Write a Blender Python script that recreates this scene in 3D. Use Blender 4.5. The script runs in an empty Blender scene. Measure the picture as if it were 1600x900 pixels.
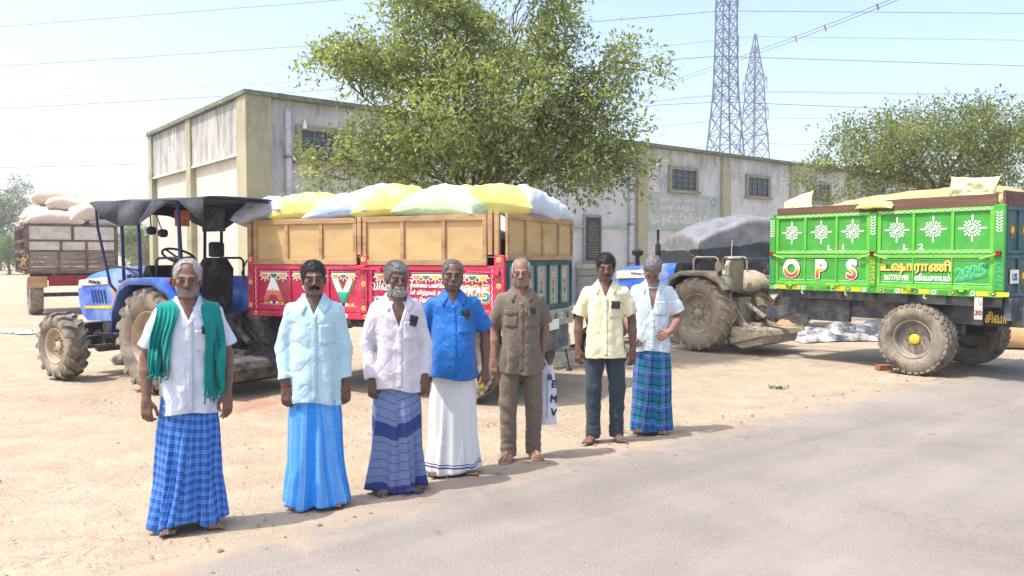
import bpy, math, random
import numpy as np
from mathutils import Vector, Matrix, Euler
from mathutils.bvhtree import BVHTree

# ---------------------------------------------------------------- camera, sky, sun, exposure
scene = bpy.context.scene
COL = scene.collection
FPX, CX, CY, HOR, CAMH = 1236.0, 800.0, 450.0, 400.0, 1.68
PITCH = math.atan((CY - HOR) / FPX)
cam_data = bpy.data.cameras.new('camera')
cam_data.sensor_width = 36.0
cam_data.lens = 36.0 * FPX / 1600.0
cam_data.clip_start = 0.05
cam_data.clip_end = 6000.0
cam = bpy.data.objects.new('camera', cam_data)
cam.location = (0, 0, CAMH)
cam.rotation_euler = (math.pi / 2 - PITCH, 0, 0)
COL.objects.link(cam)
scene.camera = cam

SUN_DIR = Vector((-0.75, -0.26, 1.62)).normalized()          # towards the sun
world = bpy.data.worlds.new('World')
scene.world = world
world.use_nodes = True
wnt = world.node_tree
sky = wnt.nodes.new('ShaderNodeTexSky')
sky.sky_type = 'NISHITA'
sky.sun_disc = False
sky.sun_elevation = math.asin(SUN_DIR.z)
sky.sun_rotation = math.atan2(SUN_DIR.x, SUN_DIR.y)
sky.altitude = 200
sky.air_density = 1.0
sky.dust_density = 4.0
sky.ozone_density = 1.0
wnt.links.new(sky.outputs['Color'], wnt.nodes['Background'].inputs['Color'])
wnt.nodes['Background'].inputs['Strength'].default_value = 0.15

sun_data = bpy.data.lights.new('sun', 'SUN')
sun_data.energy = 2.55
sun_data.angle = math.radians(0.5)
sun_data.color = (1.0, 0.95, 0.87)
sun = bpy.data.objects.new('sun', sun_data)
sun.rotation_euler = SUN_DIR.to_track_quat('Z', 'Y').to_euler()
sun.location = SUN_DIR * 40
COL.objects.link(sun)

scene.render.engine = 'CYCLES'
scene.view_settings.view_transform = 'Standard'
scene.view_settings.look = 'None'
scene.view_settings.gamma = 1.0
scene.view_settings.use_curve_mapping = False
scene.view_settings.exposure = 1.2
scene.cycles.use_denoising = True
scene.cycles.max_bounces = 6
scene.cycles.diffuse_bounces = 3
scene.cycles.glossy_bounces = 2
scene.cycles.transmission_bounces = 3
scene.cycles.transparent_max_bounces = 6
scene.cycles.volume_bounces = 1
scene.cycles.caustics_reflective = False
scene.cycles.caustics_refractive = False

RNG = np.random.RandomState(7)
random.seed(7)
PI = math.pi

# ---------------------------------------------------------------- helpers: places
def ray(x, y):
    cx, cz = (x - CX) / FPX, -(y - CY) / FPX
    c, s = math.cos(PITCH), math.sin(PITCH)
    return Vector((cx, c + cz * s, -s + cz * c))

def G(x, y, z=0.0):                 # photograph point on the ground -> place
    d = ray(x, y)
    return Vector((0, 0, CAMH)) + d * ((z - CAMH) / d.z)

def P(x, y, Y):                     # photograph point at a distance -> place
    d = ray(x, y)
    return Vector((0, 0, CAMH)) + d * (Y / d.y)

# ---------------------------------------------------------------- helpers: objects
def tag(o, label=None, cat=None, group=None, kind=None):
    if label: o['label'] = label
    if cat: o['category'] = cat
    if group: o['group'] = group
    if kind: o['kind'] = kind
    return o

def empty(name, loc=(0, 0, 0), rz=0.0, label=None, cat=None, group=None):
    o = bpy.data.objects.new(name, None)
    o.empty_display_size = 0.1
    o.location = loc
    o.rotation_euler = (0, 0, rz)
    COL.objects.link(o)
    return tag(o, label, cat, group)

def link(name, me, mat, parent=None, bev=0.0, solid=0.0):
    o = bpy.data.objects.new(name, me)
    COL.objects.link(o)
    if mat is not None:
        for m in (mat if isinstance(mat, (list, tuple)) else [mat]):
            me.materials.append(m)
    if parent is not None:
        o.parent = parent
    if solid:
        md = o.modifiers.new('solid', 'SOLIDIFY'); md.thickness = solid; md.offset = 0
    if bev:
        md = o.modifiers.new('bevel', 'BEVEL'); md.width = bev; md.segments = 2
        md.limit_method = 'ANGLE'; md.angle_limit = math.radians(40)
    return o

def npmesh(name, V, F, smooth=True):
    V = np.asarray(V, dtype=np.float32); F = np.asarray(F, dtype=np.int32)
    me = bpy.data.meshes.new(name)
    nv, nf, k = len(V), len(F), F.shape[1]
    me.vertices.add(nv); me.vertices.foreach_set('co', V.ravel())
    me.loops.add(nf * k); me.loops.foreach_set('vertex_index', F.ravel())
    me.polygons.add(nf)
    me.polygons.foreach_set('loop_start', np.arange(0, nf * k, k, dtype=np.int32))
    me.polygons.foreach_set('use_smooth', np.full(nf, bool(smooth)))
    me.update(calc_edges=True)
    return me

def vcol(me, cols, name='Col'):
    a = me.color_attributes.new(name, 'FLOAT_COLOR', 'POINT')
    c = np.ones((len(cols), 4), dtype=np.float32); c[:, :3] = cols
    a.data.foreach_set('color', c.ravel())

def set_uv(me, uv_vert):
    li = np.empty(len(me.loops), dtype=np.int32); me.loops.foreach_get('vertex_index', li)
    l = me.uv_layers.new(name='UVMap')
    l.data.foreach_set('uv', np.asarray(uv_vert, dtype=np.float32)[li].ravel())

class MB:
    """collects boxes, bars, tubes and sheets; build() links them as one mesh object"""
    def __init__(s): s.v = []; s.f = []; s.m = []
    def add(s, vs, fs, mi=0, M=None):
        b = len(s.v)
        s.v += [(M @ Vector(v))[:] for v in vs] if M is not None else [tuple(v) for v in vs]
        s.f += [tuple(b + i for i in f) for f in fs]; s.m += [mi] * len(fs)
        return s
    def box(s, c, d, M=None, mi=0, taper=(1, 1)):
        x, y, z = c; a, b, h = d[0] / 2, d[1] / 2, d[2] / 2
        tx, ty = taper
        vs = [(x - a, y - b, z - h), (x + a, y - b, z - h), (x + a, y + b, z - h), (x - a, y + b, z - h),
              (x - a * tx, y - b * ty, z + h), (x + a * tx, y - b * ty, z + h), (x + a * tx, y + b * ty, z + h), (x - a * tx, y + b * ty, z + h)]
        return s.add(vs, [(0, 3, 2, 1), (4, 5, 6, 7), (0, 1, 5, 4), (1, 2, 6, 5), (2, 3, 7, 6), (3, 0, 4, 7)], mi, M)
    def b2(s, x0, x1, y0, y1, z0, z1, mi=0):
        return s.box(((x0 + x1) / 2, (y0 + y1) / 2, (z0 + z1) / 2), (abs(x1 - x0), abs(y1 - y0), abs(z1 - z0)), None, mi)
    def bar(s, p, q, w, h, up=(0, 0, 1), mi=0):
        p, q = Vector(p), Vector(q); d = q - p; L = d.length; d.normalize()
        u = Vector(up); sd = d.cross(u)
        if sd.length < 1e-5: sd = d.cross(Vector((1, 0, 0)))
        sd.normalize(); u = sd.cross(d)
        M = Matrix((d, sd, u)).transposed().to_4x4(); M.translation = (p + q) / 2
        return s.box((0, 0, 0), (L, w, h), M, mi)
    def tube(s, pts, r, n=8, cap=True, mi=0, closed=False):
        pts = [Vector(p) for p in pts]; k = len(pts)
        rs = r if isinstance(r, (list, tuple)) else [r] * k
        vs, fs = [], []; prev = None
        for i, p in enumerate(pts):
            a = pts[i - 1] if (i > 0 or closed) else p
            b = pts[(i + 1) % k] if (i < k - 1 or closed) else p
            t = (b - a).normalized()
            if prev is None:
                ref = Vector((0, 0, 1)) if abs(t.z) < .9 else Vector((1, 0, 0))
                u = t.cross(ref).normalized()
            else:
                u = (prev - t * prev.dot(t))
                u = u.normalized() if u.length > 1e-6 else t.orthogonal().normalized()
            prev = u; w = t.cross(u)
            for j in range(n):
                an = 2 * PI * j / n
                vs.append(p + (u * math.cos(an) + w * math.sin(an)) * rs[i])
        for i in range(k if closed else k - 1):
            for j in range(n):
                a, b = i * n + j, i * n + (j + 1) % n
                c, d = ((i + 1) % k) * n + (j + 1) % n, ((i + 1) % k) * n + j
                fs.append((a, b, c, d))
        if cap and not closed:
            fs.append(tuple(range(n - 1, -1, -1))); fs.append(tuple(range((k - 1) * n, k * n)))
        return s.add(vs, fs, mi)
    def cyl(s, p, q, r0, r1=None, n=16, mi=0):
        return s.tube([p, q], [r0, r0 if r1 is None else r1], n, True, mi)
    def lathe(s, prof, n=24, M=None, mi=0, closed=False):      # profile of (r, y) about the y axis
        vs, fs = [], []; k = len(prof)
        for r, y in prof:
            for j in range(n):
                a = 2 * PI * j / n; vs.append((r * math.cos(a), y, r * math.sin(a)))
        for i in range(k if closed else k - 1):
            for j in range(n):
                i2 = (i + 1) % k
                fs.append((i * n + j, i2 * n + j, i2 * n + (j + 1) % n, i * n + (j + 1) % n))
        return s.add(vs, fs, mi, M)
    def grid(s, fn, nu, nv, mi=0, wrapu=False):
        vs = [fn(i / (nu if wrapu else nu - 1), j / (nv - 1)) for j in range(nv) for i in range(nu)]
        fs = []
        for j in range(nv - 1):
            for i in range(nu if wrapu else nu - 1):
                i2 = (i + 1) % nu
                fs.append((j * nu + i, j * nu + i2, (j + 1) * nu + i2, (j + 1) * nu + i))
        return s.add(vs, fs, mi)
    def prism(s, poly, y0, y1, M=None, mi=0):                  # outline in x,z pushed along y
        n = len(poly)
        vs = [(x, y0, z) for x, z in poly] + [(x, y1, z) for x, z in poly]
        fs = [tuple(range(n)), tuple(range(2 * n - 1, n - 1, -1))]
        fs += [(i, n + i, n + (i + 1) % n, (i + 1) % n) for i in range(n)]
        return s.add(vs, fs, mi, M)
    def mesh(s, name='m', smooth=35):
        me = bpy.data.meshes.new(name)
        me.from_pydata(s.v, [], s.f)
        if any(s.m): me.polygons.foreach_set('material_index', s.m)
        if smooth:
            me.polygons.foreach_set('use_smooth', [True] * len(s.f))
            me.set_sharp_from_angle(angle=math.radians(smooth))
        me.update()
        return me
    def build(s, name, mat, parent=None, bev=0.0, smooth=35, solid=0.0):
        return link(name, s.mesh(name, smooth), mat, parent, bev, solid)

def copy_tree(o, parent=None):
    c = o.copy(); COL.objects.link(c); c.parent = parent
    for ch in list(o.children): copy_tree(ch, c)
    return c

# ---------------------------------------------------------------- helpers: noise and fields
def vnoise(x, y, z, seed=0):
    """smooth value noise, arrays in, about -1..1 out"""
    x, y, z = np.broadcast_arrays(np.asarray(x, float), np.asarray(y, float), np.asarray(z, float))
    xi, yi, zi = np.floor(x), np.floor(y), np.floor(z)
    fx, fy, fz = x - xi, y - yi, z - zi
    fx, fy, fz = fx * fx * (3 - 2 * fx), fy * fy * (3 - 2 * fy), fz * fz * (3 - 2 * fz)
    xi, yi, zi = xi.astype(np.int64), yi.astype(np.int64), zi.astype(np.int64)
    def h(a, b, c):
        n = (a * 374761393 + b * 668265263 + c * 2147483647 + seed * 144665) & 0x7fffffff
        n = ((n ^ (n >> 13)) * 1274126177) & 0x7fffffff
        n = n ^ (n >> 16)
        return (n & 0xffff) / 32767.5 - 1.0
    r = 0
    for a in (0, 1):
        wa = fx if a else 1 - fx
        for b in (0, 1):
            wb = fy if b else 1 - fy
            for c in (0, 1):
                r = r + wa * wb * (fz if c else 1 - fz) * h(xi + a, yi + b, zi + c)
    return r

def fbm(x, y, z, seed=0, o=3):
    r, a, f = 0, 1.0, 1.0
    for i in range(o):
        r = r + a * vnoise(x * f, y * f, z * f, seed + i * 17); a *= .5; f *= 2.03
    return r

def surface_nets(D, xs, ys, zs):
    S = D < 0
    c = S[:-1, :-1, :-1].astype(np.int8)
    tot = np.zeros_like(c)
    for i in (0, 1):
        for j in (0, 1):
            for k in (0, 1):
                tot += S[i:S.shape[0] - 1 + i, j:S.shape[1] - 1 + j, k:S.shape[2] - 1 + k]
    ci, cj, ck = np.nonzero((tot > 0) & (tot < 8))
    idx = np.full(tot.shape, -1, dtype=np.int64); idx[ci, cj, ck] = np.arange(len(ci))
    acc = np.zeros((len(ci), 3)); cnt = np.zeros(len(ci))
    corners = [(a, b, d) for a in (0, 1) for b in (0, 1) for d in (0, 1)]
    for p in corners:
        for ax in range(3):
            if p[ax]: continue
            q = list(p); q[ax] = 1
            d0 = D[ci + p[0], cj + p[1], ck + p[2]]; d1 = D[ci + q[0], cj + q[1], ck + q[2]]
            m = (d0 < 0) != (d1 < 0)
            t = np.where(m, d0 / np.where(m, d0 - d1, 1), 0)
            P0 = np.stack([xs[ci + p[0]], ys[cj + p[1]], zs[ck + p[2]]], 1)
            P1 = np.stack([xs[ci + q[0]], ys[cj + q[1]], zs[ck + q[2]]], 1)
            acc += np.where(m[:, None], P0 + (P1 - P0) * t[:, None], 0); cnt += m
    V = acc / cnt[:, None]
    F = []
    nx, ny, nz = D.shape
    e = S[:-1, 1:-1, 1:-1] != S[1:, 1:-1, 1:-1]
    i, j, k = np.nonzero(e); j += 1; k += 1
    q = np.stack([idx[i, j - 1, k - 1], idx[i, j, k - 1], idx[i, j, k], idx[i, j - 1, k]], 1)
    f = S[i, j, k]; F.append(np.where(f[:, None], q, q[:, ::-1]))
    e = S[1:-1, :-1, 1:-1] != S[1:-1, 1:, 1:-1]
    i, j, k = np.nonzero(e); i += 1; k += 1
    q = np.stack([idx[i - 1, j, k - 1], idx[i - 1, j, k], idx[i, j, k], idx[i, j, k - 1]], 1)
    f = S[i, j, k]; F.append(np.where(f[:, None], q, q[:, ::-1]))
    e = S[1:-1, 1:-1, :-1] != S[1:-1, 1:-1, 1:]
    i, j, k = np.nonzero(e); i += 1; j += 1
    q = np.stack([idx[i - 1, j - 1, k], idx[i, j - 1, k], idx[i, j, k], idx[i - 1, j, k]], 1)
    f = S[i, j, k]; F.append(np.where(f[:, None], q, q[:, ::-1]))
    return V, np.concatenate(F)

# ---------------------------------------------------------------- helpers: lettering
def letter_mesh(body, size, grow=0.0, thick=0.004, slant=0.0, cell=None, bold=False):
    """flat lettering standing in the x,z plane, centred on x, base line at z = 0, facing -y"""
    c = bpy.data.curves.new('lettering', 'FONT'); c.body = body; c.size = size; c.fill_mode = 'NONE'
    c.resolution_u = 3; c.align_x = 'CENTER'; c.shear = slant
    o = bpy.data.objects.new('lettering', c); COL.objects.link(o)
    bpy.context.view_layer.update()
    me = bpy.data.meshes.new_from_object(o.evaluated_get(bpy.context.evaluated_depsgraph_get()))
    bpy.data.objects.remove(o); bpy.data.curves.remove(c)
    co = np.empty(len(me.vertices) * 3); me.vertices.foreach_get('co', co); co = co.reshape(-1, 3)[:, :2]
    ed = np.empty(len(me.edges) * 2, dtype=np.int32); me.edges.foreach_get('vertices', ed); ed = ed.reshape(-1, 2)
    bpy.data.meshes.remove(me)
    A, B = co[ed[:, 0]], co[ed[:, 1]]
    h = cell or size / 46
    m = grow + 3 * h
    lo, hi = co.min(0) - m, co.max(0) + m
    xs = np.arange(lo[0], hi[0], h); zs = np.arange(lo[1], hi[1], h)
    best = np.full((len(xs), len(zs)), (4 * m) ** 2); wind = np.zeros((len(xs), len(zs)), np.int16)
    for a, b in zip(A, B):
        ab = b - a; L = ab @ ab
        if L < 1e-14: continue
        mn, mx = np.minimum(a, b) - m, np.maximum(a, b) + m
        i0, i1 = np.searchsorted(xs, (mn[0], mx[0])); k0, k1 = np.searchsorted(zs, (mn[1], mx[1]))
        px, pz = xs[i0:i1, None] - a[0], zs[None, k0:k1] - a[1]
        t = np.clip((px * ab[0] + pz * ab[1]) / L, 0, 1)
        best[i0:i1, k0:k1] = np.minimum(best[i0:i1, k0:k1], (px - t * ab[0]) ** 2 + (pz - t * ab[1]) ** 2)
        if a[1] != b[1]:
            lo_, hi_ = min(a[1], b[1]), max(a[1], b[1])
            k0, k1 = np.searchsorted(zs, (lo_, hi_), 'left')
            if k1 > k0:
                xc = a[0] + (zs[k0:k1] - a[1]) * ab[0] / ab[1]
                wind[:, k0:k1] += np.where(xs[:, None] < xc[None, :], 1 if b[1] > a[1] else -1, 0).astype(np.int16)
    d = np.sqrt(best) * np.where(wind != 0, -1, 1) - grow
    ys = np.array([-1.5, -.5, .5, 1.5]) * thick
    D = np.repeat(d[:, None, :], 4, 1)
    D[:, 0, :] = np.maximum(D[:, 0, :], thick); D[:, 3, :] = np.maximum(D[:, 3, :], thick)
    V, F = surface_nets(D, xs, ys, zs)
    V[:, 1] = np.where(V[:, 1] < 0, -thick / 2, thick / 2)
    return npmesh('lettering', V, F, False)

def lettering(body, size, mat, parent, loc, grow=0.0, rot=(0, 0, 0), name='lettering', thick=0.004, slant=0.0, sx=1.0, cell=None):
    o = link(name, letter_mesh(body, size, grow, thick, slant, cell), mat, parent)
    o.location = loc; o.rotation_euler = rot; o.scale = (sx, 1, 1)
    return o
# ---------------------------------------------------------------- materials
def srgb(r, g, b):
    f = lambda c: (c / 255) / 12.92 if c / 255 <= .04045 else ((c / 255 + .055) / 1.055) ** 2.4
    return (f(r), f(g), f(b), 1.0)

class NT:
    def __init__(s, name):
        s.m = bpy.data.materials.new(name); s.m.use_nodes = True
        s.t = s.m.node_tree; s.b = s.t.nodes['Principled BSDF']
        s.b.inputs['Specular IOR Level'].default_value = 0.3
    def n(s, typ, **kw):
        nd = s.t.nodes.new(typ)
        for k, v in kw.items(): setattr(nd, k, v)
        return nd
    def l(s, a, b): s.t.links.new(a, b)
    def coord(s, kind='Object', scale=(1, 1, 1), rot=(0, 0, 0)):
        tc = s.n('ShaderNodeTexCoord'); mp = s.n('ShaderNodeMapping')
        mp.inputs['Scale'].default_value = scale; mp.inputs['Rotation'].default_value = rot
        s.l(tc.outputs[kind], mp.inputs['Vector']); return mp.outputs['Vector']
    def noise(s, vec, scale, detail=4, rough=.55, out='Fac', dist=0.0):
        nd = s.n('ShaderNodeTexNoise'); nd.inputs['Scale'].default_value = scale
        nd.inputs['Detail'].default_value = detail; nd.inputs['Roughness'].default_value = rough
        nd.inputs['Distortion'].default_value = dist
        if vec is not None: s.l(vec, nd.inputs['Vector'])
        return nd.outputs[out]
    def ramp(s, fac, stops, interp='LINEAR'):
        r = s.n('ShaderNodeValToRGB'); cr = r.color_ramp; cr.interpolation = interp
        while len(cr.elements) < len(stops): cr.elements.new(.5)
        for e, (p, c) in zip(cr.elements, stops):
            e.position = p; e.color = c if len(c) == 4 else (*c, 1)
        if fac is not None: s.l(fac, r.inputs['Fac'])
        return r.outputs['Color']
    def mix(s, fac, a, b, mode='MIX'):
        m = s.n('ShaderNodeMix', data_type='RGBA', blend_type=mode)
        for sock, val in ((m.inputs['Factor'], fac), (m.inputs['A'], a), (m.inputs['B'], b)):
            if hasattr(val, 'is_output') or hasattr(val, 'links'): s.l(val, sock)
            else: sock.default_value = val
        return m.outputs['Result']
    def math(s, op, a, b=None, clamp=False):
        m = s.n('ShaderNodeMath', operation=op, use_clamp=clamp)
        for i, v in enumerate((a, b)):
            if v is None: continue
            if hasattr(v, 'links'): s.l(v, m.inputs[i])
            else: m.inputs[i].default_value = v
        return m.outputs[0]
    def bump(s, h, strength=.3, dist=.01):
        b = s.n('ShaderNodeBump'); b.inputs['Strength'].default_value = strength; b.inputs['Distance'].default_value = dist
        s.l(h, b.inputs['Height']); s.l(b.outputs['Normal'], s.b.inputs['Normal'])
    def col(s, c):
        if hasattr(c, 'links'): s.l(c, s.b.inputs['Base Color'])
        else: s.b.inputs['Base Color'].default_value = c
        return s
    def set(s, rough=.7, metal=0.0, spec=.3):
        s.b.inputs['Roughness'].default_value = rough; s.b.inputs['Metallic'].default_value = metal
        s.b.inputs['Specular IOR Level'].default_value = spec
        return s

BW = lambda v: (v, v, v, 1)

def mk(name, c, rough=.7, metal=0.0, var=.18, scale=5.0, bump=.15, bscale=60, dist=.004, dust=0.0, dustc=None, dscale=3.0, stretch=(1, 1, 1), spec=.3):
    """painted or bare surface with uneven tone, optional dust and wear in patches"""
    t = NT(name); c = c if len(c) == 4 else (*c, 1)
    v = t.coord('Object', stretch)
    nz = t.noise(v, scale, 5, .6)
    lo = tuple(max(0, x * (1 - var)) for x in c[:3]); hi = tuple(min(1, x * (1 + var)) for x in c[:3])
    cc = t.ramp(nz, [(.3, lo), (.7, hi)])
    if dust:
        dm = t.ramp(t.noise(v, dscale, 6, .65, dist=.4), [(.62 - dust * .45, BW(0)), (.8 - dust * .25, BW(1))])
        cc = t.mix(dm, cc, dustc or srgb(176, 160, 138))
    t.col(cc).set(rough, metal, spec)
    if bump: t.bump(t.noise(v, bscale, 4, .6), bump, dist)
    return t.m

def mk_skin(name, c):
    t = NT(name)
    at = t.n('ShaderNodeAttribute', attribute_name='Col')
    v = t.coord('Object')
    nz = t.ramp(t.noise(v, 45, 4, .6), [(.3, BW(.82)), (.7, BW(1.12))])
    cc = t.mix(1.0, at.outputs['Color'], nz, 'MULTIPLY')
    t.col(cc).set(.5, 0, .28)
    t.bump(t.noise(v, 260, 3, .6), .35, .002)
    t.b.inputs['Subsurface Weight'].default_value = .04
    t.b.inputs['Subsurface Radius'].default_value = (.01, .004, .002)
    return t.m

def mk_cloth(name, c, rough=.85, var=.05, weave=900, fold=0.3, extra=None, spec=.15, trans=0.0):
    t = NT(name); c = c if len(c) == 4 else (*c, 1)
    v = t.coord('Object')
    lo = tuple(x * (1 - var) for x in c[:3]); hi = tuple(min(1, x * (1 + var)) for x in c[:3])
    cc = t.ramp(t.noise(v, 9, 3, .5), [(.3, lo), (.7, hi)])
    if extra: cc = extra(t, cc, v)
    t.col(cc).set(rough, 0, spec)
    b1 = t.noise(t.coord('Object', (1, 1, .45)), 14, 4, .55, dist=1.2)
    b2 = t.noise(t.coord('Object', (1, 1, .7), (.3, .4, .2)), 34, 4, .6, dist=1.8)
    t.bump(t.math('ADD', b1, t.math('MULTIPLY', b2, .18)), fold * 1.25, .03)
    t.b.inputs['Sheen Weight'].default_value = .15
    return t.m

def stripes(t, sock, period, stops):
    f = t.math('FRACT', t.math('DIVIDE', sock, period))
    return t.ramp(f, stops, 'CONSTANT')

def mk_check(name, up, us, vp, vs, wfac=.5, fold=.25, rough=.85):
    """woven check: warp stripes along u, weft stripes along v, both in metres"""
    t = NT(name)
    uv = t.n('ShaderNodeUVMap'); uv.uv_map = 'UVMap'
    sp = t.n('ShaderNodeSeparateXYZ'); t.l(uv.outputs['UV'], sp.inputs[0])
    a = stripes(t, sp.outputs[0], up, us); b = stripes(t, sp.outputs[1], vp, vs)
    cc = t.mix(wfac, a, b)
    v = t.coord('Object')
    cc = t.mix(1.0, cc, t.ramp(t.noise(v, 12, 4, .6), [(.3, BW(.88)), (.7, BW(1.06))]), 'MULTIPLY')
    t.col(cc).set(rough, 0, .12)
    t.bump(t.noise(t.coord('Object', (1, 1, .3)), 16, 3, .5, dist=.6), fold, .03)
    t.b.inputs['Sheen Weight'].default_value = .1
    return t.m

def mk_grad(name, stops, z0, z1, rough=.5):
    """paint graded by the letter's own height"""
    t = NT(name)
    tc = t.n('ShaderNodeTexCoord'); sp = t.n('ShaderNodeSeparateXYZ'); t.l(tc.outputs['Object'], sp.inputs[0])
    f = t.math('DIVIDE', t.math('SUBTRACT', sp.outputs[2], z0), z1 - z0, True)
    t.col(t.ramp(f, stops)).set(rough)
    return t.m

M = {}
M['rubber'] = mk('rubber', srgb(70, 68, 66), .85, var=.3, scale=6, bump=.4, bscale=40, dist=.006, dust=.75, dustc=srgb(150, 138, 122), dscale=5)
M['rubber_mud'] = mk('rubber_mud', srgb(96, 88, 78), .95, var=.3, scale=7, bump=.8, bscale=22, dist=.02, dust=.95, dustc=srgb(158, 143, 122), dscale=4)
M['rim_tan'] = mk('rim_tan', srgb(185, 165, 140), .7, var=.2, dust=.4, dustc=srgb(140, 122, 100))
M['rim_grey'] = mk('rim_grey', srgb(120, 115, 110), .7, var=.25, dust=.5, dustc=srgb(165, 152, 135))
M['mud'] = mk('mud', srgb(156, 143, 124), .95, var=.25, scale=6, bump=.7, bscale=18, dist=.02, dust=.5, dustc=srgb(182, 168, 148), dscale=7)
M['tr_blue'] = mk('tractor_blue', srgb(48, 98, 190), .35, var=.12, dust=.42, dustc=srgb(140, 158, 190), dscale=2.6, spec=.5)
M['tr_blue2'] = mk('tractor_blue_b', srgb(30, 90, 190), .4, var=.12, dust=.4, dustc=srgb(150, 150, 150), spec=.5)
M['dark_metal'] = mk('dark_metal', srgb(52, 54, 60), .6, var=.3, dust=.45, dustc=srgb(112, 104, 95), dscale=6)
M['black'] = mk('black_plastic', srgb(32, 33, 36), .55, var=.3, dust=.25, dustc=srgb(90, 85, 80))
M['grey_metal'] = mk('grey_metal', srgb(110, 112, 115), .55, .3, var=.25, dust=.35, dustc=srgb(140, 130, 118))
M['chassis'] = mk('chassis', srgb(70, 76, 86), .65, var=.3, dust=.45, dustc=srgb(128, 122, 112), dscale=4)
M['canopy'] = mk('canopy_cloth', srgb(52, 55, 62), .75, var=.2, scale=9, bump=.3, bscale=14, dist=.02, dust=.35, dustc=srgb(92, 94, 100))
M['red'] = mk('red_paint', srgb(198, 44, 82), .45, var=.1, scale=7, dust=.24, dustc=srgb(190, 104, 110), dscale=5, spec=.4)
M['red_d'] = mk('red_paint_dark', srgb(176, 36, 72), .45, var=.12, dust=.26, dustc=srgb(172, 96, 102), dscale=5, spec=.4)
M['green'] = mk('green_paint', srgb(96, 180, 58), .42, var=.12, scale=5, dust=.26, dustc=srgb(128, 182, 96), dscale=4, spec=.4)
M['green_d'] = mk('green_paint_dark', srgb(66, 156, 58), .42, var=.12, scale=5, dust=.26, dustc=srgb(104, 160, 86), dscale=4, spec=.4)
M['green_l'] = mk('green_paint_light', srgb(128, 206, 66), .42, var=.08, dust=.1, dustc=srgb(150, 200, 110), spec=.4)
M['teal_d'] = mk('dark_teal_paint', srgb(24, 84, 92), .5, var=.2, dust=.3, dustc=srgb(110, 120, 118))
M['pale'] = mk('pale_panel', srgb(176, 172, 160), .7, var=.14, dust=.4, dustc=srgb(140, 132, 118))
M['ply'] = mk('plywood', srgb(194, 164, 114), .7, var=.1, scale=2.2, bump=.1, bscale=30, dust=.3, dustc=srgb(176, 146, 100), dscale=2.0, stretch=(1, 1, 2.2))
M['timber'] = mk('timber', srgb(178, 144, 104), .75, var=.22, scale=9, bump=.3, bscale=40, dust=.32, dustc=srgb(130, 96, 66), dscale=4, stretch=(.4, 1, 1.6))
M['timber_old'] = mk('old_timber', srgb(112, 84, 70), .85, var=.3, scale=8, bump=.5, bscale=30, dust=.4, dustc=srgb(92, 68, 58), dscale=3, stretch=(.25, 1, 2))
M['brown_paint'] = mk('brown_paint', srgb(96, 72, 68), .7, var=.2, dust=.35, dustc=srgb(140, 125, 110))
M['brown_board'] = mk('weathered_board', srgb(112, 98, 92), .85, var=.25, scale=6, bump=.4, dust=.5, dustc=srgb(148, 138, 128), stretch=(.3, 1, 3))
M['pale_sheet'] = mk('pale_sheet', srgb(198, 194, 186), .7, var=.1, dust=.35, dustc=srgb(165, 155, 142))
M['white'] = mk('white_paint', srgb(236, 236, 230), .5, var=.06, bump=.05)
M['yellow'] = mk('yellow_paint', srgb(235, 190, 50), .5, var=.1, bump=.05)
M['orange'] = mk('orange_paint', srgb(232, 150, 52), .5, var=.1, bump=.05)
M['leafgreen'] = mk('motif_green', srgb(70, 140, 60), .5, var=.15, bump=.05)
M['olive'] = mk('motif_olive', srgb(120, 110, 60), .6, var=.25, bump=.05)
M['tealp'] = mk('motif_teal', srgb(40, 160, 140), .5, var=.1, bump=.05)
M['navy'] = mk('navy_paint', srgb(36, 40, 84), .5, var=.1, bump=.05)
M['maroon'] = mk('maroon_paint', srgb(130, 30, 40), .5, var=.1, bump=.05)
M['text_dark'] = mk('letter_shadow', srgb(50, 45, 40), .6, var=.1, bump=.02)
M['letter_outline'] = mk('letter_outline', srgb(225, 205, 120), .6, var=.1, bump=.02)
M['gold'] = mk('gold_letter', srgb(226, 188, 92), .5, var=.1, bump=.05)
M['silver'] = mk('silver_metal', srgb(170, 172, 172), .35, .7, var=.15)
M['glass_dark'] = mk('glass_dark', srgb(40, 44, 52), .15, var=.2, bump=0, spec=.6)
M['brick'] = mk('brick_red', srgb(158, 96, 74), .9, var=.2, bump=.6, bscale=40)
M['galv'] = mk('galvanised', srgb(74, 82, 98), .6, .0, var=.15, bump=0)
M['wire'] = mk('wire', srgb(34, 36, 44), .6, var=.05, bump=0)
# ================================================================ the setting
# ---------------------------------------------------------------- ground
def axis(lo, hi, step, far, grow=1.22):
    a = list(np.arange(lo, hi + step / 2, step))
    s, x = step, a[0]
    left = []
    while x > -far:
        s *= grow; x -= s; left.append(x)
    s, x = step, a[-1]
    right = []
    while x < far:
        s *= grow; x += s; right.append(x)
    return np.array(left[::-1] + a + right)

def ground_z(X, Y):
    r = np.hypot(X, Y - 9)
    near = np.clip(1.3 - r / 40, .15, 1)
    z = fbm(X * .9, Y * .9, 0, 3, 3) * .006 + fbm(X * 5, Y * 5, 0, 9, 2) * .0035 * near
    rut = np.sin((X * .78 - Y * .2) * 2.6 + vnoise(X * .5, Y * .5, 0, 5) * 2) * .003
    return np.minimum(z + rut - .012, -.002)

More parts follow.
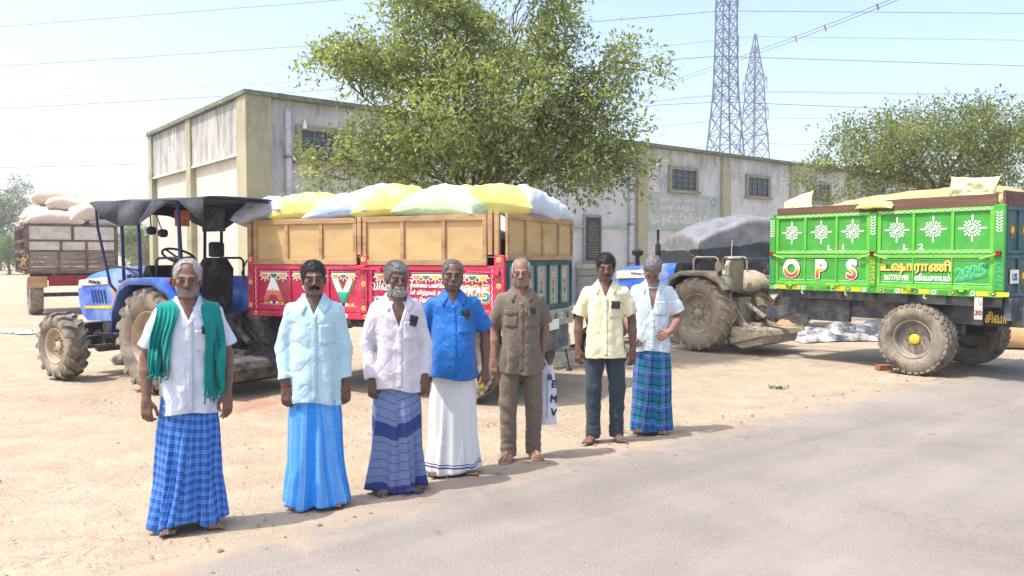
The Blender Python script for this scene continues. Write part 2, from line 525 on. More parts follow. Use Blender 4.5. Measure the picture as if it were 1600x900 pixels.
xs = axis(-13, 10, .1, 3500); ys = axis(2.6, 20, .1, 3500)
X, Y = np.meshgrid(xs, ys, indexing='ij')
Z = ground_z(X, Y)
nx, ny = X.shape
ii = np.arange(nx * ny).reshape(nx, ny)
F = np.stack([ii[:-1, :-1], ii[1:, :-1], ii[1:, 1:], ii[:-1, 1:]], -1).reshape(-1, 4)
t = NT('sand')
v = t.coord('Object')
big = t.noise(v, .35, 4, .6, dist=.5)
mid = t.noise(v, 2.2, 6, .65, dist=.6)
stre = t.noise(t.coord('Object', (1, 3.2, 1), (0, 0, .5)), 1.6, 6, .7, dist=.8)
c = t.ramp(mid, [(.25, srgb(154, 138, 120)), (.5, srgb(174, 159, 140)), (.75, srgb(188, 175, 157))])
c = t.mix(t.ramp(stre, [(.44, BW(0)), (.68, BW(.6))]), c, srgb(180, 160, 124))
c = t.mix(t.ramp(big, [(.5, BW(0)), (.75, BW(.5))]), c, srgb(156, 138, 120))
tc2 = t.n('ShaderNodeTexCoord'); dv = t.n('ShaderNodeVectorMath', operation='DISTANCE')
t.l(tc2.outputs['Object'], dv.inputs[0]); dv.inputs[1].default_value = G(405, 632)[:]
rp = t.ramp(t.math('ADD', dv.outputs['Value'], t.math('MULTIPLY', mid, .9)), [(.55, BW(.55)), (.95, BW(0))])
c = t.mix(rp, c, srgb(160, 98, 72))
gr = t.noise(v, 42, 4, .7)
c = t.mix(t.ramp(gr, [(.28, BW(.75)), (.42, BW(0))]), c, srgb(118, 98, 80))
c = t.mix(t.ramp(t.noise(v, 120, 3, .7), [(.3, BW(.45)), (.45, BW(0))]), c, srgb(100, 84, 70))
spx = t.n('ShaderNodeSeparateXYZ'); t.l(v, spx.inputs[0])
track_h = None
for (dx, dy, off, wd) in ((-.87, .49, 5.35, .16), (-.87, .49, 6.75, .16), (.80, .60, 5.0, .13), (.80, .60, 6.5, .13), (-.60, .80, -7.4, .15), (-.97, .25, 7.6, .15)):
    s_c = t.math('ADD', t.math('MULTIPLY', spx.outputs[0], dx), t.math('MULTIPLY', spx.outputs[1], dy))
    n_c = t.math('SUBTRACT', t.math('ADD', t.math('MULTIPLY', spx.outputs[0], -dy), t.math('MULTIPLY', spx.outputs[1], dx)), -off if dx < 0 else off)
    n_c = t.math('ABSOLUTE', t.math('ADD', n_c, t.math('MULTIPLY', t.math('SUBTRACT', big, .5), 1.2)))
    msk = t.math('MULTIPLY', t.math('LESS_THAN', n_c, wd), t.ramp(mid, [(.40, BW(0)), (.60, BW(1))]))
    chev = t.math('SINE', t.math('ADD', t.math('MULTIPLY', s_c, 44.0), t.math('MULTIPLY', n_c, 40.0)))
    hgt = t.math('MULTIPLY', msk, t.math('SUBTRACT', t.math('MULTIPLY', chev, .35), .45))
    track_h = hgt if track_h is None else t.math('ADD', track_h, hgt)
c = t.mix(t.math('MULTIPLY', t.math('MULTIPLY', track_h, -1.0, True), .35), c, srgb(146, 126, 106))
t.col(c).set(.95, 0, .1)
hh = t.math('ADD', t.math('ADD', t.math('MULTIPLY', t.noise(v, 7, 6, .7, dist=.5), 1.0), t.math('MULTIPLY', gr, .5)), t.math('MULTIPLY', track_h, .55))
t.bump(hh, .85, .045)
ground = link('ground', npmesh('ground', np.stack([X, Y, Z], -1).reshape(-1, 3), F), t.m)
tag(ground, kind='structure')

# ---------------------------------------------------------------- road
edge_px = [(-700, 1250), (-250, 1060), (60, 938), (180, 898), (330, 850), (480, 810), (700, 748), (850, 714), (980, 688), (1100, 664), (1200, 643), (1300, 620), (1400, 598), (1500, 578), (1600, 561), (1750, 541), (2000, 516)]
EP = [G(*p) for p in edge_px]
pts = []
for a, b in zip(EP[:-1], EP[1:]):
    n = max(2, int((b - a).length / .12))
    pts += [a.lerp(b, i / n) for i in range(n)]
pts.append(EP[-1]); pts.append(EP[-1] + Vector((.78, .625, 0)) * 300)
U = Vector((.78, .625, 0)); Wd = Vector((.625, -.78, 0))
offs = [0, .05, .1, .2, .35, .55, .8, 1.1, 1.6, 2.4, 3.4, 4.6, 6.0]
V, attr = [], []
for i, p in enumerate(pts):
    e = vnoise(p.x * 1.7, p.y * 1.7, 0, 4) * .10 + vnoise(p.x * 6, p.y * 6, 0, 8) * .035
    for k, o in enumerate(offs):
        q = p + Wd * (o + (e if k < 7 else 0) * max(0, 1 - o))
        crown = .007 * min(1, o / .5) - .003 * (k == 0)
        V.append((q.x, q.y, crown)); attr.append((o / 6.0, 0, 0))
n = len(offs)
F = [(i * n + k, i * n + k + 1, (i + 1) * n + k + 1, (i + 1) * n + k) for i in range(len(pts) - 1) for k in range(n - 1)]
me = npmesh('road', V, F); vcol(me, np.array(attr), 'Edge')
t = NT('old_asphalt')
v = t.coord('Object')
at = t.n('ShaderNodeAttribute', attribute_name='Edge'); se = t.n('ShaderNodeSeparateColor'); t.l(at.outputs['Color'], se.inputs[0])
dd = se.outputs[0]
c = t.ramp(t.noise(v, .8, 5, .6, dist=.4), [(.3, srgb(124, 117, 112)), (.7, srgb(147, 140, 134))])
vr = t.n('ShaderNodeVectorRotate', rotation_type='Z_AXIS'); vr.inputs['Angle'].default_value = -.675; t.l(v, vr.inputs['Vector'])
ms = t.n('ShaderNodeMapping'); ms.inputs['Scale'].default_value = (.16, 1.6, 1); t.l(vr.outputs[0], ms.inputs['Vector'])
lane = t.noise(ms.outputs['Vector'], .9, 5, .6)
c = t.mix(t.ramp(lane, [(.42, BW(0)), (.66, BW(.55))]), c, srgb(108, 103, 100))
vo = t.n('ShaderNodeTexVoronoi'); vo.inputs['Scale'].default_value = 75; t.l(v, vo.inputs['Vector'])
c = t.mix(t.ramp(vo.outputs['Distance'], [(.15, BW(.5)), (.4, BW(0))]), c, srgb(162, 156, 149))
c = t.mix(t.ramp(t.noise(v, 160, 3, .75), [(.32, BW(.65)), (.46, BW(0))]), c, srgb(74, 70, 67))
vd = t.n('ShaderNodeTexVoronoi', feature='DISTANCE_TO_EDGE'); vd.inputs['Scale'].default_value = .75
nv_ = t.n('ShaderNodeVectorMath', operation='ADD'); t.l(v, nv_.inputs[0]); sc_ = t.n('ShaderNodeVectorMath', operation='SCALE'); sc_.inputs['Scale'].default_value = .55
t.l(t.noise(v, 1.8, 5, .7, 'Color'), sc_.inputs[0]); t.l(sc_.outputs[0], nv_.inputs[1]); t.l(nv_.outputs[0], vd.inputs['Vector'])
crk = t.math('MULTIPLY', t.ramp(vd.outputs['Distance'], [(.003, BW(.22)), (.012, BW(0))]), t.ramp(t.noise(v, .45, 3, .5), [(.50, BW(0)), (.60, BW(1))]))
c = t.mix(crk, c, srgb(70, 65, 62))
spot = t.ramp(t.noise(v, 5.2, 3, .5), [(.68, BW(0)), (.74, BW(.45))])
c = t.mix(spot, c, srgb(78, 73, 71))
dust = t.math('SUBTRACT', t.math('ADD', t.math('MULTIPLY', t.noise(v, 3.0, 6, .7, dist=.5), .26), -.035), dd)
dustm = t.ramp(dust, [(.0, BW(.06)), (.10, BW(.92))])
c = t.mix(dustm, c, srgb(166, 147, 126))
t.col(c).set(.9, 0, .15)
t.bump(t.math('ADD', vo.outputs['Distance'], t.noise(v, 110, 4, .7)), .55, .006)
road = tag(link('road', me, t.m), kind='structure')

# ---------------------------------------------------------------- loose stones, chaff and twigs on the ground (nobody could count them)
mb = MB(); rs = np.random.RandomState(5)
def stone(x, y, r, z=0.0):
    vs = []
    for a, b, c_ in ((1, 0, 0), (-1, 0, 0), (0, 1, 0), (0, -1, 0), (0, 0, 1), (0, 0, -.6)):
        k = r * rs.uniform(.6, 1.3); vs.append((x + a * k, y + b * k, z + c_ * k * .6 + r * .15))
    mb.add(vs, [(0, 2, 4), (2, 1, 4), (1, 3, 4), (3, 0, 4), (2, 0, 5), (1, 2, 5), (3, 1, 5), (0, 3, 5)])
for i in range(1500):
    px, py = rs.uniform(-60, 1660), 480 + 420 * rs.uniform(0, 1) ** 1.3
    p = G(px, py)
    stone(p.x, p.y, rs.choice([.006, .008, .01, .012, .018], p=[.3, .3, .2, .15, .05]))
for i in range(260):                                       # a line of crumbs along the road edge
    e = pts[rs.randint(0, len(pts) - 2)]
    p = e + Wd * rs.normal(.1, .25)
    stone(p.x, p.y, rs.choice([.008, .012, .018, .024]), .004)
gm = mb.build('gravel', mk('gravel_stone', srgb(132, 116, 102), .95, var=.4, scale=3, bump=.3), smooth=0)
tag(gm, 'small scattered stones and crumbs lying on the sandy ground', 'gravel', kind='stuff')

# ---------------------------------------------------------------- warehouse
BC = Vector((-7.0, 21.3, 0)); BU = Vector((.78, .6258, 0)).normalized(); BV = Vector((-BU.y, BU.x, 0))
BH = 6.0
bld = empty('warehouse', BC, math.atan2(BU.y, BU.x), 'long stained whitewashed warehouse with olive pilasters behind the near tree', 'warehouse')
def plaster(name, base, streak, amount, patch=None):
    t = NT(name); v = t.coord('Object')
    c = t.ramp(t.noise(v, 1.3, 6, .65), [(.3, tuple(x * .86 for x in base[:3])), (.7, base)])
    st = t.noise(t.coord('Object', (1.5, 1.5, .30)), 2.0, 8, .72, dist=.5)
    tc = t.n('ShaderNodeTexCoord'); sp = t.n('ShaderNodeSeparateXYZ'); t.l(tc.outputs['Object'], sp.inputs[0])
    up = t.math('DIVIDE', t.math('SUBTRACT', sp.outputs[2], 2.2), 3.8, True)
    m = t.math('ADD', st, t.math('MULTIPLY', up, amount))
    c = t.mix(t.ramp(m, [(.60, BW(0)), (.84, BW(.75))]), c, streak)
    blot = t.noise(v, .7, 6, .7, dist=.6)
    c = t.mix(t.ramp(blot, [(.50, BW(0)), (.72, BW(.55))]), c, streak)
    if patch: c = t.mix(t.ramp(t.noise(v, .5, 4, .6), [(.5, BW(0)), (.7, BW(.5))]), c, patch)
    t.col(c).set(.95, 0, .1); t.bump(t.noise(v, 18, 5, .65), .35, .02)
    return t.m
MW_L = plaster('plaster_gable', srgb(206, 200, 188), srgb(176, 160, 140), .0)
MW_F = plaster('plaster_frieze', srgb(200, 197, 190), srgb(98, 98, 100), .27)
MW_R = plaster('plaster_long', srgb(204, 203, 201), srgb(108, 112, 120), .19, srgb(206, 203, 196))
M_OL = plaster('pilaster_olive', srgb(176, 170, 142), srgb(112, 112, 98), .16)
M_CP = mk('coping_green', srgb(112, 122, 100), .9, var=.3, bump=.4, dust=.4, dustc=srgb(84, 90, 86))
LEN, DEP = 62.0, 9.4
MB().b2(0, LEN, 0, DEP, -.3, BH - .02).build('wall', MW_R, bld)
# short side towards the sun: recessed plaster, heavy frieze above (own parts stand proud)
MB().b2(-.03, -.002, .3, DEP - .3, -.3, 4.42).build('gable_plaster', MW_L, bld)
for y0, y1 in ((.50, 4.55), (5.0, 9.0)):
    MB().b2(-.14, -.002, y0, y1, 4.42, BH - .08).build('frieze', MW_F, bld)
    MB().b2(-.17, -.142, y0, y1, 4.40, 4.47).build('drip_ledge', MW_L, bld)
for y0, y1 in ((-.22, .50), (4.55, 5.0), (8.98, DEP + .02)):
    MB().b2(-.2, -.0035 if y0 > 0 else .50, y0, y1, -.3, BH - .06).build('pilaster', M_OL, bld)
for tt in (4.8, 10.1, 15.4, 20.7, 26.0, 31.3, 36.6, 41.9, 47.2, 52.5):
    MB().b2(tt - .28, tt + .28, -.16, -.002, -.3, BH - .04).build('pilaster', M_OL, bld)
MB().b2(-.26, LEN, -.28, .16, BH - .06, BH + .07).build('coping', M_CP, bld, bev=.01)
MB().b2(-.26, .10, .162, DEP, BH - .06, BH + .07).build('coping', M_CP, bld, bev=.01)
M_WF = mk('window_frame_paint', srgb(140, 138, 112), .8, var=.2)
for tt in (2.2, 7.4, 12.7, 17.95, 23.15, 28.4, 33.9, 39.2):
    w, z0, z1 = .78, 4.36, 5.18
    mb = MB()
    mb.b2(tt - w - .16, tt + w + .16, -.09, -.003, z1, z1 + .14); mb.b2(tt - w - .16, tt - w, -.09, -.003, z0, z1)
    mb.b2(tt + w, tt + w + .16, -.09, -.003, z0, z1); mb.b2(tt - w - .22, tt + w + .22, -.16, -.003, z0 - .12, z0)
    fr = mb.build('window_frame', M_WF, bld)
    MB().b2(tt - w, tt + w, -.02, -.004, z0, z1).build('pane', M['glass_dark'], fr)
    for k in range(1, 4):
        xx = tt - w + k * 2 * w / 4
        MB().b2(xx - .018, xx + .018, -.055, -.022, z0, z1).build('bar', M['grey_metal'], fr)
    for k in range(1, 4):
        zz = z0 + k * (z1 - z0) / 4
        MB().b2(tt - w, tt + w, -.035, -.021, zz - .012, zz + .012).build('bar', M['grey_metal'], fr)
M_PIPE = mk('pvc_pipe', srgb(186, 190, 198), .5, var=.08, dust=.3, dustc=srgb(150, 150, 150))
for tt in (1.02, 14.75):
    mb = MB(); mb.tube([(tt, .02, 5.62), (tt, -.07, 5.66), (tt, -.12, 5.58), (tt, -.12, 5.4), (tt, -.12, 0)], .085, 10)
    pp = mb.build('rain_pipe', M_PIPE, bld)
    for z in (1.4, 2.9, 4.4):
        MB().b2(tt - .11, tt + .11, -.215, -.003, z - .03, z + .03).build('pipe_clip', M['grey_metal'], pp)
for tt in (1.5, 16.2):                                      # small lamps under the parapet
    mb = MB(); mb.lathe([(.0, .0), (.05, .02), (.06, .1), (.03, .2), (.02, .26)], 10, Matrix.Translation((tt, -.12, 5.2)) @ Matrix.Rotation(PI / 2, 4, 'X'))
    mb.bar((tt, -.12, 5.45), (tt, 0, 5.5), .03, .03)
    mb.build('wall_lamp', M['white'], bld)
MB().b2(0, LEN, -.06, -.003, 2.72, 2.80).build('string_course', mk('string_green', srgb(150, 176, 152), .9, var=.2), bld)
# painted board with Tamil lettering (faded)
t = NT('faded_sign'); v = t.coord('Object')
c = t.ramp(t.noise(v, 2.0, 6, .7), [(.35, srgb(150, 166, 164)), (.65, srgb(190, 184, 170))])
c = t.mix(t.ramp(t.noise(t.coord('Object', (1, 1, .3)), 4, 5, .7), [(.5, BW(0)), (.7, BW(.6))]), c, srgb(120, 150, 158))
t.col(c).set(.95, 0, .1)
sg = MB().b2(15.75, 20.35, -.012, -.003, 2.86, 4.22).build('painted_board', t.m, bld)
M_FW = mk('faded_white', srgb(204, 206, 204), .9, var=.15, bump=0)
lettering('முதய தனிய் ேசமிப்பு கிடங்கு', .50, M_FW, sg, (18.05, -.018, 3.02), .012, sx=.62, cell=.02)
lettering('வாணிபக் கழகம்', .26, M_FW, sg, (17.6, -.018, 3.56), .004, sx=.95, cell=.014)
lettering('அரசு ெநல் ெகாள்முதல்', .26, M_FW, sg, (18.0, -.018, 3.88), .003, sx=.9, cell=.014)
mb = MB(); mb.lathe([(.17, 0), (.17, .006), (.11, .006), (.11, 0)], 20, Matrix.Translation((19.95, -.02, 3.95)))
mb.build('painted_ring', mk('faded_blue', srgb(110, 146, 176), .9), sg)
# foundation plaque on a ledge
M_ENG = mk('engraved_gold', srgb(128, 114, 76), .6, bump=0)
M_GR = mk('granite', srgb(44, 46, 52), .35, var=.2, bump=.05)
pl = MB().b2(12.28, 13.2, -.09, -.003, 1.42, 3.2).build('plaque_frame', mk('plaque_surround', srgb(132, 138, 140), .8), bld)
pb = MB().b2(12.36, 13.12, -.10, -.0905, 1.52, 3.1).build('plaque_slab', M_GR, pl)
for k in range(15):
    z = 2.86 - k * .088; w = [.10, .26, .22, .30, .2, .31, .28, .30, .18, .3, .31, .24, .3, .26, .2][k]
    mb = MB(); x = 12.74 - w; rr = random.Random(k)
    while x < 12.74 + w:
        q = rr.uniform(.03, .09); mb.b2(x, min(x + q, 12.74 + w), -.104, -.1005, z, z + .036); x += q + .02
    mb.build('engraved_line', M_ENG, pl)
MB().b2(11.9, 13.5, -.4, -.0905, 1.22, 1.40).build('ledge', mk('ledge_grey', srgb(166, 160, 148), .9, var=.2), bld)
MB().b2(11.9, 13.5, -.44, -.0905, .98, 1.2).build('ledge', mk('ledge_green', srgb(126, 144, 118), .9, var=.2), bld)
MB().b2(11.95, 13.45, -.36, -.0905, -.2, .96).build('ledge', mk('ledge_base', srgb(150, 146, 140), .9, var=.2), bld)

# ---------------------------------------------------------------- lattice towers and lines
def tower(base, prof, levels, label, rz, arms):
    root = empty('transmission_tower', base, rz, label, 'tower', 'lattice towers behind the warehouse')
    zs_ = [p[0] for p in prof]; ws = [p[1] for p in prof]
    hw = lambda z: float(np.interp(z, zs_, ws))
    cor = lambda s, z: Vector((s[0] * hw(z), s[1] * hw(z), z))
    S = [(-1, -1), (1, -1), (1, 1), (-1, 1)]
    for s in S:
        mb = MB()
        for a, b in zip(levels[:-1], levels[1:]): mb.bar(cor(s, a), cor(s, b), .20, .20)
        mb.build('leg', M['galv'], root, smooth=0)
    for f in range(4):
        s, q = S[f], S[(f + 1) % 4]; mb = MB()
        for i, (a, b) in enumerate(zip(levels[:-1], levels[1:])):
            mb.bar(cor(s, a), cor(q, b), .10, .10); mb.bar(cor(q, a), cor(s, b), .10, .10)
            mb.bar(cor(s, b), cor(q, b), .09, .09)
            if b - a > 3.0:
                m0 = (cor(s, a) + cor(q, b)) / 2; mb.bar((cor(s, a) + cor(s, b)) / 2, m0, .06, .06); mb.bar((cor(q, a) + cor(q, b)) / 2, m0, .06, .06)
        mb.build('bracing', M['galv'], root, smooth=0)
    for z, L in arms:
        for sg_ in (-1, 1):
            mb = MB(); w = hw(z)
            tip = Vector((0, sg_ * (w + L), z + .2))
            for sx_ in (-1, 1):
                mb.bar((sx_ * w, sg_ * w, z), tip, .10, .10); mb.bar((sx_ * w, sg_ * w, z + 1.6), tip, .08, .08)
            ca = mb.build('cross_arm', M['galv'], root, smooth=0)
            mb = MB()
            for k in range(9): mb.cyl(tip + Vector((0, 0, -.25 * k - .1)), tip + Vector((0, 0, -.25 * k - .2)), .17, .08, 8)
            mb.build('insulator', mk_ins, ca)
    return root
mk_ins = mk('insulator_brown', srgb(60, 52, 56), .4, bump=0)
b1 = P(1131, 400, 120); b1.z = 0
tower(b1, [(0, 3.5), (17.2, 2.0), (21.6, 1.68), (26.7, 1.32), (35, 1.15), (52, 1.05)], [0, 4.5, 9, 13, 16.5, 19.8, 22.8, 25.4, 27.4, 29.4, 31.4, 33.4, 35.4, 37.4, 39.4, 41.6, 44, 46.5, 49, 52],
      'taller steel lattice tower, its top cut off by the frame', .25, [(27.5, 2.2), (33.5, 2.3), (39.8, 2.2)])
b2 = P(1176, 400, 160); b2.z = 0
tower(b2, [(0, 3.8), (22, 2.05), (30, 1.52), (37.5, 1.2), (46, .10)], [0, 6, 11, 15.5, 19.5, 23, 26, 28.5, 31, 33, 35, 37.5, 39.5, 41.5, 43.5, 46],
      'shorter steel lattice tower with a pointed peak', .55, [(25.5, 1.8), (30.5, 2.0), (36.5, 1.8)])
WIRES = [
    ('upper', [(-260, 122), (0, 104), (505, 70), (880, 38), (1117, 18), (1136, 17), (1600, 21), (1950, 29)]),
    ('middle', [(-260, 184), (0, 170), (480, 143), (1000, 97), (1120, 88), (1600, 103), (1950, 118)]),
    ('lower', [(-260, 269), (0, 262), (237, 256), (700, 205), (1030, 164), (1130, 159), (1600, 179), (1950, 196)]),
    ('topmost', [(-260, 64), (0, 42), (520, 1), (900, -34), (1140, -56), (1700, -60)]),
    ('far shield', [(-260, 170), (0, 155), (475, 127), (1000, 76), (1178, 57), (1600, 63), (1950, 70)]),
    ('far upper', [(-260, 229), (0, 221), (240, 213), (700, 180), (1000, 159), (1178, 142), (1600, 148), (1950, 156)]),
    ('far middle', [(-260, 303), (100, 294), (237, 291), (700, 240), (1005, 199), (1176, 184), (1600, 190), (1950, 197)]),
    ('twin', [(-260, 232), (0, 224), (240, 216), (700, 184), (1000, 161), (1178, 144), (1600, 150), (1950, 158)]),
    ('far lower', [(900, 252), (1000, 237), (1176, 224), (1600, 233), (1950, 240)]),
]
for nm, pp in WIRES:
    far = nm.startswith('far') or nm == 'twin'
    pts3 = []
    for (x0, y0), (x1, y1) in zip(pp[:-1], pp[1:]):
        for k in range(6):
            f = k / 6; x = x0 + (x1 - x0) * f; y = y0 + (y1 - y0) * f
            pts3.append(P(x, y, (160 if far else 120) + abs(x - 1130) * .02))
    pts3.append(P(*pp[-1], (160 if far else 120) + abs(pp[-1][0] - 1130) * .02))
    o = MB().tube(pts3, .042 if not far else .034, 4, False).build('power_line', M['wire'])
    tag(o, {'upper': 'dark overhead wire crossing the sky through the top of the taller tower', 'middle': 'dark overhead wire meeting the taller tower halfway up', 'lower': 'dark overhead wire meeting the taller tower just above the roof line',
            'topmost': 'highest overhead wire, running out of the top of the picture', 'far shield': 'faint overhead wire running to the peak of the pointed tower', 'far upper': 'faint overhead wire high on the pointed tower, upper of a close pair',
            'far middle': 'faint overhead wire meeting the pointed tower at mid height', 'twin': 'faint overhead wire of a close pair, the lower one', 'far lower': 'lowest faint overhead wire just above the warehouse roof'}[nm], 'power line', 'overhead lines across the sky')
bp = [(960, 158, 175), (1000, 144, 165), (1090, 112, 146), (1165, 86, 130), (1230, 62, 116), (1310, 32, 100), (1390, 0, 86), (1480, -38, 72)]
bnd = []
for k, (dx, dy) in enumerate(((0, 0), (3, 4))):
    o = MB().tube([P(x + dx, y + dy, Y_) for x, y, Y_ in bp], .036, 4, False).build('power_line', M['wire'])
    tag(o, ['upper wire of the twin bundle climbing steeply to the top of the picture', 'lower wire of the twin bundle climbing steeply to the top of the picture'][k], 'power line', 'overhead lines across the sky')
for i, (x, y, Y_) in enumerate([(1014, 140, 161), (1065, 122, 151), (1115, 104, 141), (1242, 58, 113), (1288, 41, 104), (1370, 8, 89)]):
    o = MB().bar(P(x, y - 2, Y_), P(x + 3, y + 8, Y_), .12, .12).build('line_spacer', M['maroon'])
    tag(o, ['small red spacer on the twin bundle, lowest of six', 'small red spacer on the twin bundle, second from the bottom', 'small red spacer on the twin bundle beside the taller tower', 'small red spacer on the twin bundle, third from the top', 'small red spacer on the twin bundle, second from the top', 'small red spacer on the twin bundle near the top of the picture'][i], 'spacer', 'spacers on the twin bundle')

# ---------------------------------------------------------------- trees
def mk_leaf(name, tr=.35):
    t = NT(name)
    at = t.n('ShaderNodeAttribute', attribute_name='Col')
    t.col(at.outputs['Color']).set(.5, 0, .4)
    tl = t.n('ShaderNodeBsdfTranslucent'); mx = t.n('ShaderNodeMixShader'); mx.inputs[0].default_value = tr
    br = t.mix(1.0, at.outputs['Color'], (1.8, 1.9, 1.0, 1), 'MULTIPLY'); t.l(br, tl.inputs['Color'])
    t.l(t.b.outputs[0], mx.inputs[1]); t.l(tl.outputs[0], mx.inputs[2])
    t.l(mx.outputs[0], t.t.nodes['Material Output'].inputs['Surface'])
    return t.m
M_LEAF = mk_leaf('leaf', .5)
M_BARK = mk('bark', srgb(112, 92, 76), .9, var=.35, scale=12, bump=.7, bscale=25, dist=.02, stretch=(1, 1, .3))

def leaves_mesh(name, centers, dirs, n_per, L, Wl, cols, rs, spread, droop=.3, twig=.28):
    """leaf blades set along short twigs"""
    n = len(centers)
    C = np.repeat(centers, n_per, 0); Dn = np.repeat(dirs, n_per, 0); cid = np.repeat(np.arange(n), n_per)
    t_ = np.tile(np.linspace(0, 1, n_per), n)[:, None]
    pos = C + Dn * t_ * twig + rs.normal(0, spread, C.shape)
    pos[:, 2] -= (t_[:, 0] ** 2) * twig * droop
    d = Dn + rs.normal(0, .75, C.shape); d[:, 2] -= droop
    d /= np.linalg.norm(d, axis=1)[:, None]
    up = rs.normal(0, .6, C.shape) + np.array([0, 0, 1.0])
    s = np.cross(d, up); s /= np.linalg.norm(s, axis=1)[:, None]
    nrm = np.cross(s, d)
    l = (L * rs.uniform(.65, 1.25, len(C)))[:, None]; w = l * Wl
    a, b = pos, pos + d * l
    m1 = pos + d * l * .45 + s * w * .5 + nrm * w * .18; m2 = pos + d * l * .45 - s * w * .5 + nrm * w * .18
    V = np.stack([a, m1, b, m2], 1).reshape(-1, 3)
    k = np.arange(len(C)) * 4
    F = np.concatenate([np.stack([k, k + 1, k + 2], 1), np.stack([k, k + 2, k + 3], 1)])
    me = npmesh(name, V, F, False)
    cc = cols[cid] * rs.uniform(.75, 1.25, (len(C), 1)) * np.array([1, 1, 1]) ** 1
    cc = np.clip(cc + rs.normal(0, .006, cc.shape), .005, .6)
    vcol(me, np.repeat(cc, 4, 0))
    return me

def branch_path(a, b, rs, n=6, wob=.12, sag=0.0):
    a, b = np.array(a, float), np.array(b, float); L = np.linalg.norm(b - a)
    out = []
    off = np.zeros(3)
    for i in range(n + 1):
        f = i / n
        p = a + (b - a) * f
        p[2] += math.sin(f * PI) * L * .10 - sag * f * f
        if 0 < i < n: p = p + rs.normal(0, wob * L / n, 3)
        out.append(Vector(p))
    return out

def make_tree(name, base, fork, blobs, n_clusters, n_per, L, Wl, pal, label, cat, seed, trunk_r=.16, limbs=9, hole=.15, twig=.3, droop=.3, group=None):
    rs = np.random.RandomState(seed)
    root = empty(name, base, 0, label, cat, group)
    base = np.array(base, float); fork = np.array(fork, float)
    cs, ds, shade = [], [], []
    vol = np.array([b[1][0] * b[1][1] * b[1][2] for b in blobs]) ** .67 * np.array([b[2] if len(b) > 2 else 1 for b in blobs])
    cnt = (vol / vol.sum() * n_clusters).astype(int)
    for bi, (b, k) in enumerate(zip(blobs, cnt)):
        c, r = np.array(b[0]), np.array(b[1])
        got = 0
        while got < k:
            q = rs.normal(0, 1, 3); q /= np.linalg.norm(q)
            q *= rs.uniform(0, 1) ** .42
            p = c + q * r * (1 + .22 * float(vnoise(q[0] * 2.3 + bi * 7, q[1] * 2.3, q[2] * 2.3, seed)))
            if float(vnoise(p[0] * 1.5, p[1] * 1.5, p[2] * 1.9, seed + 3)) < -hole - .12: continue
            cs.append(p)
            o = q + np.array([0, 0, .15]) + rs.normal(0, .45, 3); ds.append(o / np.linalg.norm(o))
            shade.append(float(vnoise(p[0] * .9, p[1] * .9, p[2] * .9, seed + 9)) * .5 + .5 + rs.normal(0, .16)); got += 1
    cs, ds = np.array(cs), np.array(ds)
    sh = np.clip(np.array(shade), 0, 1)[:, None]
    cols = pal[0] * (1 - sh) + pal[1] * sh
    yl = rs.uniform(0, 1, len(cs)) < .10
    cols[yl] = pal[2]
    me = leaves_mesh('crown', cs - base, ds, n_per, L, Wl, cols, rs, twig * .22, droop, twig)
    link('crown', me, M_LEAF, root)
    mb = MB()
    tp = branch_path(base - base, fork - base, rs, 5, .10)
    mb.tube(tp, [trunk_r * (1.25 - .1 * i) for i in range(6)], 10)
    mb.build('trunk', M_BARK, root)
    order = [int(i) for i in np.linspace(0, len(blobs) - 1, min(limbs, len(blobs)))]
    for bi in order:
        c = np.array(blobs[bi][0])
        mb = MB()
        path = branch_path(fork - base, c - base, rs, 7, .22)
        r0 = trunk_r * .30
        mb.tube(path, [max(.012, r0 * (1 - i / 8)) for i in range(8)], 7)
        own = np.nonzero(np.linalg.norm((cs - c) / np.array(blobs[bi][1]), axis=1) < 1.15)[0]
        for j in rs.choice(own, min(14, len(own)), replace=False):
            st = path[rs.randint(3, 8)]
            sub = branch_path(st, cs[j] - base, rs, 4, .2)
            mb.tube(sub, [max(.006, r0 * .26 * (1 - i / 5.5)) for i in range(5)], 5, False)
        mb.build('limb', M_BARK, root)
    return root

YT = 12.9
def PB(x, y, rx, ry, Y_, ryd, w=1.0):
    c = P(x, y, Y_); k = Y_ / FPX
    return (c[:], (rx * k, ryd, ry * k), w)
blobs = [PB(700, 45, 108, 66, YT, 1.2), PB(800, 60, 92, 76, YT + .3, 1.2), PB(612, 95, 84, 66, YT, 1.1), PB(545, 130, 50, 48, YT - .3, .9),
         PB(588, 228, 58, 40, YT - .2, 1.0), PB(690, 160, 110, 74, YT - .5, 1.2, 1.1), PB(800, 180, 98, 74, YT - .4, 1.2, 1.1), PB(895, 145, 70, 54, YT, 1.1),
         PB(958, 100, 66, 24, YT - .2, .7), PB(935, 195, 60, 44, YT - .3, 1.0), PB(910, 255, 60, 32, YT - .4, .9), PB(790, 262, 92, 34, YT, 1.1),
         PB(650, 262, 92, 36, YT, 1.1), PB(500, 268, 36, 24, YT - .3, .6, .8), PB(660, -10, 62, 50, YT, 1.0), PB(820, -15, 60, 45, YT, .9), PB(985, 255, 24, 38, YT - .5, .5, .8)]
base = P(742, 400, YT); base.z = 0
fork = P(742, 335, YT)
pal = [np.array([.11, .135, .06]), np.array([.245, .27, .11]), np.array([.34, .35, .12])]
make_tree('shade_tree', base, fork, blobs, 3500, 15, .094, .42, pal, 'large leafy green tree spreading over the red trailer', 'tree', 21, trunk_r=.12, limbs=17, hole=.16, twig=.36)
YT2 = 21.0
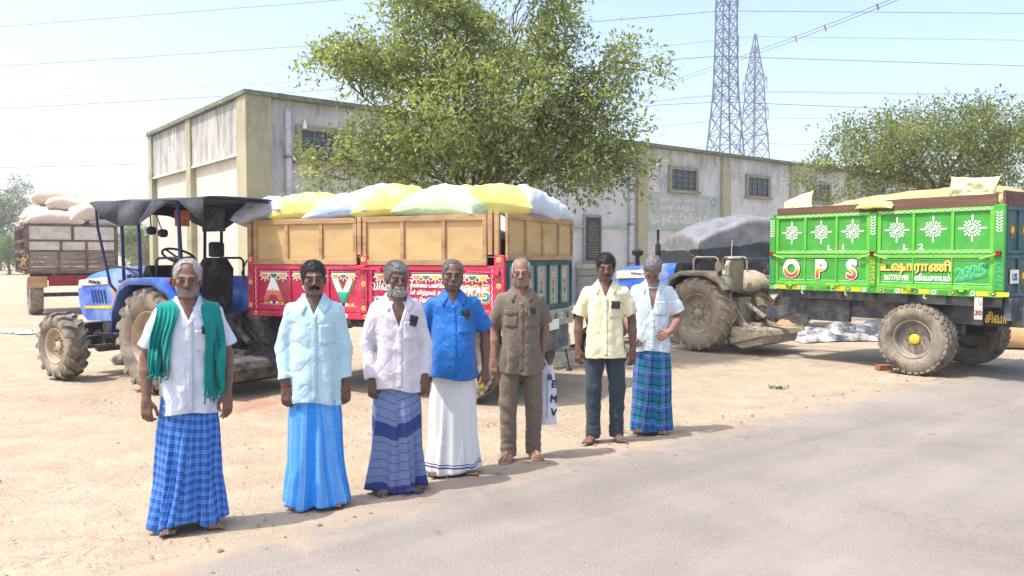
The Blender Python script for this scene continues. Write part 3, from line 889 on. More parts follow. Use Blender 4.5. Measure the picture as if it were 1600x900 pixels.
blobs = [PB(1350, 235, 70, 45, YT2, 1.4), PB(1410, 215, 70, 42, YT2, 1.5), PB(1480, 205, 75, 45, YT2, 1.5), PB(1535, 200, 60, 42, YT2 + .5, 1.4), PB(1550, 250, 65, 42, YT2, 1.4),
         PB(1430, 255, 75, 30, YT2, 1.3), PB(1330, 280, 70, 24, YT2 - .5, 1.0), PB(1500, 275, 85, 26, YT2, 1.3), PB(1610, 235, 50, 50, YT2, 1.3), PB(1285, 272, 32, 14, YT2 - .6, .6, .8)]
base = P(1470, 400, YT2); base.z = 0
pal2 = [np.array([.085, .108, .052]), np.array([.20, .225, .09]), np.array([.28, .29, .10])]
make_tree('shade_tree', base, P(1465, 305, YT2), blobs, 2000, 13, .112, .42, pal2, 'broad flat-topped tree standing behind the green trailer', 'tree', 33, trunk_r=.17, limbs=10, hole=.12, twig=.44)

# hazy scrub far behind the brown trailer
def scrub(name, px, py, rx, ry, Y_, seed, label, pal_, n=300, L=.2, cat='tree', bare=False, nb=4):
    rs = np.random.RandomState(seed)
    bl = []
    for k in range(nb):
        bl.append(PB(px + rs.uniform(-.45, .45) * rx, py + rs.uniform(-.35, .35) * ry, rx * rs.uniform(.45, .7), ry * rs.uniform(.4, .62), Y_ + rs.uniform(-1, 1), rx * Y_ / FPX * .6))
    b = P(px, 400, Y_); b.z = 0
    make_tree(name, b, P(px, py + ry * .6, Y_), bl, n, 9, L, .4, pal_, label, cat, seed, trunk_r=.12, limbs=nb, hole=.2, twig=.6, group='scrub beyond the parked trailers')
ph = [np.array([.06, .075, .04]), np.array([.12, .14, .06]), np.array([.16, .16, .08])]
pg = [np.array([.05, .085, .025]), np.array([.12, .17, .045]), np.array([.2, .22, .06])]
pd = [np.array([.10, .095, .08]), np.array([.15, .14, .11]), np.array([.2, .18, .14])]
scrub('scrub_tree', 35, 318, 34, 55, 95, 41, 'thin grey half-bare tree rising above the brown trailer, at the picture edge', pd, 170, .32)
scrub('scrub_tree', 0, 345, 40, 62, 90, 42, 'dusty bushy tree cut by the edge of the picture', ph, 420, .36, nb=6)
scrub('scrub_tree', -70, 345, 60, 66, 92, 47, 'bushy tree mostly outside the picture beyond the dirt track', ph, 300, .36)
scrub('bush', 14, 388, 46, 36, 72, 43, 'low dusty green bush beside the wheel side of the brown trailer', pg, 520, .26, 'bush', nb=6)
scrub('bush', 206, 382, 36, 38, 66, 44, 'bright green bush between the brown trailer and the warehouse', pg, 620, .24, 'bush', nb=6)
scrub('bush', 110, 398, 70, 26, 76, 45, 'low green bush hidden behind the brown trailer', pg, 420, .26, 'bush', nb=6)
scrub('bush', 226, 405, 24, 22, 44, 46, 'dry brown bush at the foot of the warehouse corner', pd, 260, .13, 'bush', nb=5)
scrub('bush', -60, 395, 60, 34, 74, 48, 'dusty bush just outside the edge of the picture', pg, 360, .26, 'bush', nb=5)
# ================================================================ wheels
def wheel(parent, loc, R, w, rr, tyre_m, rim_m, style='lug', out=-1, hub_m=None, name='wheel', nl=19):
    """axis along y; out = side (sign of y) that shows the dished rim"""
    wh = empty(name, loc); wh.parent = parent
    h = .035 if style == 'lug' else .012
    Rb = R - h
    prof = [(rr, -w * .36), (rr + .02, -w * .43), (rr + (Rb - rr) * .35, -w * .52), (rr + (Rb - rr) * .65, -w * .52), (Rb - .035, -w * .47), (Rb - .008, -w * .40), (Rb, -w * .2),
            (Rb, w * .2), (Rb - .008, w * .40), (Rb - .035, w * .47), (rr + (Rb - rr) * .65, w * .52), (rr + (Rb - rr) * .35, w * .52), (rr + .02, w * .43), (rr, w * .36)]
    mb = MB(); mb.lathe(prof, 48, closed=True)
    def block(a0, a1, b0, b1, y0, y1, r0, r1, r1o=None):
        r1o = r1 if r1o is None else r1o
        f = lambda a, r, y: (r * math.cos(a), y, r * math.sin(a))
        vs = [f(a0, r0, y0), f(a1, r0, y0), f(b1, r0, y1), f(b0, r0, y1), f(a0, r1, y0), f(a1, r1, y0), f(b1, r1o, y1), f(b0, r1o, y1)]
        mb.add(vs, [(0, 3, 2, 1), (4, 5, 6, 7), (0, 1, 5, 4), (1, 2, 6, 5), (2, 3, 7, 6), (3, 0, 4, 7)])
    if style == 'lug':
        for s in (-1, 1):
            for k in range(nl):
                a = 2 * PI * (k + (.25 if s > 0 else 0)) / nl; t_ = .052 / R
                block(a, a + t_, a - .13, a - .13 + t_ * 1.05, 0, s * w * .30, Rb - .02, R)
                block(a - .13, a - .13 + t_ * 1.05, a - .21, a - .21 + t_ * 1.25, s * w * .30, s * w * .515, Rb - .03, R, R - .03)
                block(a - .21, a - .21 + t_ * 1.2, a - .225, a - .225 + t_ * .9, s * w * .49, s * w * .535, Rb - .10, R - .03)
    else:
        for row, (y0, y1) in enumerate(((-.50, -.32), (-.29, -.11), (-.08, .08), (.11, .29), (.32, .50))):
            for k in range(34):
                a = 2 * PI * (k + .5 * (row % 2)) / 34; t_ = .62 * 2 * PI / 34
                drop = .012 if row in (0, 4) else 0
                block(a, a + t_, a + .02, a + .02 + t_, y0 * w, y1 * w, Rb - .02 - drop, R - drop)
    mb.build('tyre', tyre_m, wh, smooth=30)
    o = out
    mb = MB()
    rp = [(rr + .012, o * w * .40), (rr - .004, o * w * .42), (rr - .02, o * w * .36), (rr - .03, o * w * .12), (rr * .82, o * w * .08), (rr * .55, o * w * .14), (rr * .34, o * w * .15), (rr * .32, o * w * .10), (.001, o * w * .10)]
    mb.lathe(rp, 40)
    mb.lathe([(rr + .012, -o * w * .40), (rr - .02, -o * w * .36), (rr - .03, o * w * .10)], 40)
    rim = mb.build('rim', rim_m, wh, smooth=30)
    mb = MB()
    mb.lathe([(rr * .26, o * w * .10), (rr * .26, o * w * .24), (rr * .18, o * w * .28), (.001, o * w * .29)], 20)
    hub = mb.build('hub', hub_m or rim_m, wh)
    for k in range(8):
        a = 2 * PI * k / 8
        c = Vector((rr * .44 * math.cos(a), o * w * .15, rr * .44 * math.sin(a)))
        MB().cyl(c, c + Vector((0, o * .025, 0)), .014, n=6).build('nut', M['grey_metal'], wh)
    return wh

# ================================================================ painted motifs (flat print standing 2-4 mm proud, in x,z facing -y)
def disc_poly(cx, cz, r, n=14, a0=0, a1=2 * PI):
    return [(cx + r * math.cos(a0 + (a1 - a0) * i / n), cz + r * math.sin(a0 + (a1 - a0) * i / n)) for i in range(n + (0 if abs(a1 - a0 - 2 * PI) < 1e-6 else 1))]
def flat(mb, poly, y, mi=0, t=.003):
    mb.prism(poly, y - t, y, mi=mi)
def petal(cx, cz, a, r0, r1, w):
    d = (math.cos(a), math.sin(a)); s = (-d[1], d[0])
    f = lambda r, k: (cx + d[0] * r + s[0] * k, cz + d[1] * r + s[1] * k)
    return [f(r0, 0), f(r0 + (r1 - r0) * .35, -w * .7), f(r0 + (r1 - r0) * .75, -w), f(r1, 0), f(r0 + (r1 - r0) * .75, w), f(r0 + (r1 - r0) * .35, w * .7)]
def flower(parent, cx, cz, y, r, petals, heart):
    mb = MB()
    for k in range(6): flat(mb, petal(cx, cz, k * PI / 3 + .3, r * .15, r, r * .3), y)
    f = mb.build('flower', petals, parent, smooth=0)
    mb = MB(); flat(mb, disc_poly(cx, cz, r * .36), y - .0035); mb.build('heart', heart, f, smooth=0)
def bunting(parent, x0, x1, z, y, r, cols):
    n = max(2, int(round((x1 - x0) / (2 * r)))); r = (x1 - x0) / (2 * n)
    mb = MB()
    for k in range(n):
        cx = x0 + r * (2 * k + 1)
        mb.prism(disc_poly(cx, z, r * .98, 10, PI, 2 * PI), y - .003, y)
        for q in range(5):
            a = PI + PI * (q + .5) / 5
            flat(mb, petal(cx, z, a, r * .9, r * 1.45, r * .11), y)
    mb.b2(x0, x1, y - .003, y, z, z + .012)
    mb.build('lace', M['white'], parent, smooth=0)
    for k in range(n):
        cx = x0 + r * (2 * k + 1); mb = MB()
        mb.prism(disc_poly(cx, z - .004, r * .72, 10, PI, 2 * PI), y - .007, y - .0035)
        mb.build('scallop', cols[k % len(cols)], parent, smooth=0)
def petal_row(parent, cx, z, y, n, r, cols):
    for k in range(n):
        mb = MB(); q = k - (n - 1) / 2
        flat(mb, [(cx + q * r * 1.5 + a * r * .75, z + b * r) for a, b in ((-1, 0), (-.8, .55), (0, .95), (.8, .55), (1, 0), (0, -.2))], y)
        mb.build('painted_petal', cols[int(abs(q) + .6) % len(cols)], parent, smooth=0)
def sunburst(parent, cx, cz, y, r, m):
    mb = MB()
    for k in range(16):
        a = 2 * PI * k / 16 + PI / 2
        mb_r = r if k % 4 == 0 else r * (.72 if k % 2 == 0 else .62)
        flat(mb, petal(cx, cz, a, r * .34, mb_r, r * .07), y)
    o = mb.build('sunburst', m, parent, smooth=0)
    mb = MB(); mb.lathe([(r * .32, 0), (r * .32, -.003), (r * .26, -.003), (r * .26, 0)], 20, Matrix.Translation((cx, y, cz)))
    for q in (-.1, 0, .1): mb.bar((cx - r * .17, y - .002, cz + q * r - r * .08), (cx + r * .17, y - .002, cz + q * r + r * .10), .003, r * .06)
    mb.build('sunburst_eye', m, o, smooth=0)
def wavy(parent, x0, x1, z, y, amp, per, wd, m, vertical=False, name='painted_line'):
    mb = MB(); n = int(abs(x1 - x0) / per * 8)
    pt = [(x0 + (x1 - x0) * i / n, z + amp * math.sin(2 * PI * (x1 - x0) * i / n / per)) for i in range(n + 1)]
    vs = []
    for a, b in pt:
        if vertical: vs += [(b - wd, y - .002, a), (b + wd, y - .002, a)]
        else: vs += [(a, y - .002, b - wd), (a, y - .002, b + wd)]
    mb.add(vs, [(2 * i, 2 * i + 1, 2 * i + 3, 2 * i + 2) for i in range(n)])
    return mb.build(name, m, parent, smooth=0)

def framed(parent, x0, x1, z0, z1, y, nb, fm, pm, fw=.05, rib=.045, depth=.03, name='side_panel', cuts=None):
    """drop side: a rail all round, ribs between the bays, one sheet in each bay; returns [(xa, xb)]"""
    root = empty(name, (0, 0, 0)); root.parent = parent
    MB().b2(x0, x1, y, y + depth, z1 - fw, z1).build('rail', fm, root, bev=.004)
    MB().b2(x0, x1, y, y + depth, z0, z0 + fw).build('rail', fm, root, bev=.004)
    cuts = cuts or [x0 + (x1 - x0) * k / nb for k in range(nb + 1)]
    for k, c in enumerate(cuts):
        a, b = (c, c + fw) if k == 0 else ((c - fw, c) if k == len(cuts) - 1 else (c - rib / 2, c + rib / 2))
        MB().b2(a, b, y + .002, y + depth - .002, z0 + fw, z1 - fw).build('rib', fm, root, bev=.003)
    bays = []
    for k in range(len(cuts) - 1):
        a = cuts[k] + (fw if k == 0 else rib / 2); b = cuts[k + 1] - (fw if k == len(cuts) - 2 else rib / 2)
        MB().b2(a - .002, b + .002, y + depth * .72, y + depth, z0 + fw - .002, z1 - fw + .002).build('sheet', pm, root)
        bays.append((a, b))
    return root, bays, y + depth * .72

# ================================================================ red trailer
TA = math.radians(-24.6); TL, TW = 3.62, 2.1
t_dir = Vector((math.cos(TA), math.sin(TA), 0)); t_away = Vector((-math.sin(TA), math.cos(TA), 0))
rear_near = P(788, 400, 8.62); rear_near.z = 0
ctr = rear_near - t_dir * TL / 2 + t_away * TW / 2
red = empty('farm_trailer', ctr, TA, 'red painted farm trailer with plywood side boards, loaded with yellow and white sacks', 'trailer')
L2, W2 = TL / 2, TW / 2
ZB, ZR, ZT = .92, 1.57, 2.14
MB().b2(-L2 + .04, L2 - .04, -W2 + .06, W2 - .06, ZB + .02, ZB + .08).build('deck', M['chassis'], red)
for s in (-1, 1): MB().b2(-L2 + .02, L2 - .02, s * W2 - .05 * (s > 0) , s * W2 + .05 * (s < 0) + 0, ZB, ZB + .075).build('bottom_rail', M['red'], red, bev=.005)
def flowers_along(parent, x0, x1, z, y, n, r, cols):
    for k in range(n):
        cx = x0 + (x1 - x0) * k / (n - 1)
        flower(parent, cx, z, y, r, cols[k % len(cols)], M['orange'] if k % 2 else M['navy'])
flowers_along(red, -L2 + .12, L2 - .15, ZB + .04, -W2 - .002, 13, .03, [M['letter_outline'], M['navy'], M['white']])
for k in range(6):
    MB().b2(-L2 + .22 + k * .6, -L2 + .30 + k * .6, -W2 - .004, -W2 - .001, ZB + .014, ZB + .062).build('painted_patch', M['olive'], red)
for xp, wd in ((-L2 + .045, .09), (-.03, .10), (L2 - .06, .12)):
    po = MB().b2(xp - wd / 2, xp + wd / 2, -W2 - .012, -W2 + .06, ZB + .077, ZR + .12).build('post', M['red'], red, bev=.006)
    for k in range(5):
        flower(po, xp, ZB + .14 + k * .145, -W2 - .0125, .034 if k % 2 == 0 else .026, M['letter_outline'] if k % 2 == 0 else M['navy'], M['orange'])
    for k in range(4):
        MB().b2(xp - .018, xp + .018, -W2 - .016, -W2 - .0125, ZB + .19 + k * .145, ZB + .235 + k * .145).build('painted_patch', M['olive'], po)
cut_f = [-L2 + .095, -L2 + .095 + .56, -L2 + .095 + 1.15, -.085]
cut_r = [.025, .025 + .55, .025 + 1.14, L2 - .125]
pf, bf, yf = framed(red, -L2 + .095, -.085, ZB + .082, ZR, -W2 + .004, 3, M['red'], M['red_d'], .055, .03, .03, cuts=cut_f)
pr, brr, yr = framed(red, .025, L2 - .125, ZB + .082, ZR, -W2 + .004, 3, M['red'], M['red_d'], .055, .03, .03, cuts=cut_r)
BC_ = [M['orange'], M['leafgreen'], M['yellow'], M['leafgreen']]
for par, bays in ((pf, bf), (pr, brr)):
    for a, b in bays:
        bunting(par, a + .03, b - .03, ZR - .11, yf - .002, .062, BC_)
        MB().b2(a + .01, b - .01, yf - .004, yf - .001, ZR - .085, ZR - .08).build('painted_line', M['white'], par)
        MB().b2(a + .01, b - .01, yf - .004, yf - .001, ZB + .15, ZB + .154).build('painted_line', M['white'], par)
for (a, b) in bf: petal_row(pf, (a + b) / 2, ZB + .165, yf - .002, 7, .030, [M['navy'], M['white'], M['orange'], M['yellow'], M['leafgreen'], M['tealp']])
petal_row(pr, (brr[2][0] + brr[2][1]) / 2, ZB + .165, yf - .002, 5, .030, [M['navy'], M['orange'], M['yellow'], M['tealp']])
petal_row(pr, (brr[1][0] + brr[1][1]) / 2, ZB + .165, yf - .002, 5, .030, [M['navy'], M['orange'], M['yellow'], M['tealp']])
wavy(pr, ZB + .1, ZR - .04, L2 - .15, -W2 + .003, .006, .07, .004, M['white'], True)
wavy(pf, ZB + .1, ZR - .04, -L2 + .12, -W2 + .003, .006, .07, .004, M['white'], True)
LS = .36
GA = mk_grad('letter_white_pink', [(0, srgb(232, 92, 92)), (.42, srgb(235, 120, 110)), (.5, srgb(240, 235, 230)), (1, srgb(240, 240, 236))], 0, .25)
GS = mk_grad('letter_white_yellow', [(0, srgb(240, 170, 30)), (.42, srgb(245, 195, 50)), (.5, srgb(240, 238, 230)), (1, srgb(240, 240, 236))], 0, .25)
GV = mk_grad('letter_white_teal', [(0, srgb(20, 150, 130)), (.42, srgb(40, 180, 160)), (.5, srgb(240, 240, 236)), (1, srgb(240, 240, 236))], 0, .25)
for ch, (a, b), gm_ in zip('ASV', bf, (GA, GS, GV)):
    cx = (a + b) / 2 - .01
    lettering(ch, LS, M['olive'], pf, (cx + .018, yf - .003, ZB + .205), .030, sx=1.15)
    lettering(ch, LS, gm_, pf, (cx, yf - .008, ZB + .215), .018, sx=1.15)
a, b = brr[0]
lettering('விவசாயி', .15, M['white'], pr, ((a + b) / 2, yf - .004, ZB + .36), .003, slant=.3, sx=.8)
lettering('முருகன்', .15, M['white'], pr, ((a + b) / 2, yf - .004, ZB + .20), .003, slant=.3, sx=.8)
a, b = brr[1]
for k, s_ in enumerate(('ெவளுண்ைம பண்ேண, சிவை', 'ெநற்கள் விற்றவர், தன் துைண', 'ைவ ெநல்கள் நன்று')):
    lettering(s_, .062, M['white'], pr, ((a + b) / 2, yf - .004, ZB + .40 - k * .082), .0022, sx=.86, cell=.0028)
a, b = brr[2]
GN = mk_grad('number_paint', [(0, srgb(20, 120, 120)), (.45, srgb(60, 160, 150)), (.5, srgb(236, 236, 232)), (.75, srgb(240, 236, 230)), (.8, srgb(230, 120, 60)), (1, srgb(220, 70, 60))], 0, .20)
lettering('2025', .245, M['orange'], pr, ((a + b) / 2 + .008, yf - .003, ZB + .245), .030, sx=.95, rot=(0, -.05, 0))
lettering('2025', .245, M['white'], pr, ((a + b) / 2, yf - .0075, ZB + .25), .016, sx=.95, rot=(0, -.05, 0))
lettering('2025', .245, GN, pr, ((a + b) / 2, yf - .012, ZB + .25), .004, sx=.95, rot=(0, -.05, 0))
for x0, x1, z in ((-.02, .20, ZR - .05), (L2 - .45, L2 - .08, ZR - .075), (-.22, -.02, ZR - .03)):
    la = MB().tube([(x0, -W2 - .03, z + .01), (x1, -W2 - .03, z)], .013, 8).build('latch_rod', M['red'], red)
    MB().b2(x1 - .03, x1 + .03, -W2 - .045, -W2 - .0125, z - .03, z + .03).build('catch', M['red'], la, bev=.005)
for k, x in enumerate((-1.25, -.62, .45, 1.3)):
    mb = MB(); mb.tube([(x - .09, -W2 - .02, ZB + .055), (x + .09, -W2 - .02, ZB + .05)], .012, 8); mb.b2(x - .02, x + .02, -W2 - .035, -W2 - .002, ZB + .03, ZB + .085)
    mb.build('hinge', M['red'], red)
    MB().tube([(x, -W2 - .01, ZB), (x, -W2 - .03, ZB - .03), (x + .02, -W2 - .03, ZB - .045), (x + .035, -W2 - .02, ZB - .03)], .007, 6).build('rope_hook', M['red'], red)
mb = MB(); mb.tube([(-L2 + .0, -W2 - .02, ZR + .06), (-L2 - .08, -W2 - .03, ZR - .1), (-L2 - .03, -W2 - .04, ZR - .3)], .01, 6); mb.build('chain', M['dark_metal'], red)
# plywood boards
def ply_boards(x0, x1, z0, z1, y, nb, tall_slot=None, M4=None, parent=red):
    root = empty('board', (0, 0, 0)); root.parent = parent
    if M4: root.matrix_local = M4
    fw, d = .065, .035
    MB().b2(x0, x1, y, y + d, z1 - fw, z1).build('batten', M['timber'], root, bev=.004)
    MB().b2(x0, x1, y, y + d, z0, z0 + fw).build('batten', M['timber'], root, bev=.004)
    for k in range(nb + 1):
        c = x0 + (x1 - x0) * k / nb
        a, b = (c, c + .05) if k == 0 else ((c - .05, c) if k == nb else (c - .024, c + .024))
        MB().b2(a, b, y + .002, y + d - .002, z0 + fw, z1 - fw).build('batten', M['timber'], root, bev=.004)
    for k in range(nb):
        a = x0 + (x1 - x0) * k / nb + .02; b = x0 + (x1 - x0) * (k + 1) / nb - .02
        MB().b2(a, b, y + d * .75, y + d * 1.1, z0 + fw - .01, z1 - fw + .01).build('plywood_panel', M['ply'], root)
    return root
ply_boards(-L2 + .09, -.135, ZR + .004, ZT - .005, -W2 - .005, 3)
ply_boards(-.045, L2 - .215, ZR + .004, ZT, -W2 - .005, 3)
for x, tp in ((-L2 + .03, ZT - .02), (-.09, ZT), (L2 - .17, ZT + .03), (L2 - .09, ZT + .025)):
    MB().b2(x - .028, x + .028, -W2 - .012, -W2 + .045, ZR + .122, tp).build('stake', M['timber'], red, bev=.004)
MR = Matrix.Translation((L2 + .005, 0, 0)) @ Matrix.Rotation(PI / 2, 4, 'Z')
ply_boards(-W2 + .02, W2 - .02, ZR + .06, ZT + .01, -.03, 4, M4=MR)
for y in (-.5, .0, .55): MB().b2(-L2 + .02, L2 - .03, W2 - .05 + y * 0, W2 - .01, ZR + .1, ZT - .05).build('far_board', M['ply'], red) if y == 0 else None
MB().b2(-L2, -L2 + .03, -W2 + .07, W2 - .07, ZB + .08, ZT - .03).build('front_board', M['timber'], red)
MB().b2(-L2 + .04, L2 - .06, W2 - .04, W2 - .005, ZB + .08, ZR + .09).build('far_side', M['red_d'], red)
# tail side: dark teal frame, pale painted panels
tail = empty('tailgate', (0, 0, 0)); tail.parent = red
tail.matrix_local = Matrix.Translation((L2 - .02, 0, 0)) @ Matrix.Rotation(PI / 2, 4, 'Z')
tz0, tz1 = ZB + .10, ZR + .055
MB().b2(-W2 + .06, W2, -.03, .01, tz1 - .06, tz1).build('rail', M['teal_d'], tail)
MB().b2(-W2 + .06, W2, -.03, .01, tz0, tz0 + .06).build('rail', M['teal_d'], tail)
for k in range(6):
    c = -W2 + .09 + k * (TW - .12) / 5
    MB().b2(c - .03, c + .03, -.034, .008, tz0 + .06, tz1 - .06).build('rib', M['teal_d'], tail)
    if k < 5:
        d = (TW - .12) / 5
        sh = MB().b2(c + .03, c + d - .03, -.008, .006, tz0 + .058, tz1 - .058).build('sheet', M['pale'], tail)
        mx = c + d / 2
        for q in range(4):
            flower(sh, mx, tz0 + .13 + q * .10, -.010, .035, [M['yellow'], M['tealp'], M['orange'], M['white']][q], M['navy'])
        for s in (-1, 1): MB().b2(mx + s * .12 - .004, mx + s * .12 + .004, -.011, -.0085, tz0 + .08, tz1 - .08).build('painted_line', M['teal_d'], sh)
MB().b2(-W2, W2, -.05, .02, ZB - .12, ZB + .09).build('tail_beam', M['pale'], tail)
for k in range(9): flower(tail, -W2 + .2 + k * .21, ZB + .0, -.0525, .05, [M['teal_d'], M['white'], M['olive']][k % 3], M['olive'])
MB().b2(-W2 + .65, W2 - .1, -.02, .03, ZB - .42, ZB - .13).build('skirt', M['chassis'], tail)
sgn = MB().b2(-W2 + .55, -W2 + .85, -.05, -.03, ZB - .48, ZB - .22).build('number_board', M['yellow'], tail)
lettering('07', .19, M['navy'], sgn, (-W2 + .70, -.053, ZB - .42), .004)
MB().b2(.18, .5, -.06, -.052, ZB - .16, ZB - .03).build('number_plate', M['white'], tail)
# chassis, axle, drawbar
for y in (-.42, .42): MB().b2(-L2 + .05, L2 - .05, y - .05, y + .05, ZB - .15, ZB + .018).build('chassis_beam', M['chassis'], red)
for x in np.linspace(-L2 + .2, L2 - .2, 6): MB().b2(x - .035, x + .035, -W2 + .08, W2 - .08, ZB - .06, ZB + .017).build('cross_member', M['chassis'], red)
MB().cyl((L2 - .62, -.85, .46), (L2 - .62, .85, .46), .055).build('axle', M['dark_metal'], red)
for y in (-.45, .45): MB().b2(L2 - 1.05, L2 - .2, y - .04, y + .04, ZB - .34, ZB - .16).build('leaf_spring', M['dark_metal'], red)
for s in (-1, 1): wheel(red, (L2 - .62, s * .80, .46), .46, .26, .24, M['rubber'], M['rim_grey'], 'block', s)
MB().b2(-L2 + .3, -L2 + .85, -.95, -.55, ZB - .34, ZB - .02).build('tool_box', M['black'], red, bev=.01)
MB().b2(.1, .5, -.75, -.60, ZB - .62, ZB - .1).build('mud_flap', M['black'], red)
mb = MB()
mb.bar((-L2 + .5, -.45, ZB - .2), (-L2 - .35, -.72, .50), .09, .12); mb.bar((-L2 + .5, .45, ZB - .2), (-L2 - .35, -.60, .50), .09, .12)
mb.bar((-L2 - .3, -.66, .50), (-L2 - .6, -.72, .50), .12, .10)
mb.build('drawbar', M['chassis'], red)

# ================================================================ green trailer
GANG = math.atan2(-2.79, 2.10); GL, GW = 3.5, 2.0
g_dir = Vector((math.cos(GANG), math.sin(GANG), 0)); g_away = Vector((-math.sin(GANG), math.cos(GANG), 0))
gn = P(1569, 400, 10.2); gn.z = 0
gctr = gn - g_dir * GL / 2 + g_away * GW / 2
grn = empty('farm_trailer', gctr, GANG, 'bright green painted farm trailer heaped with loose grain', 'trailer')
l2, w2 = GL / 2, GW / 2
gb, gm1, gt = 1.14, 1.71, 2.33
MB().b2(-l2 + .04, l2 - .04, -w2 + .06, w2 - .06, gb + .02, gb + .08).build('deck', M['chassis'], grn)
MB().b2(-l2, l2, -w2, -w2 + .06, gb, gb + .085).build('bottom_rail', M['green'], grn, bev=.005)
for k in range(14):
    x = -l2 + .12 + k * (GL - .24) / 13
    if k % 2 == 0: flower(grn, x, gb + .043, -w2 - .002, .035, M['white'], M['maroon'])
    else: flower(grn, x, gb + .043, -w2 - .002, .03, M['maroon'], M['white'])
    MB().b2(x + .05, x + .19, -w2 - .004, -w2 - .001, gb + .015, gb + .07).build('painted_patch', M['yellow'] if k % 4 < 2 else M['leafgreen'], grn)
for xp, wd, z1 in ((-l2 + .05, .10, gt - .02), (0.0, .10, gt - .01), (l2 - .06, .12, gt + .02)):
    po = MB().b2(xp - wd / 2, xp + wd / 2, -w2 - .012, -w2 + .06, gb + .087, z1).build('post', M['green_d'], grn, bev=.006)
    mb = MB()
    for k in range(9):
        z = gb + .14 + k * .055; s = 1 if k % 2 else -1
        mb.tube([(xp - s * .03, -w2 - .0135, z), (xp + s * .01, -w2 - .0135, z + .03), (xp + s * .032, -w2 - .0135, z + .012), (xp + s * .02, -w2 - .0135, z - .008)], .006, 4)
    mb.build('painted_scroll', M['yellow'] if abs(xp) < .2 else M['tealp'], po)
    mb = MB()
    for k in range(7):
        for s in (-1, 1): flat(mb, petal(xp, gt - .10 - k * .04, PI / 2 + s * .9, 0, .05, .009), -w2 - .0125)
    mb.build('painted_leaf', M['white'], po, smooth=0)
low, up = [], []
for (x0, x1) in ((-l2 + .10, -.055), (.055, l2 - .125)):
    r_, bb, yy = framed(grn, x0, x1, gb + .09, gm1 - .01, -w2 + .003, 3, M['green'], M['green_d'], .05, .02, .03); low.append((r_, bb))
    r2_, bb2, yy = framed(grn, x0, x1, gm1, gt, -w2 + .003, 3, M['green'], M['green_d'], .055, .04, .035); up.append((r2_, bb2))
    wavy(r2_, x0 + .02, x1 - .02, gm1 + .028, -w2 + .002, .01, .09, .004, M['white'])
    wavy(r2_, x0 + .02, x1 - .02, gt - .028, -w2 + .002, .01, .09, .004, M['white'])
    for a, b in bb: 
        MB().b2(a + .01, b - .01, yy - .006, yy - .002, gb + .165, gb + .17).build('painted_line', M['white'], r_)
        MB().b2(a + .01, b - .01, yy - .006, yy - .002, gm1 - .085, gm1 - .08).build('painted_line', M['white'], r_)
ylo = -w2 + .003 + .03 * .72; yhi = -w2 + .003 + .035 * .72
for r_, bb in up:
    for a, b in bb: sunburst(r_, (a + b) / 2, gm1 + .34, yhi - .002, .19, M['white'])
GO = mk_grad('ops_paint', [(0, srgb(200, 50, 40)), (.3, srgb(225, 110, 40)), (.48, srgb(245, 190, 60)), (.56, srgb(235, 240, 242)), (1, srgb(225, 238, 245))], 0, .28)
for ch, (a, b) in zip('OPS', low[0][1]):
    cx = (a + b) / 2
    lettering(ch, .38, M['text_dark'], low[0][0], (cx + .012, ylo - .003, gb + .20), .026, sx=.95)
    lettering(ch, .38, M['white'], low[0][0], (cx, ylo - .0075, gb + .208), .024, sx=.95)
    lettering(ch, .38, GO, low[0][0], (cx, ylo - .012, gb + .208), .010, sx=.95)
(a, b), (a1, b1_), (a2, b2_) = low[1][1]
for s_, cx in (('உஷா', (a + b) / 2), ('ராணி', (a1 + b1_) / 2)):
    lettering(s_, .17, M['text_dark'], low[1][0], (cx + .008, ylo - .003, gb + .325), .013, sx=.95, cell=.006)
    lettering(s_, .17, M['gold'], low[1][0], (cx, ylo - .0075, gb + .332), .007, sx=.95, cell=.006)
lettering('9677757198', .105, M['white'], low[1][0], ((a + b) / 2, ylo - .004, gb + .195), .003, sx=.68)
lettering('விவசாயம்', .105, M['white'], low[1][0], ((a1 + b1_) / 2, ylo - .004, gb + .20), .003, sx=.85)
lettering('2025', .22, M['tealp'], low[1][0], ((a2 + b2_) / 2, ylo - .003, gb + .24), .022, sx=.9, rot=(0, -.22, 0), slant=.2)
lettering('2025', .22, M['green_l'], low[1][0], ((a2 + b2_) / 2 - .004, ylo - .0075, gb + .245), .012, sx=.9, rot=(0, -.22, 0), slant=.2)
lettering('2025', .22, M['tealp'], low[1][0], ((a2 + b2_) / 2 - .004, ylo - .012, gb + .245), .001, sx=.9, rot=(0, -.22, 0), slant=.2)
for r_, s_, x in ((up[0][0], 'L', up[0][1][1][1] - .10), (up[0][0], '1', up[0][1][2][0] + .08), (up[1][0], 'L', up[1][1][0][1] - .10), (up[1][0], '2', up[1][1][1][0] + .08)):
    lettering(s_, .11, M['white'], r_, (x, yhi - .004, gm1 + .062), .003, sx=1.3)
for x, s in ((-l2 + .05, 1), (0, -1), (0, 1), (l2 - .06, -1)):
    la = MB().tube([(x, -w2 - .03, gm1), (x + s * .22, -w2 - .03, gm1 - .07)], .014, 8).build('latch_rod', M['green_l'], grn)
    MB().b2(x - .03, x + .03, -w2 - .05, -w2 - .0125, gm1 - .03, gm1 + .04).build('catch', M['maroon'], la, bev=.005)
for x in (-1.35, -.62, .55, 1.25):
    mb = MB(); mb.tube([(x - .1, -w2 - .022, gb + .1), (x + .1, -w2 - .022, gb + .1)], .014, 8); mb.b2(x - .03, x + .03, -w2 - .04, -w2 - .002, gb + .06, gb + .13)
    mb.build('hinge', M['green_l'], grn)
    MB().tube([(x + .2, -w2 + .0, gb - .002), (x + .2, -w2 - .02, gb - .04), (x + .22, -w2 - .02, gb - .055), (x + .235, -w2 - .01, gb - .04)], .008, 6).build('rope_hook', M['pale_sheet'], grn)
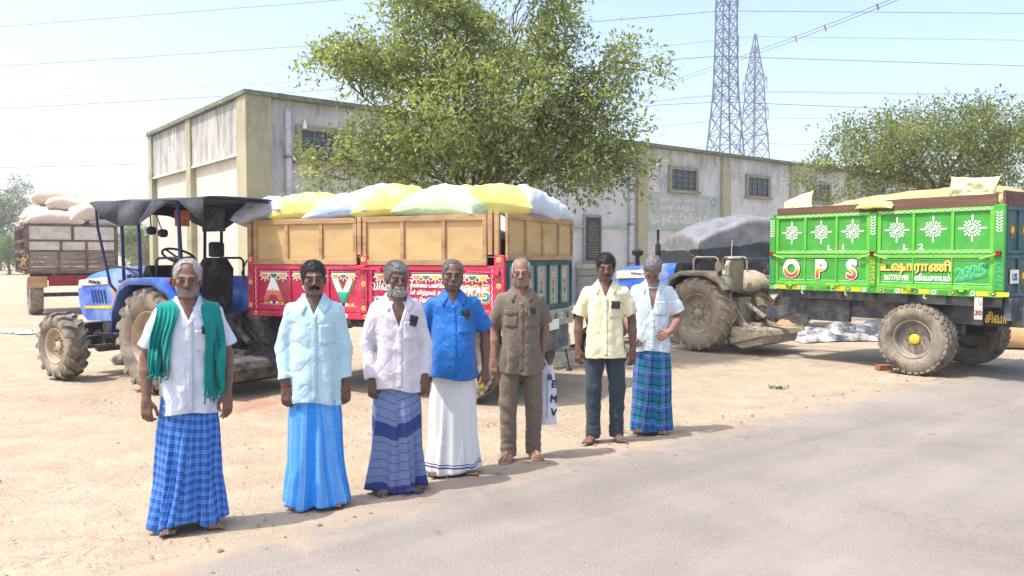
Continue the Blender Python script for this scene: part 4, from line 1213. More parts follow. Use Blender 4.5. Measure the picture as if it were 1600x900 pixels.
MB().b2(-l2 + .02, l2 - .02, w2 - .05, w2, gb + .08, gt).build('far_side', M['green_d'], grn)
MB().b2(-l2, -l2 + .03, -w2 + .06, w2 - .06, gb + .08, gt + .02).build('front_board', M['green_d'], grn)
# tail: weathered teal panels with scrolls
gtail = empty('tailgate', (0, 0, 0)); gtail.parent = grn
gtail.matrix_local = Matrix.Translation((l2 - .02, 0, 0)) @ Matrix.Rotation(PI / 2, 4, 'Z')
for z0, z1 in ((gb, gm1 - .01), (gm1, gt)):
    r_, bb, yy = framed(gtail, -w2 + .06, w2, z0, z1, -.03, 5, M['teal_d'], M['teal_d'], .05, .05, .035, name='tail_panel')
    for a, b in bb: flower(r_, (a + b) / 2, (z0 + z1) / 2, yy - .002, .13, M['olive'], M['yellow'])
sb = MB().b2(-w2 + .16, -w2 + .42, -.04, -.032, gb + .18, gb + .36).build('painted_badge', M['white'], gtail)
lettering('US', .13, M['teal_d'], sb, (-w2 + .29, -.043, gb + .22), .004)
MB().b2(-w2 + .1, w2 - .1, -.08, .0, gb - .3, gb - .005).build('tail_beam', M['chassis'], gtail)
for x, y0 in ((l2 - .30, -w2 + .02),):
    pl_ = MB().b2(x - .05, x + .05, y0 - .012, y0, gb - .3, gb - .002).build('number_tag', M['pale_sheet'], grn)
    lettering('30', .09, M['maroon'], pl_, (x, y0 - .015, gb - .24), .002)
sv = MB().b2(l2 - .36, l2 - .02, -w2 + .30, -w2 + .315, gb - .40, gb - .19).build('name_board', M['navy'], grn)
sv.data.materials[0] = M['text_dark']
lettering('சிவா', .17, M['gold'], sv, (l2 - .19, -w2 + .296, gb - .35), .006, sx=.62)
# planks and chassis
for x0, x1, z0, z1 in ((-l2 + .12, .0, gt + .003, gt + .12), (.06, l2 - .1, gt + .003, gt + .16)):
    MB().b2(x0, x1, -w2 + .01, -w2 + .045, z0, z1).build('top_plank', M['timber_old'], grn, bev=.004)
MB().b2(l2 - .055, l2 - .02, -w2 + .06, w2, gt + .003, gt + .20).build('top_plank', M['timber_old'], grn, bev=.004)
MB().b2(-l2 + .1, l2 - .1, w2 - .05, w2 - .01, gt + .003, gt + .12).build('top_plank', M['timber_old'], grn, bev=.004)
for y in (-.62, .62):
    MB().b2(-l2 + .15, l2 + .25, y - .05, y + .05, gb - .40, gb - .12).build('chassis_beam', M['chassis'], grn)
for x in np.linspace(-l2 + .2, l2 - .2, 7): MB().b2(x - .04, x + .04, -w2 + .1, w2 - .1, gb - .118, gb + .017).build('cross_member', M['chassis'], grn)
MB().b2(-l2 + .1, l2 - .05, -w2 + .10, -w2 + .16, gb - .13, gb - .003).build('side_beam', M['chassis'], grn)
WX = -l2 + GL * .67
MB().cyl((WX, -.85, .50), (WX, .85, .50), .06).build('axle', M['dark_metal'], grn)
for y in (-.55, .55): MB().b2(WX - .5, WX + .5, y - .04, y + .04, .56, .72).build('leaf_spring', M['dark_metal'], grn)
for s in (-1, 1):
    wheel(grn, (WX, s * .86, .505), .505, .34, .27, M['rubber'], M['rim_grey'], 'block', s, hub_m=M['yellow'])
mb = MB(); mb.bar((-l2 + .3, -.62, gb - .3), (-l2 - .9, -.14, .60), .10, .18); mb.bar((-l2 + .3, .62, gb - .3), (-l2 - .9, .0, .60), .10, .18); mb.bar((-l2 - .8, -.08, .60), (-l2 - 1.35, -.16, .58), .14, .10)
mb.build('drawbar', M['chassis'], grn)
MB().b2(-l2 + .55, -l2 + 1.25, -.75, -.68, gb - .48, gb - .15).build('tool_box', M['chassis'], grn)

# loose grain in the green trailer
n1, n2 = 90, 50
gx = np.linspace(-l2 + .05, l2 - .06, n1); gy = np.linspace(-w2 + .05, w2 - .06, n2)
XX, YY = np.meshgrid(gx, gy, indexing='ij')
u_, v_ = XX / l2, YY / w2
hz = gt + .03 + .36 * (1 - np.abs(v_) ** 2.0) * np.clip(1.05 - np.abs(u_ - .15) ** 3.2, 0, 1) * (.62 + .38 * (u_ * .5 + .5)) + fbm(XX * 3, YY * 3, 0, 12, 4) * .018
hz[0, :] = hz[-1, :] = gt - .1; hz[:, 0] = hz[:, -1] = gt - .05
ii = np.arange(n1 * n2).reshape(n1, n2)
F = np.stack([ii[:-1, :-1], ii[1:, :-1], ii[1:, 1:], ii[:-1, 1:]], -1).reshape(-1, 4)
t = NT('paddy_grain'); v = t.coord('Object')
c = t.ramp(t.noise(v, 60, 5, .75), [(.3, srgb(146, 120, 86)), (.5, srgb(190, 165, 124)), (.75, srgb(212, 190, 152))])
c = t.mix(t.ramp(t.noise(v, 2.5, 4, .6), [(.4, BW(0)), (.7, BW(.4))]), c, srgb(180, 152, 110))
t.col(c).set(.9, 0, .15); t.bump(t.noise(v, 75, 4, .75), .9, .02)
gh = link('grain', npmesh('grain', np.stack([XX, YY, hz], -1).reshape(-1, 3), F), t.m)
gh.location = gctr; gh.rotation_euler = (0, 0, GANG)
tag(gh, 'loose golden paddy grain heaped above the sides of the green trailer', 'grain', kind='stuff')
# ================================================================ tractors (x forward, y left, origin under the rear axle)
def tractor(loc, rz, label, muddy):
    T = empty('tractor', loc, rz, label, 'tractor', 'tractors hitched to the trailers')
    blue = M['tr_blue2'] if muddy else M['tr_blue']
    fen = M['mud'] if muddy else M['tr_blue']
    dark = M['mud'] if muddy else M['dark_metal']
    rub = M['rubber_mud'] if muddy else M['rubber']
    rim = M['mud'] if muddy else M['rim_tan']
    Rr, Rf = (.66, .44) if muddy else (.655, .46)
    HT = .62
    for s in (-1, 1):
        wheel(T, (0, s * HT, Rr), Rr, .36, .35, rub, rim, 'lug', s)
        wheel(T, (2.06, s * .70, Rf), Rf, .27, .24, rub, rim, 'lug', s, nl=16)
    # running gear
    mb = MB(); mb.b2(-.25, .35, -.22, .22, .42, .92); mb.b2(.35, 1.0, -.19, .19, .45, .88); mb.cyl((0, -.5, Rr), (0, .5, Rr), .12, n=14)
    mb.build('gearbox', dark, T, bev=.02)
    mb = MB(); mb.b2(1.0, 1.95, -.20, .20, .52, 1.0)
    for k in range(4): mb.cyl((1.15 + k * .2, .22, .82), (1.15 + k * .2, .28, .82), .05, n=10)
    mb.b2(1.2, 1.6, .2, .27, .58, .74); mb.cyl((1.7, .2, .7), (1.7, .3, .7), .09, n=12)
    mb.build('engine', M['dark_metal'] if not muddy else dark, T, bev=.01)
    mb = MB(); mb.bar((2.06, -.6, Rf + .02), (2.06, .6, Rf + .02), .14, .16); mb.cyl((2.06, -.2, Rf + .02), (2.06, .2, Rf + .02), .16, n=14)
    mb.cyl((1.78, -.5, Rf - .02), (1.78, .5, Rf - .02), .025, n=8); mb.b2(1.3, 2.3, -.15, .15, .40, .54)
    mb.build('front_axle', dark, T)
    MB().b2(2.32, 2.56, -.26, .26, .50, .72).build('front_weight', M['dark_metal'], T, bev=.02)
    # bonnet: swept section
    secs = [(.82, .31, .98, 1.55), (1.2, .31, .98, 1.54), (1.7, .295, .96, 1.51), (2.15, .28, .86, 1.45), (2.38, .25, .84, 1.37), (2.45, .21, .86, 1.27)]
    vs, fs = [], []
    for x, w, z0, z1 in secs:
        vs += [(x, -w, z0), (x, -w * 1.02, z1 - .14), (x, -w * .86, z1 - .04), (x, -w * .45, z1), (x, w * .45, z1), (x, w * .86, z1 - .04), (x, w * 1.02, z1 - .14), (x, w, z0)]
    for i in range(len(secs) - 1):
        for j in range(7):
            fs.append((i * 8 + j, i * 8 + j + 1, (i + 1) * 8 + j + 1, (i + 1) * 8 + j))
    fs.append(tuple(range(5 * 8, 5 * 8 + 8))); fs.append(tuple(range(7, -1, -1)))
    bon = MB().add(vs, fs).build('bonnet', blue, T, smooth=50)
    g = MB(); g.add([(2.455, -.19, .86), (2.455, .19, .86), (2.40, .23, 1.32), (2.40, -.23, 1.32), (2.48, -.18, .86), (2.48, .18, .86), (2.42, .20, 1.30), (2.42, -.20, 1.30)],
          [(0, 3, 2, 1), (4, 5, 6, 7), (0, 1, 5, 4), (1, 2, 6, 5), (2, 3, 7, 6), (3, 0, 4, 7)])
    gr = g.build('grille', M['silver'] if not muddy else dark, T)
    for k in range(5): MB().b2(2.42, 2.482 - k * .008, -.15, .15, .93 + k * .07, .945 + k * .07).build('slat', M['black'], gr)
    # bonnet side: grey head lamp strip, louvres, yellow flash, maker's plate on the side towards the road
    sk = MB(); sk.prism([(1.32, .90), (2.22, .84), (2.26, 1.0), (1.32, 1.05)], .272, .292)
    if not muddy:
        MB().prism([(1.62, 1.39), (1.62, 1.29), (2.36, 1.25), (2.33, 1.34)], .262, .312).build('lamp_strip', M['pale_sheet'], bon, bev=.006)
        lettering('SONALIKA', .062, M['text_dark'], bon, (1.93, .315, 1.295), .002, rot=(0, .05, PI), sx=1.0)
        for k in range(5):
            x = 1.66 + k * .075
            MB().prism([(x, 1.03), (x + .03, 1.03), (x + .085, 1.21), (x + .055, 1.21)], .280, .308).build('louvre', M['navy'], bon)
        MB().prism([(1.5, 1.0), (1.5, .965), (2.2, .94), (2.22, .975)], .278, .306).build('flash', M['yellow'], bon)
        MB().prism([(1.52, .97), (1.58, .97), (1.48, 1.10), (1.56, 1.24), (1.50, 1.24), (1.42, 1.10)], .285, .310).build('flash', M['orange'], bon)
        MB().prism([(1.32, .80), (2.15, .77), (2.28, .86), (2.35, 1.0), (2.38, 1.22), (1.32, 1.38)], .262, .300).build('side_skirt', blue, bon)
    else:
        MB().prism([(1.2, 1.27), (2.25, 1.23), (2.25, 1.38), (1.2, 1.43)], .285, .308).build('decal', mk('cream_decal', srgb(226, 214, 186), .5), bon)
        de = MB().prism([(1.35, 1.305), (2.0, 1.283), (2.0, 1.36), (1.35, 1.385)], .308, .3115).build('badge', M['white'], bon)
        lettering('SONALIKA 745', .062, M['navy'], de, (1.68, .314, 1.312), .002, rot=(0, .03, PI), sx=.95)
    # exhaust
    ex = MB(); hx = 1.55
    ex.tube([(hx, -.12, 1.35), (hx, -.12, 1.55)], .028, 10); ex.tube([(hx, -.12, 1.55), (hx, -.12, 1.60), (hx, -.12, 1.9), (hx, -.12, 1.95)], [.03, .055, .055, .03], 12); ex.tube([(hx, -.12, 1.95), (hx, -.12, 2.2)], .028, 10)
    if muddy:
        ex.build('exhaust', M['black'], T)
        ac = MB(); ac.tube([(1.95, .02, 1.3), (1.95, .02, 1.7)], .045, 10); ac.lathe([(.05, 0), (.11, .02), (.12, .1), (.06, .14), (.001, .15)], 14, Matrix.Translation((1.95, .02, 1.68)) @ Matrix.Rotation(PI / 2, 4, 'X'))
        ac.build('air_intake', M['black'], T)
    # fenders
    for s in (-1, 1):
        mb = MB(); y0, y1 = s * (HT - .21), s * (HT + .20)
        R1 = Rr + .10
        prof = [(R1 * math.cos(a) * .98, Rr + R1 * math.sin(a)) for a in np.linspace(.28, PI * .52, 6)]
        prof = [(.70, Rr + .06), (.66, Rr + .40), (.50, Rr + .66), (.30, Rr + .745), (-.18, Rr + .745), (-.46, Rr + .64), (-.60, Rr + .44)]
        n = len(prof)
        vs = [(x, y0, z) for x, z in prof] + [(x, y1, z) for x, z in prof] + [(x, y1, z - .07) for x, z in prof]
        fs = [(i, i + 1, n + i + 1, n + i) for i in range(n - 1)] + [(n + i, n + i + 1, 2 * n + i + 1, 2 * n + i) for i in range(n - 1)]
        inner = [(x, y0, z) for x, z in prof] + [(x * .3 + .05, y0, .86) for x, z in prof]
        fe = MB().add(vs, fs).add(inner, [(i, i + 1, n + i + 1, n + i) for i in range(n - 1)]).build('fender', fen, T, solid=.022, smooth=40)
        mb = MB(); mb.lathe([(.001, 0), (.05, .005), (.055, .04), (.001, .05)], 12, Matrix.Translation((-.44, s * (HT + .12), Rr + .72)) @ Matrix.Rotation(PI / 2, 4, 'Z'))
        mb.build('tail_lamp', M['maroon'], fe)
        gu = MB(); gu.tube([(.28, s * .46, Rr + .745), (.28, s * .46, Rr + .96), (.22, s * .46, Rr + 1.0), (-.18, s * .46, Rr + 1.0), (-.24, s * .46, Rr + .96), (-.24, s * .46, Rr + .72)], .016, 8)
        gu.build('hand_rail', M['black'] if not muddy else dark, T)
    # seat, console, steering wheel, levers
    mb = MB(); mb.b2(-.30, .12, -.22, .22, .98, 1.08); mb.build('seat', M['black'], T, bev=.03)
    mb = MB(); mb.prism([(-.22, 1.05), (.22, 1.05), (.25, 1.52), (.15, 1.66), (-.15, 1.66), (-.25, 1.52)], -.05, .05, Matrix.Translation((-.27, 0, 0)) @ Matrix.Rotation(PI / 2, 4, 'Z'))
    mb.build('seat_back', M['black'] if not muddy else dark, T, bev=.02)
    MB().b2(-.34, -.25, -.10, .10, 1.665, 1.86).build('head_rest', M['black'], T, bev=.03) if not muddy else None
    mb = MB(); mb.prism([(.62, .9), (.815, .9), (.815, 1.54), (.72, 1.56), (.64, 1.40)], -.28, .28); mb.b2(.0, .65, -.3, .3, .84, .90)
    mb.build('console', M['black'], T, bev=.01)
    MS = Matrix.Translation((.48, 0, 1.68)) @ Matrix.Rotation(math.radians(-28), 4, 'Y')
    mb = MB(); mb.tube([MS @ Vector((.21 * math.cos(a), .21 * math.sin(a), 0)) for a in np.linspace(0, 2 * PI, 28, endpoint=False)], .016, 8, closed=True)
    for k in range(3):
        a = 2 * PI * k / 3 + .4; mb.tube([MS @ Vector((0, 0, -.03)), MS @ Vector((.21 * math.cos(a), .21 * math.sin(a), 0))], .013, 6)
    mb.tube([MS @ Vector((0, 0, -.02)), MS @ Vector((.0, 0, -.10)), (.70, 0, 1.42)], [.05, .035, .03], 10)
    mb.build('steering_wheel', M['black'], T)
    for p, q in (((.35, .16, .9), (.30, .2, 1.28)), ((.42, -.16, .9), (.38, -.2, 1.26)), ((-.05, -.33, 1.0), (.08, -.34, 1.36))):
        mb = MB(); mb.tube([p, q], .010, 6); mb.tube([q, (q[0], q[1], q[2] + .05)], .022, 8); mb.build('lever', M['black'], T)
    # rear: hitch, lift arms, implement frame
    mb = MB(); mb.b2(-.50, -.25, -.20, .20, .45, .95); mb.bar((-.3, .28, .62), (-.95, .42, .42), .05, .07); mb.bar((-.3, -.28, .62), (-.95, -.42, .42), .05, .07)
    mb.bar((-.35, 0, .95), (-.9, 0, .62), .05, .05); mb.bar((-.30, .25, .98), (-.72, .36, .52), .035, .035); mb.bar((-.30, -.25, .98), (-.72, -.36, .52), .035, .035)
    mb.bar((-.4, 0, .48), (-.85, 0, .48), .09, .05)
    mb.build('hitch', dark, T)
    mb = MB(); mb.prism([(-.60, .30), (-1.25, .34), (-1.2, .42), (-.62, .46)], -.60, .60); mb.prism([(-.62, .16), (-1.22, .36), (-1.18, .20), (-.8, .10)], -.56, .56)
    mb.bar((-.60, -.6, .22), (-1.30, -.6, .42), .03, .10); mb.bar((-.60, .6, .22), (-1.30, .6, .42), .03, .10)
    mb.build('implement', dark, T)
    mb = MB()
    for k in range(4):
        y_ = .10 + k * .06; mb.tube([(.9 - k * .1, y_ + .12, .95), (.55, y_ + .2, .82 + k * .03), (.1, y_ + .16, .98), (-.35, y_ * .6, .90 - k * .05)], .011, 6)
    mb.tube([(1.1, .26, .98), (1.3, .30, .86), (1.6, .29, .90), (1.9, .24, .78)], .014, 6); mb.tube([(1.0, .25, .70), (1.4, .30, .62), (1.95, .3, .60)], .016, 6)
    mb.build('hoses', M['black'], T)
    mb = MB(); mb.cyl((1.25, .24, .70), (1.25, .24, .86), .05, n=12); mb.cyl((1.5, .24, .60), (1.5, .24, .72), .06, n=12); mb.b2(.95, 1.15, .2, .32, .62, .85); mb.build('filter', M['grey_metal'] if not muddy else dark, T)
    # mirror, tool guards
    mb = MB(); mb.tube([(-.42, HT + .1, Rr + .70), (-.50, HT + .22, Rr + .82)], .010, 6)
    mb.prism([(.06 * math.cos(a), .085 * math.sin(a)) for a in np.linspace(0, 2 * PI, 16, endpoint=False)], -.012, .012, Matrix.Translation((-.50, HT + .22, Rr + .84)) @ Matrix.Rotation(1.1, 4, 'Z'))
    if muddy: mb.build('mirror', dark, T)
    for s in (-1, 1):
        mb = MB(); mb.tube([(.78, s * .40, .52), (.78, s * .52, .44), (.55, s * .52, .42)], .02, 6); mb.b2(.45, .80, s * .35 - .09, s * .35 + .09, .43, .46); mb.build('step', dark, T)
    return T

HB = Vector((-.845, .535, 0)).normalized()
nearb = P(247, 400, 9.72); nearb.z = 0
LB = Vector((-HB.y, HB.x, 0))
blue_t = tractor(nearb - LB * .62, math.atan2(HB.y, HB.x), 'blue tractor with a black cloth canopy, parked at the red trailer', False)
# canopy and its posts on the blue tractor
T = blue_t
cz = 2.42
mb = MB()
def can(u, v):
    x = 1.42 - u * 2.35; y = (v - .5) * 1.30
    z = cz - .022 * abs(2 * v - 1) ** 3 - .010 * math.sin(u * PI * 3) ** 2 - .03 * u
    if abs(2 * v - 1) > .97: z -= .02
    return (x, y, z)
mb.grid(can, 20, 16)
cn = mb.build('canopy', M['canopy'], T, solid=.012)
mb = MB()
def fro(u, v): return (1.42 + .02 - v * .16, (u - .5) * 1.30, cz - .08 - v * .32 + .05 * (1 - abs(2 * u - 1)))
mb.grid(lambda u, v: (1.42 + .01 - .10 * v, (u - .5) * (1.30 - .22 * v), can(0, u)[2] - v * .16), 14, 4)
for s in (0, 1):
    mb.add([can(.0, s), can(.28, s), (1.42 - .66, (s - .5) * 1.30, cz - .36), (1.42 - .33, (s - .5) * 1.30, cz - .36 + .10), ], [(0, 1, 2, 3)])
    mb.add([can(.28, s), can(.58, s), (1.42 - 1.05, (s - .5) * 1.32, cz - .36), (1.42 - .66, (s - .5) * 1.32, cz - .36)], [(0, 1, 2, 3)])
    mb.add([can(.58, s), can(.74, s), (1.42 - 1.05, (s - .5) * 1.32, cz - .36)], [(0, 1, 2)])
    mb.add([can(.80, s), can(1, s), (1.42 - 2.35, (s - .5) * 1.30, cz - .38)], [(0, 1, 2)])
mb.build('canopy_side', M['canopy'], T, solid=.01)
for s in (-1, 1):
    mb = MB()
    mb.tube([(1.36, s * .60, cz - .08), (1.34, s * .60, cz - .35), (1.20, s * .52, 1.30), (.98, s * .42, 1.05), (.90, s * .40, .62)], .018, 8)
    mb.build('canopy_post', M['navy'], T)
    for x in (.76, .40):
        mb = MB(); mb.tube([(x, s * .62, cz - .10), (x, s * .60, 1.34)], .022, 8); mb.build('canopy_post', M['navy'], T)
    mb = MB(); mb.tube([(-.35, s * .58, cz - .06), (-.30, s * .50, 1.36)], .022, 8); mb.build('canopy_post', M['navy'], T)
    mb = MB(); mb.tube([(1.38, s * .62, cz - .07), (-.9, s * .62, cz - .07)], .016, 6); mb.build('canopy_rail', M['navy'], T)
for x in (1.38, .6, -.88):
    MB().tube([(x, -.62, cz - .065), (x, .62, cz - .065)], .014, 6).build('canopy_rail', M['navy'], T)
mb = MB(); mb.tube([(1.05, .66, 1.52), (.95, .66, 1.56), (.38, .64, 1.50)], .014, 8); mb.tube([(1.0, .4, 1.50), (.6, .55, 1.46), (.5, .56, 1.36)], .014, 8); mb.build('side_rail', M['black'], T)
mb = MB(); mb.b2(.42, .86, .36, .62, 1.335, 1.37); mb.b2(.5, .62, .42, .5, 1.37, 1.45); mb.b2(.66, .74, .44, .52, 1.37, 1.43); mb.cyl((.80, .5, 1.37), (.80, .5, 1.44), .035); mb.build('tool_tray', M['dark_metal'], T)
for k, (x, z) in enumerate(((.34, 2.0), (.28, 1.97))):
    mb = MB(); mb.lathe([(.001, -.05), (.05, -.04), (.055, .02), (.04, .05), (.001, .06)], 12, Matrix.Translation((x, .48 - k * .12, z))); mb.tube([(x, .48 - k * .12, z), (x, .5, cz - .1)], .008, 5); mb.build('work_lamp', M['black'], T)
mb = MB(); mb.b2(1.22, 1.32, .52, .60, cz - .26, cz - .16); mb.build('loudspeaker', M['black'], T, bev=.02)
MB().b2(-.22, .2, -.2, -.16, cz - .42, cz - .10).build('canopy_pocket', M['canopy'], T)
MB().b2(.10, .12, .1, .3, cz - .36, cz - .16).build('sticker', mk('orange_print', srgb(190, 110, 80), .6, var=.4, scale=20), T)

HM = Vector((-.66, .75, 0)).normalized()
nearm = P(1096, 400, 14.05); nearm.z = 0
LM = Vector((-HM.y, HM.x, 0))
mud_t = tractor(nearm - LM * .62, math.atan2(HM.y, HM.x), 'mud-caked tractor with a blue bonnet hitched to the green trailer', True)
mb = MB(); mb.b2(-.55, .1, -.30, .30, 1.02, 1.06); mb.tube([(-.5, .75, 1.62), (-.5, -.75, 1.62)], .016, 8); mb.tube([(-.5, .75, 1.62), (-.5, .75, 1.36)], .016, 8); mb.tube([(-.5, -.75, 1.62), (-.5, -.75, 1.36)], .016, 8)
mb.build('rear_rail', M['dark_metal'], mud_t)

# ================================================================ brown trailer
BA = math.radians(36)
ba = Vector((-math.sin(BA), math.cos(BA), 0)); bl = Vector((math.cos(BA), math.sin(BA), 0))
A_ = P(41, 400, 22.3); A_.z = 0
bw, blen = 2.32, 3.5
brt = empty('farm_trailer', A_ + bl * bw / 2, BA, 'weathered brown farm trailer with pale upper sheets, stacked with cream sacks', 'trailer')
# local x = across, y = away from the road
z0, z1, z2, z3 = 1.18, 1.82, 2.12, 2.58
h = bw / 2
MB().b2(-h + .03, h - .03, .03, blen, z0, z0 + .07).build('deck', M['chassis'], brt)
for za, zb in ((z0, z0 + .06), (z1 - .03, z1 + .03), (z2 - .03, z2 + .03), (z3 - .05, z3)):
    MB().b2(-h, h, -.02, .03, za, zb).build('rail', M['brown_paint'], brt)
for x in (-h + .04, -.36, .36, h - .04): MB().b2(x - .035, x + .035, -.024, .026, z0 + .06, z1 - .03).build('rib', M['brown_paint'], brt)
for x in (-h + .04, -.30, .35, h - .04): MB().b2(x - .035, x + .035, -.024, .026, z1 + .03, z2 - .03).build('rib', M['brown_paint'], brt)
for x in (-h + .04, 0, h - .04): MB().b2(x - .035, x + .035, -.024, .026, z2 + .03, z3 - .05).build('rib', M['brown_paint'], brt)
for a, b in ((-h + .075, -.395), (-.325, .325), (.395, h - .075)):
    for k in range(4):
        zz = z0 + .062 + k * (z1 - z0 - .09) / 4
        MB().b2(a, b, -.004 - .006 * (k % 2), .015, zz, zz + (z1 - z0 - .09) / 4 - .012).build('plank', M['brown_board'], brt)
for a, b in ((-h + .075, -.335), (-.265, .315), (.385, h - .075)): MB().b2(a, b, -.004, .012, z1 + .03, z2 - .03).build('sheet', M['pale_sheet'], brt)
for a, b in ((-h + .075, -.035), (.035, h - .075)): MB().b2(a, b, -.004, .012, z2 + .03, z3 - .05).build('sheet', M['pale_sheet'], brt)
for s in (-1, 1):
    for k in range(6):
        y = .06 + k * (blen - .1) / 5; MB().b2(s * h - .035, s * h + .035, y - .03, y + .03, z0, z3).build('side_post', M['brown_paint'], brt)
    for zz in (z0 + .03, z0 + .4, z1, z2, z3 - .06): MB().b2(s * h - .02, s * h + .02, .1, blen, zz - .04, zz + .04).build('side_slat', M['brown_paint'], brt)
    MB().b2(s * (h - .04) - .008, s * (h - .04) + .008, .1, blen, z0 + .07, z3 - .1).build('side_sheet', M['tr_blue2'] if s < 0 else M['brown_board'], brt)
for x in (-.5, .5): MB().b2(x - .05, x + .05, .0, blen, z0 - .2, z0 - .003).build('chassis_beam', M['chassis'], brt)
MB().b2(-.62, .62, -.05, .1, .82, 1.12).build('tail_beam', M['maroon'], brt)
MB().b2(-h + .1, h - .1, .2, .34, .98, z0 - .003).build('cross_beam', M['brown_paint'], brt)
MB().cyl((-1.0, .55, .55), (1.0, .55, .55), .06).build('axle', M['dark_metal'], brt)
MB().cyl((.25, .05, 0.0), (.25, .05, .9), .03, n=8).build('prop_stand', M['dark_metal'], brt)
MB().b2(-1.15, -.66, -.03, .02, .78, 1.10).build('mud_flap', M['timber'], brt)
for s in (-1, 1):
    w_ = wheel(brt, (s * .92, .55, .55), .55, .34, .28, M['rubber'], M['rim_grey'], 'block', -s)
    w_.rotation_euler = (0, 0, PI / 2)
mb = MB()
rs = np.random.RandomState(3)
for k in range(40):
    p = Vector((-h - .04 + rs.normal(0, .03), -.03 + rs.uniform(0, .12), 1.6 + rs.normal(0, .14)))
    mb.tube([p, p + Vector((rs.normal(0, .1), rs.normal(0, .04), rs.normal(-.12, .1)))], .008, 3, False)
o = mb.build('straw_tuft', mk('straw', srgb(206, 178, 112), .9, var=.2, bump=0), brt)

# ================================================================ covered trailer behind the muddy tractor
ca = math.atan2(.24, .97)
tarp_t = empty('farm_trailer', Vector((4.05, 16.95, 0)) + Vector((math.cos(ca), math.sin(ca), 0)) * 1.85 + Vector((-math.sin(ca), math.cos(ca), 0)) * 1.0, ca, 'farm trailer under a slack grey tarpaulin behind the muddy tractor', 'trailer')
MB().b2(-1.7, 1.7, -.9, .9, .85, 1.15).build('body', M['chassis'], tarp_t)
for s in (-1, 1): wheel(tarp_t, (.5, s * .8, .46), .46, .26, .24, M['rubber'], M['rim_grey'], 'block', s)
MB().cyl((.5, -.8, .46), (.5, .8, .46), .05).build('axle', M['dark_metal'], tarp_t)
n1, n2 = 110, 90
s_ = np.linspace(-1, 1, n1); r_ = np.linspace(-1, 1, n2)
A2, B2 = np.meshgrid(s_, r_, indexing='ij')
def sq(a, e): return np.sign(a) * np.abs(a) ** e
# sheet over a heap: middle on top, borders hanging
px_ = 1.9 * np.clip(A2 * 1.28, -1, 1) * (1 + .03 * np.abs(A2)); py_ = 1.05 * np.clip(B2 * 1.75, -1, 1)
ea = np.clip((np.abs(A2) - .78) / .22, 0, 1); eb = np.clip((np.abs(B2) - .57) / .43, 0, 1)
top = 2.60 - .75 * np.clip(-A2 - .30, 0, 1) ** 1.2 * 1.3 - .10 * A2 ** 2 - .16 * np.clip(B2 * 1.75, -1, 1) ** 2
drop = np.maximum(ea * 1.05, eb * 1.20)
zz = top - drop + fbm(px_ * 1.6, py_ * 1.6, drop * 2, 31, 3) * .05
fold = np.sin(px_ * 6 + fbm(px_, py_, zz * 1.5, 33, 2) * 4) * .05 * np.clip(drop * 1.6, 0, 1) + fbm(px_ * 3, py_, zz * 5, 35, 3) * .045 * np.clip(.3 + drop, 0, 1)
swag = np.sin((zz - 1.2) * 11 + px_ * 1.6) * .035 * np.clip(drop * 2, 0, 1)
px2 = px_ + np.sign(A2) * (ea * .05 + fold * ea); py2 = py_ + np.sign(B2) * (eb * .06 + (fold + swag) * eb)
V = np.stack([px2, py2, zz], -1).reshape(-1, 3)
ii = np.arange(n1 * n2).reshape(n1, n2)
F = np.stack([ii[:-1, :-1], ii[1:, :-1], ii[1:, 1:], ii[:-1, 1:]], -1).reshape(-1, 4)
t = NT('tarpaulin'); v = t.coord('Object')
sp = t.n('ShaderNodeSeparateXYZ'); t.l(v, sp.inputs[0])
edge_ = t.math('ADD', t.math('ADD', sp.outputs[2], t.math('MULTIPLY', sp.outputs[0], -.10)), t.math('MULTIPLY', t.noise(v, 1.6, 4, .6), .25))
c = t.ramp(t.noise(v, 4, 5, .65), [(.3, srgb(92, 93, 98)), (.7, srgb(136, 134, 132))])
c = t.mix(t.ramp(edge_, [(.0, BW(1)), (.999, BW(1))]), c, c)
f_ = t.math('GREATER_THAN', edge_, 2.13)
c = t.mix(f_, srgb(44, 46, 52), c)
t.col(c).set(.38, 0, .5); t.bump(t.noise(v, 10, 4, .6, dist=.8), .35, .03)
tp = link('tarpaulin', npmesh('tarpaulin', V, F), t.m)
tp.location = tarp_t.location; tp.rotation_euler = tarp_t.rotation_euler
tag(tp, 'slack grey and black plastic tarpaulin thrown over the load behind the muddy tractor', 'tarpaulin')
mb = MB()
for k, x in enumerate((-1.2, -.2, .9)): mb.tube([(x, -1.14, 1.1), (x, -1.12, 1.8), (x + .1, -1.0, 2.25), (x + .15, -.4, 2.5)], .008, 5)
mb.build('tie_rope', M['pale_sheet'], tp)
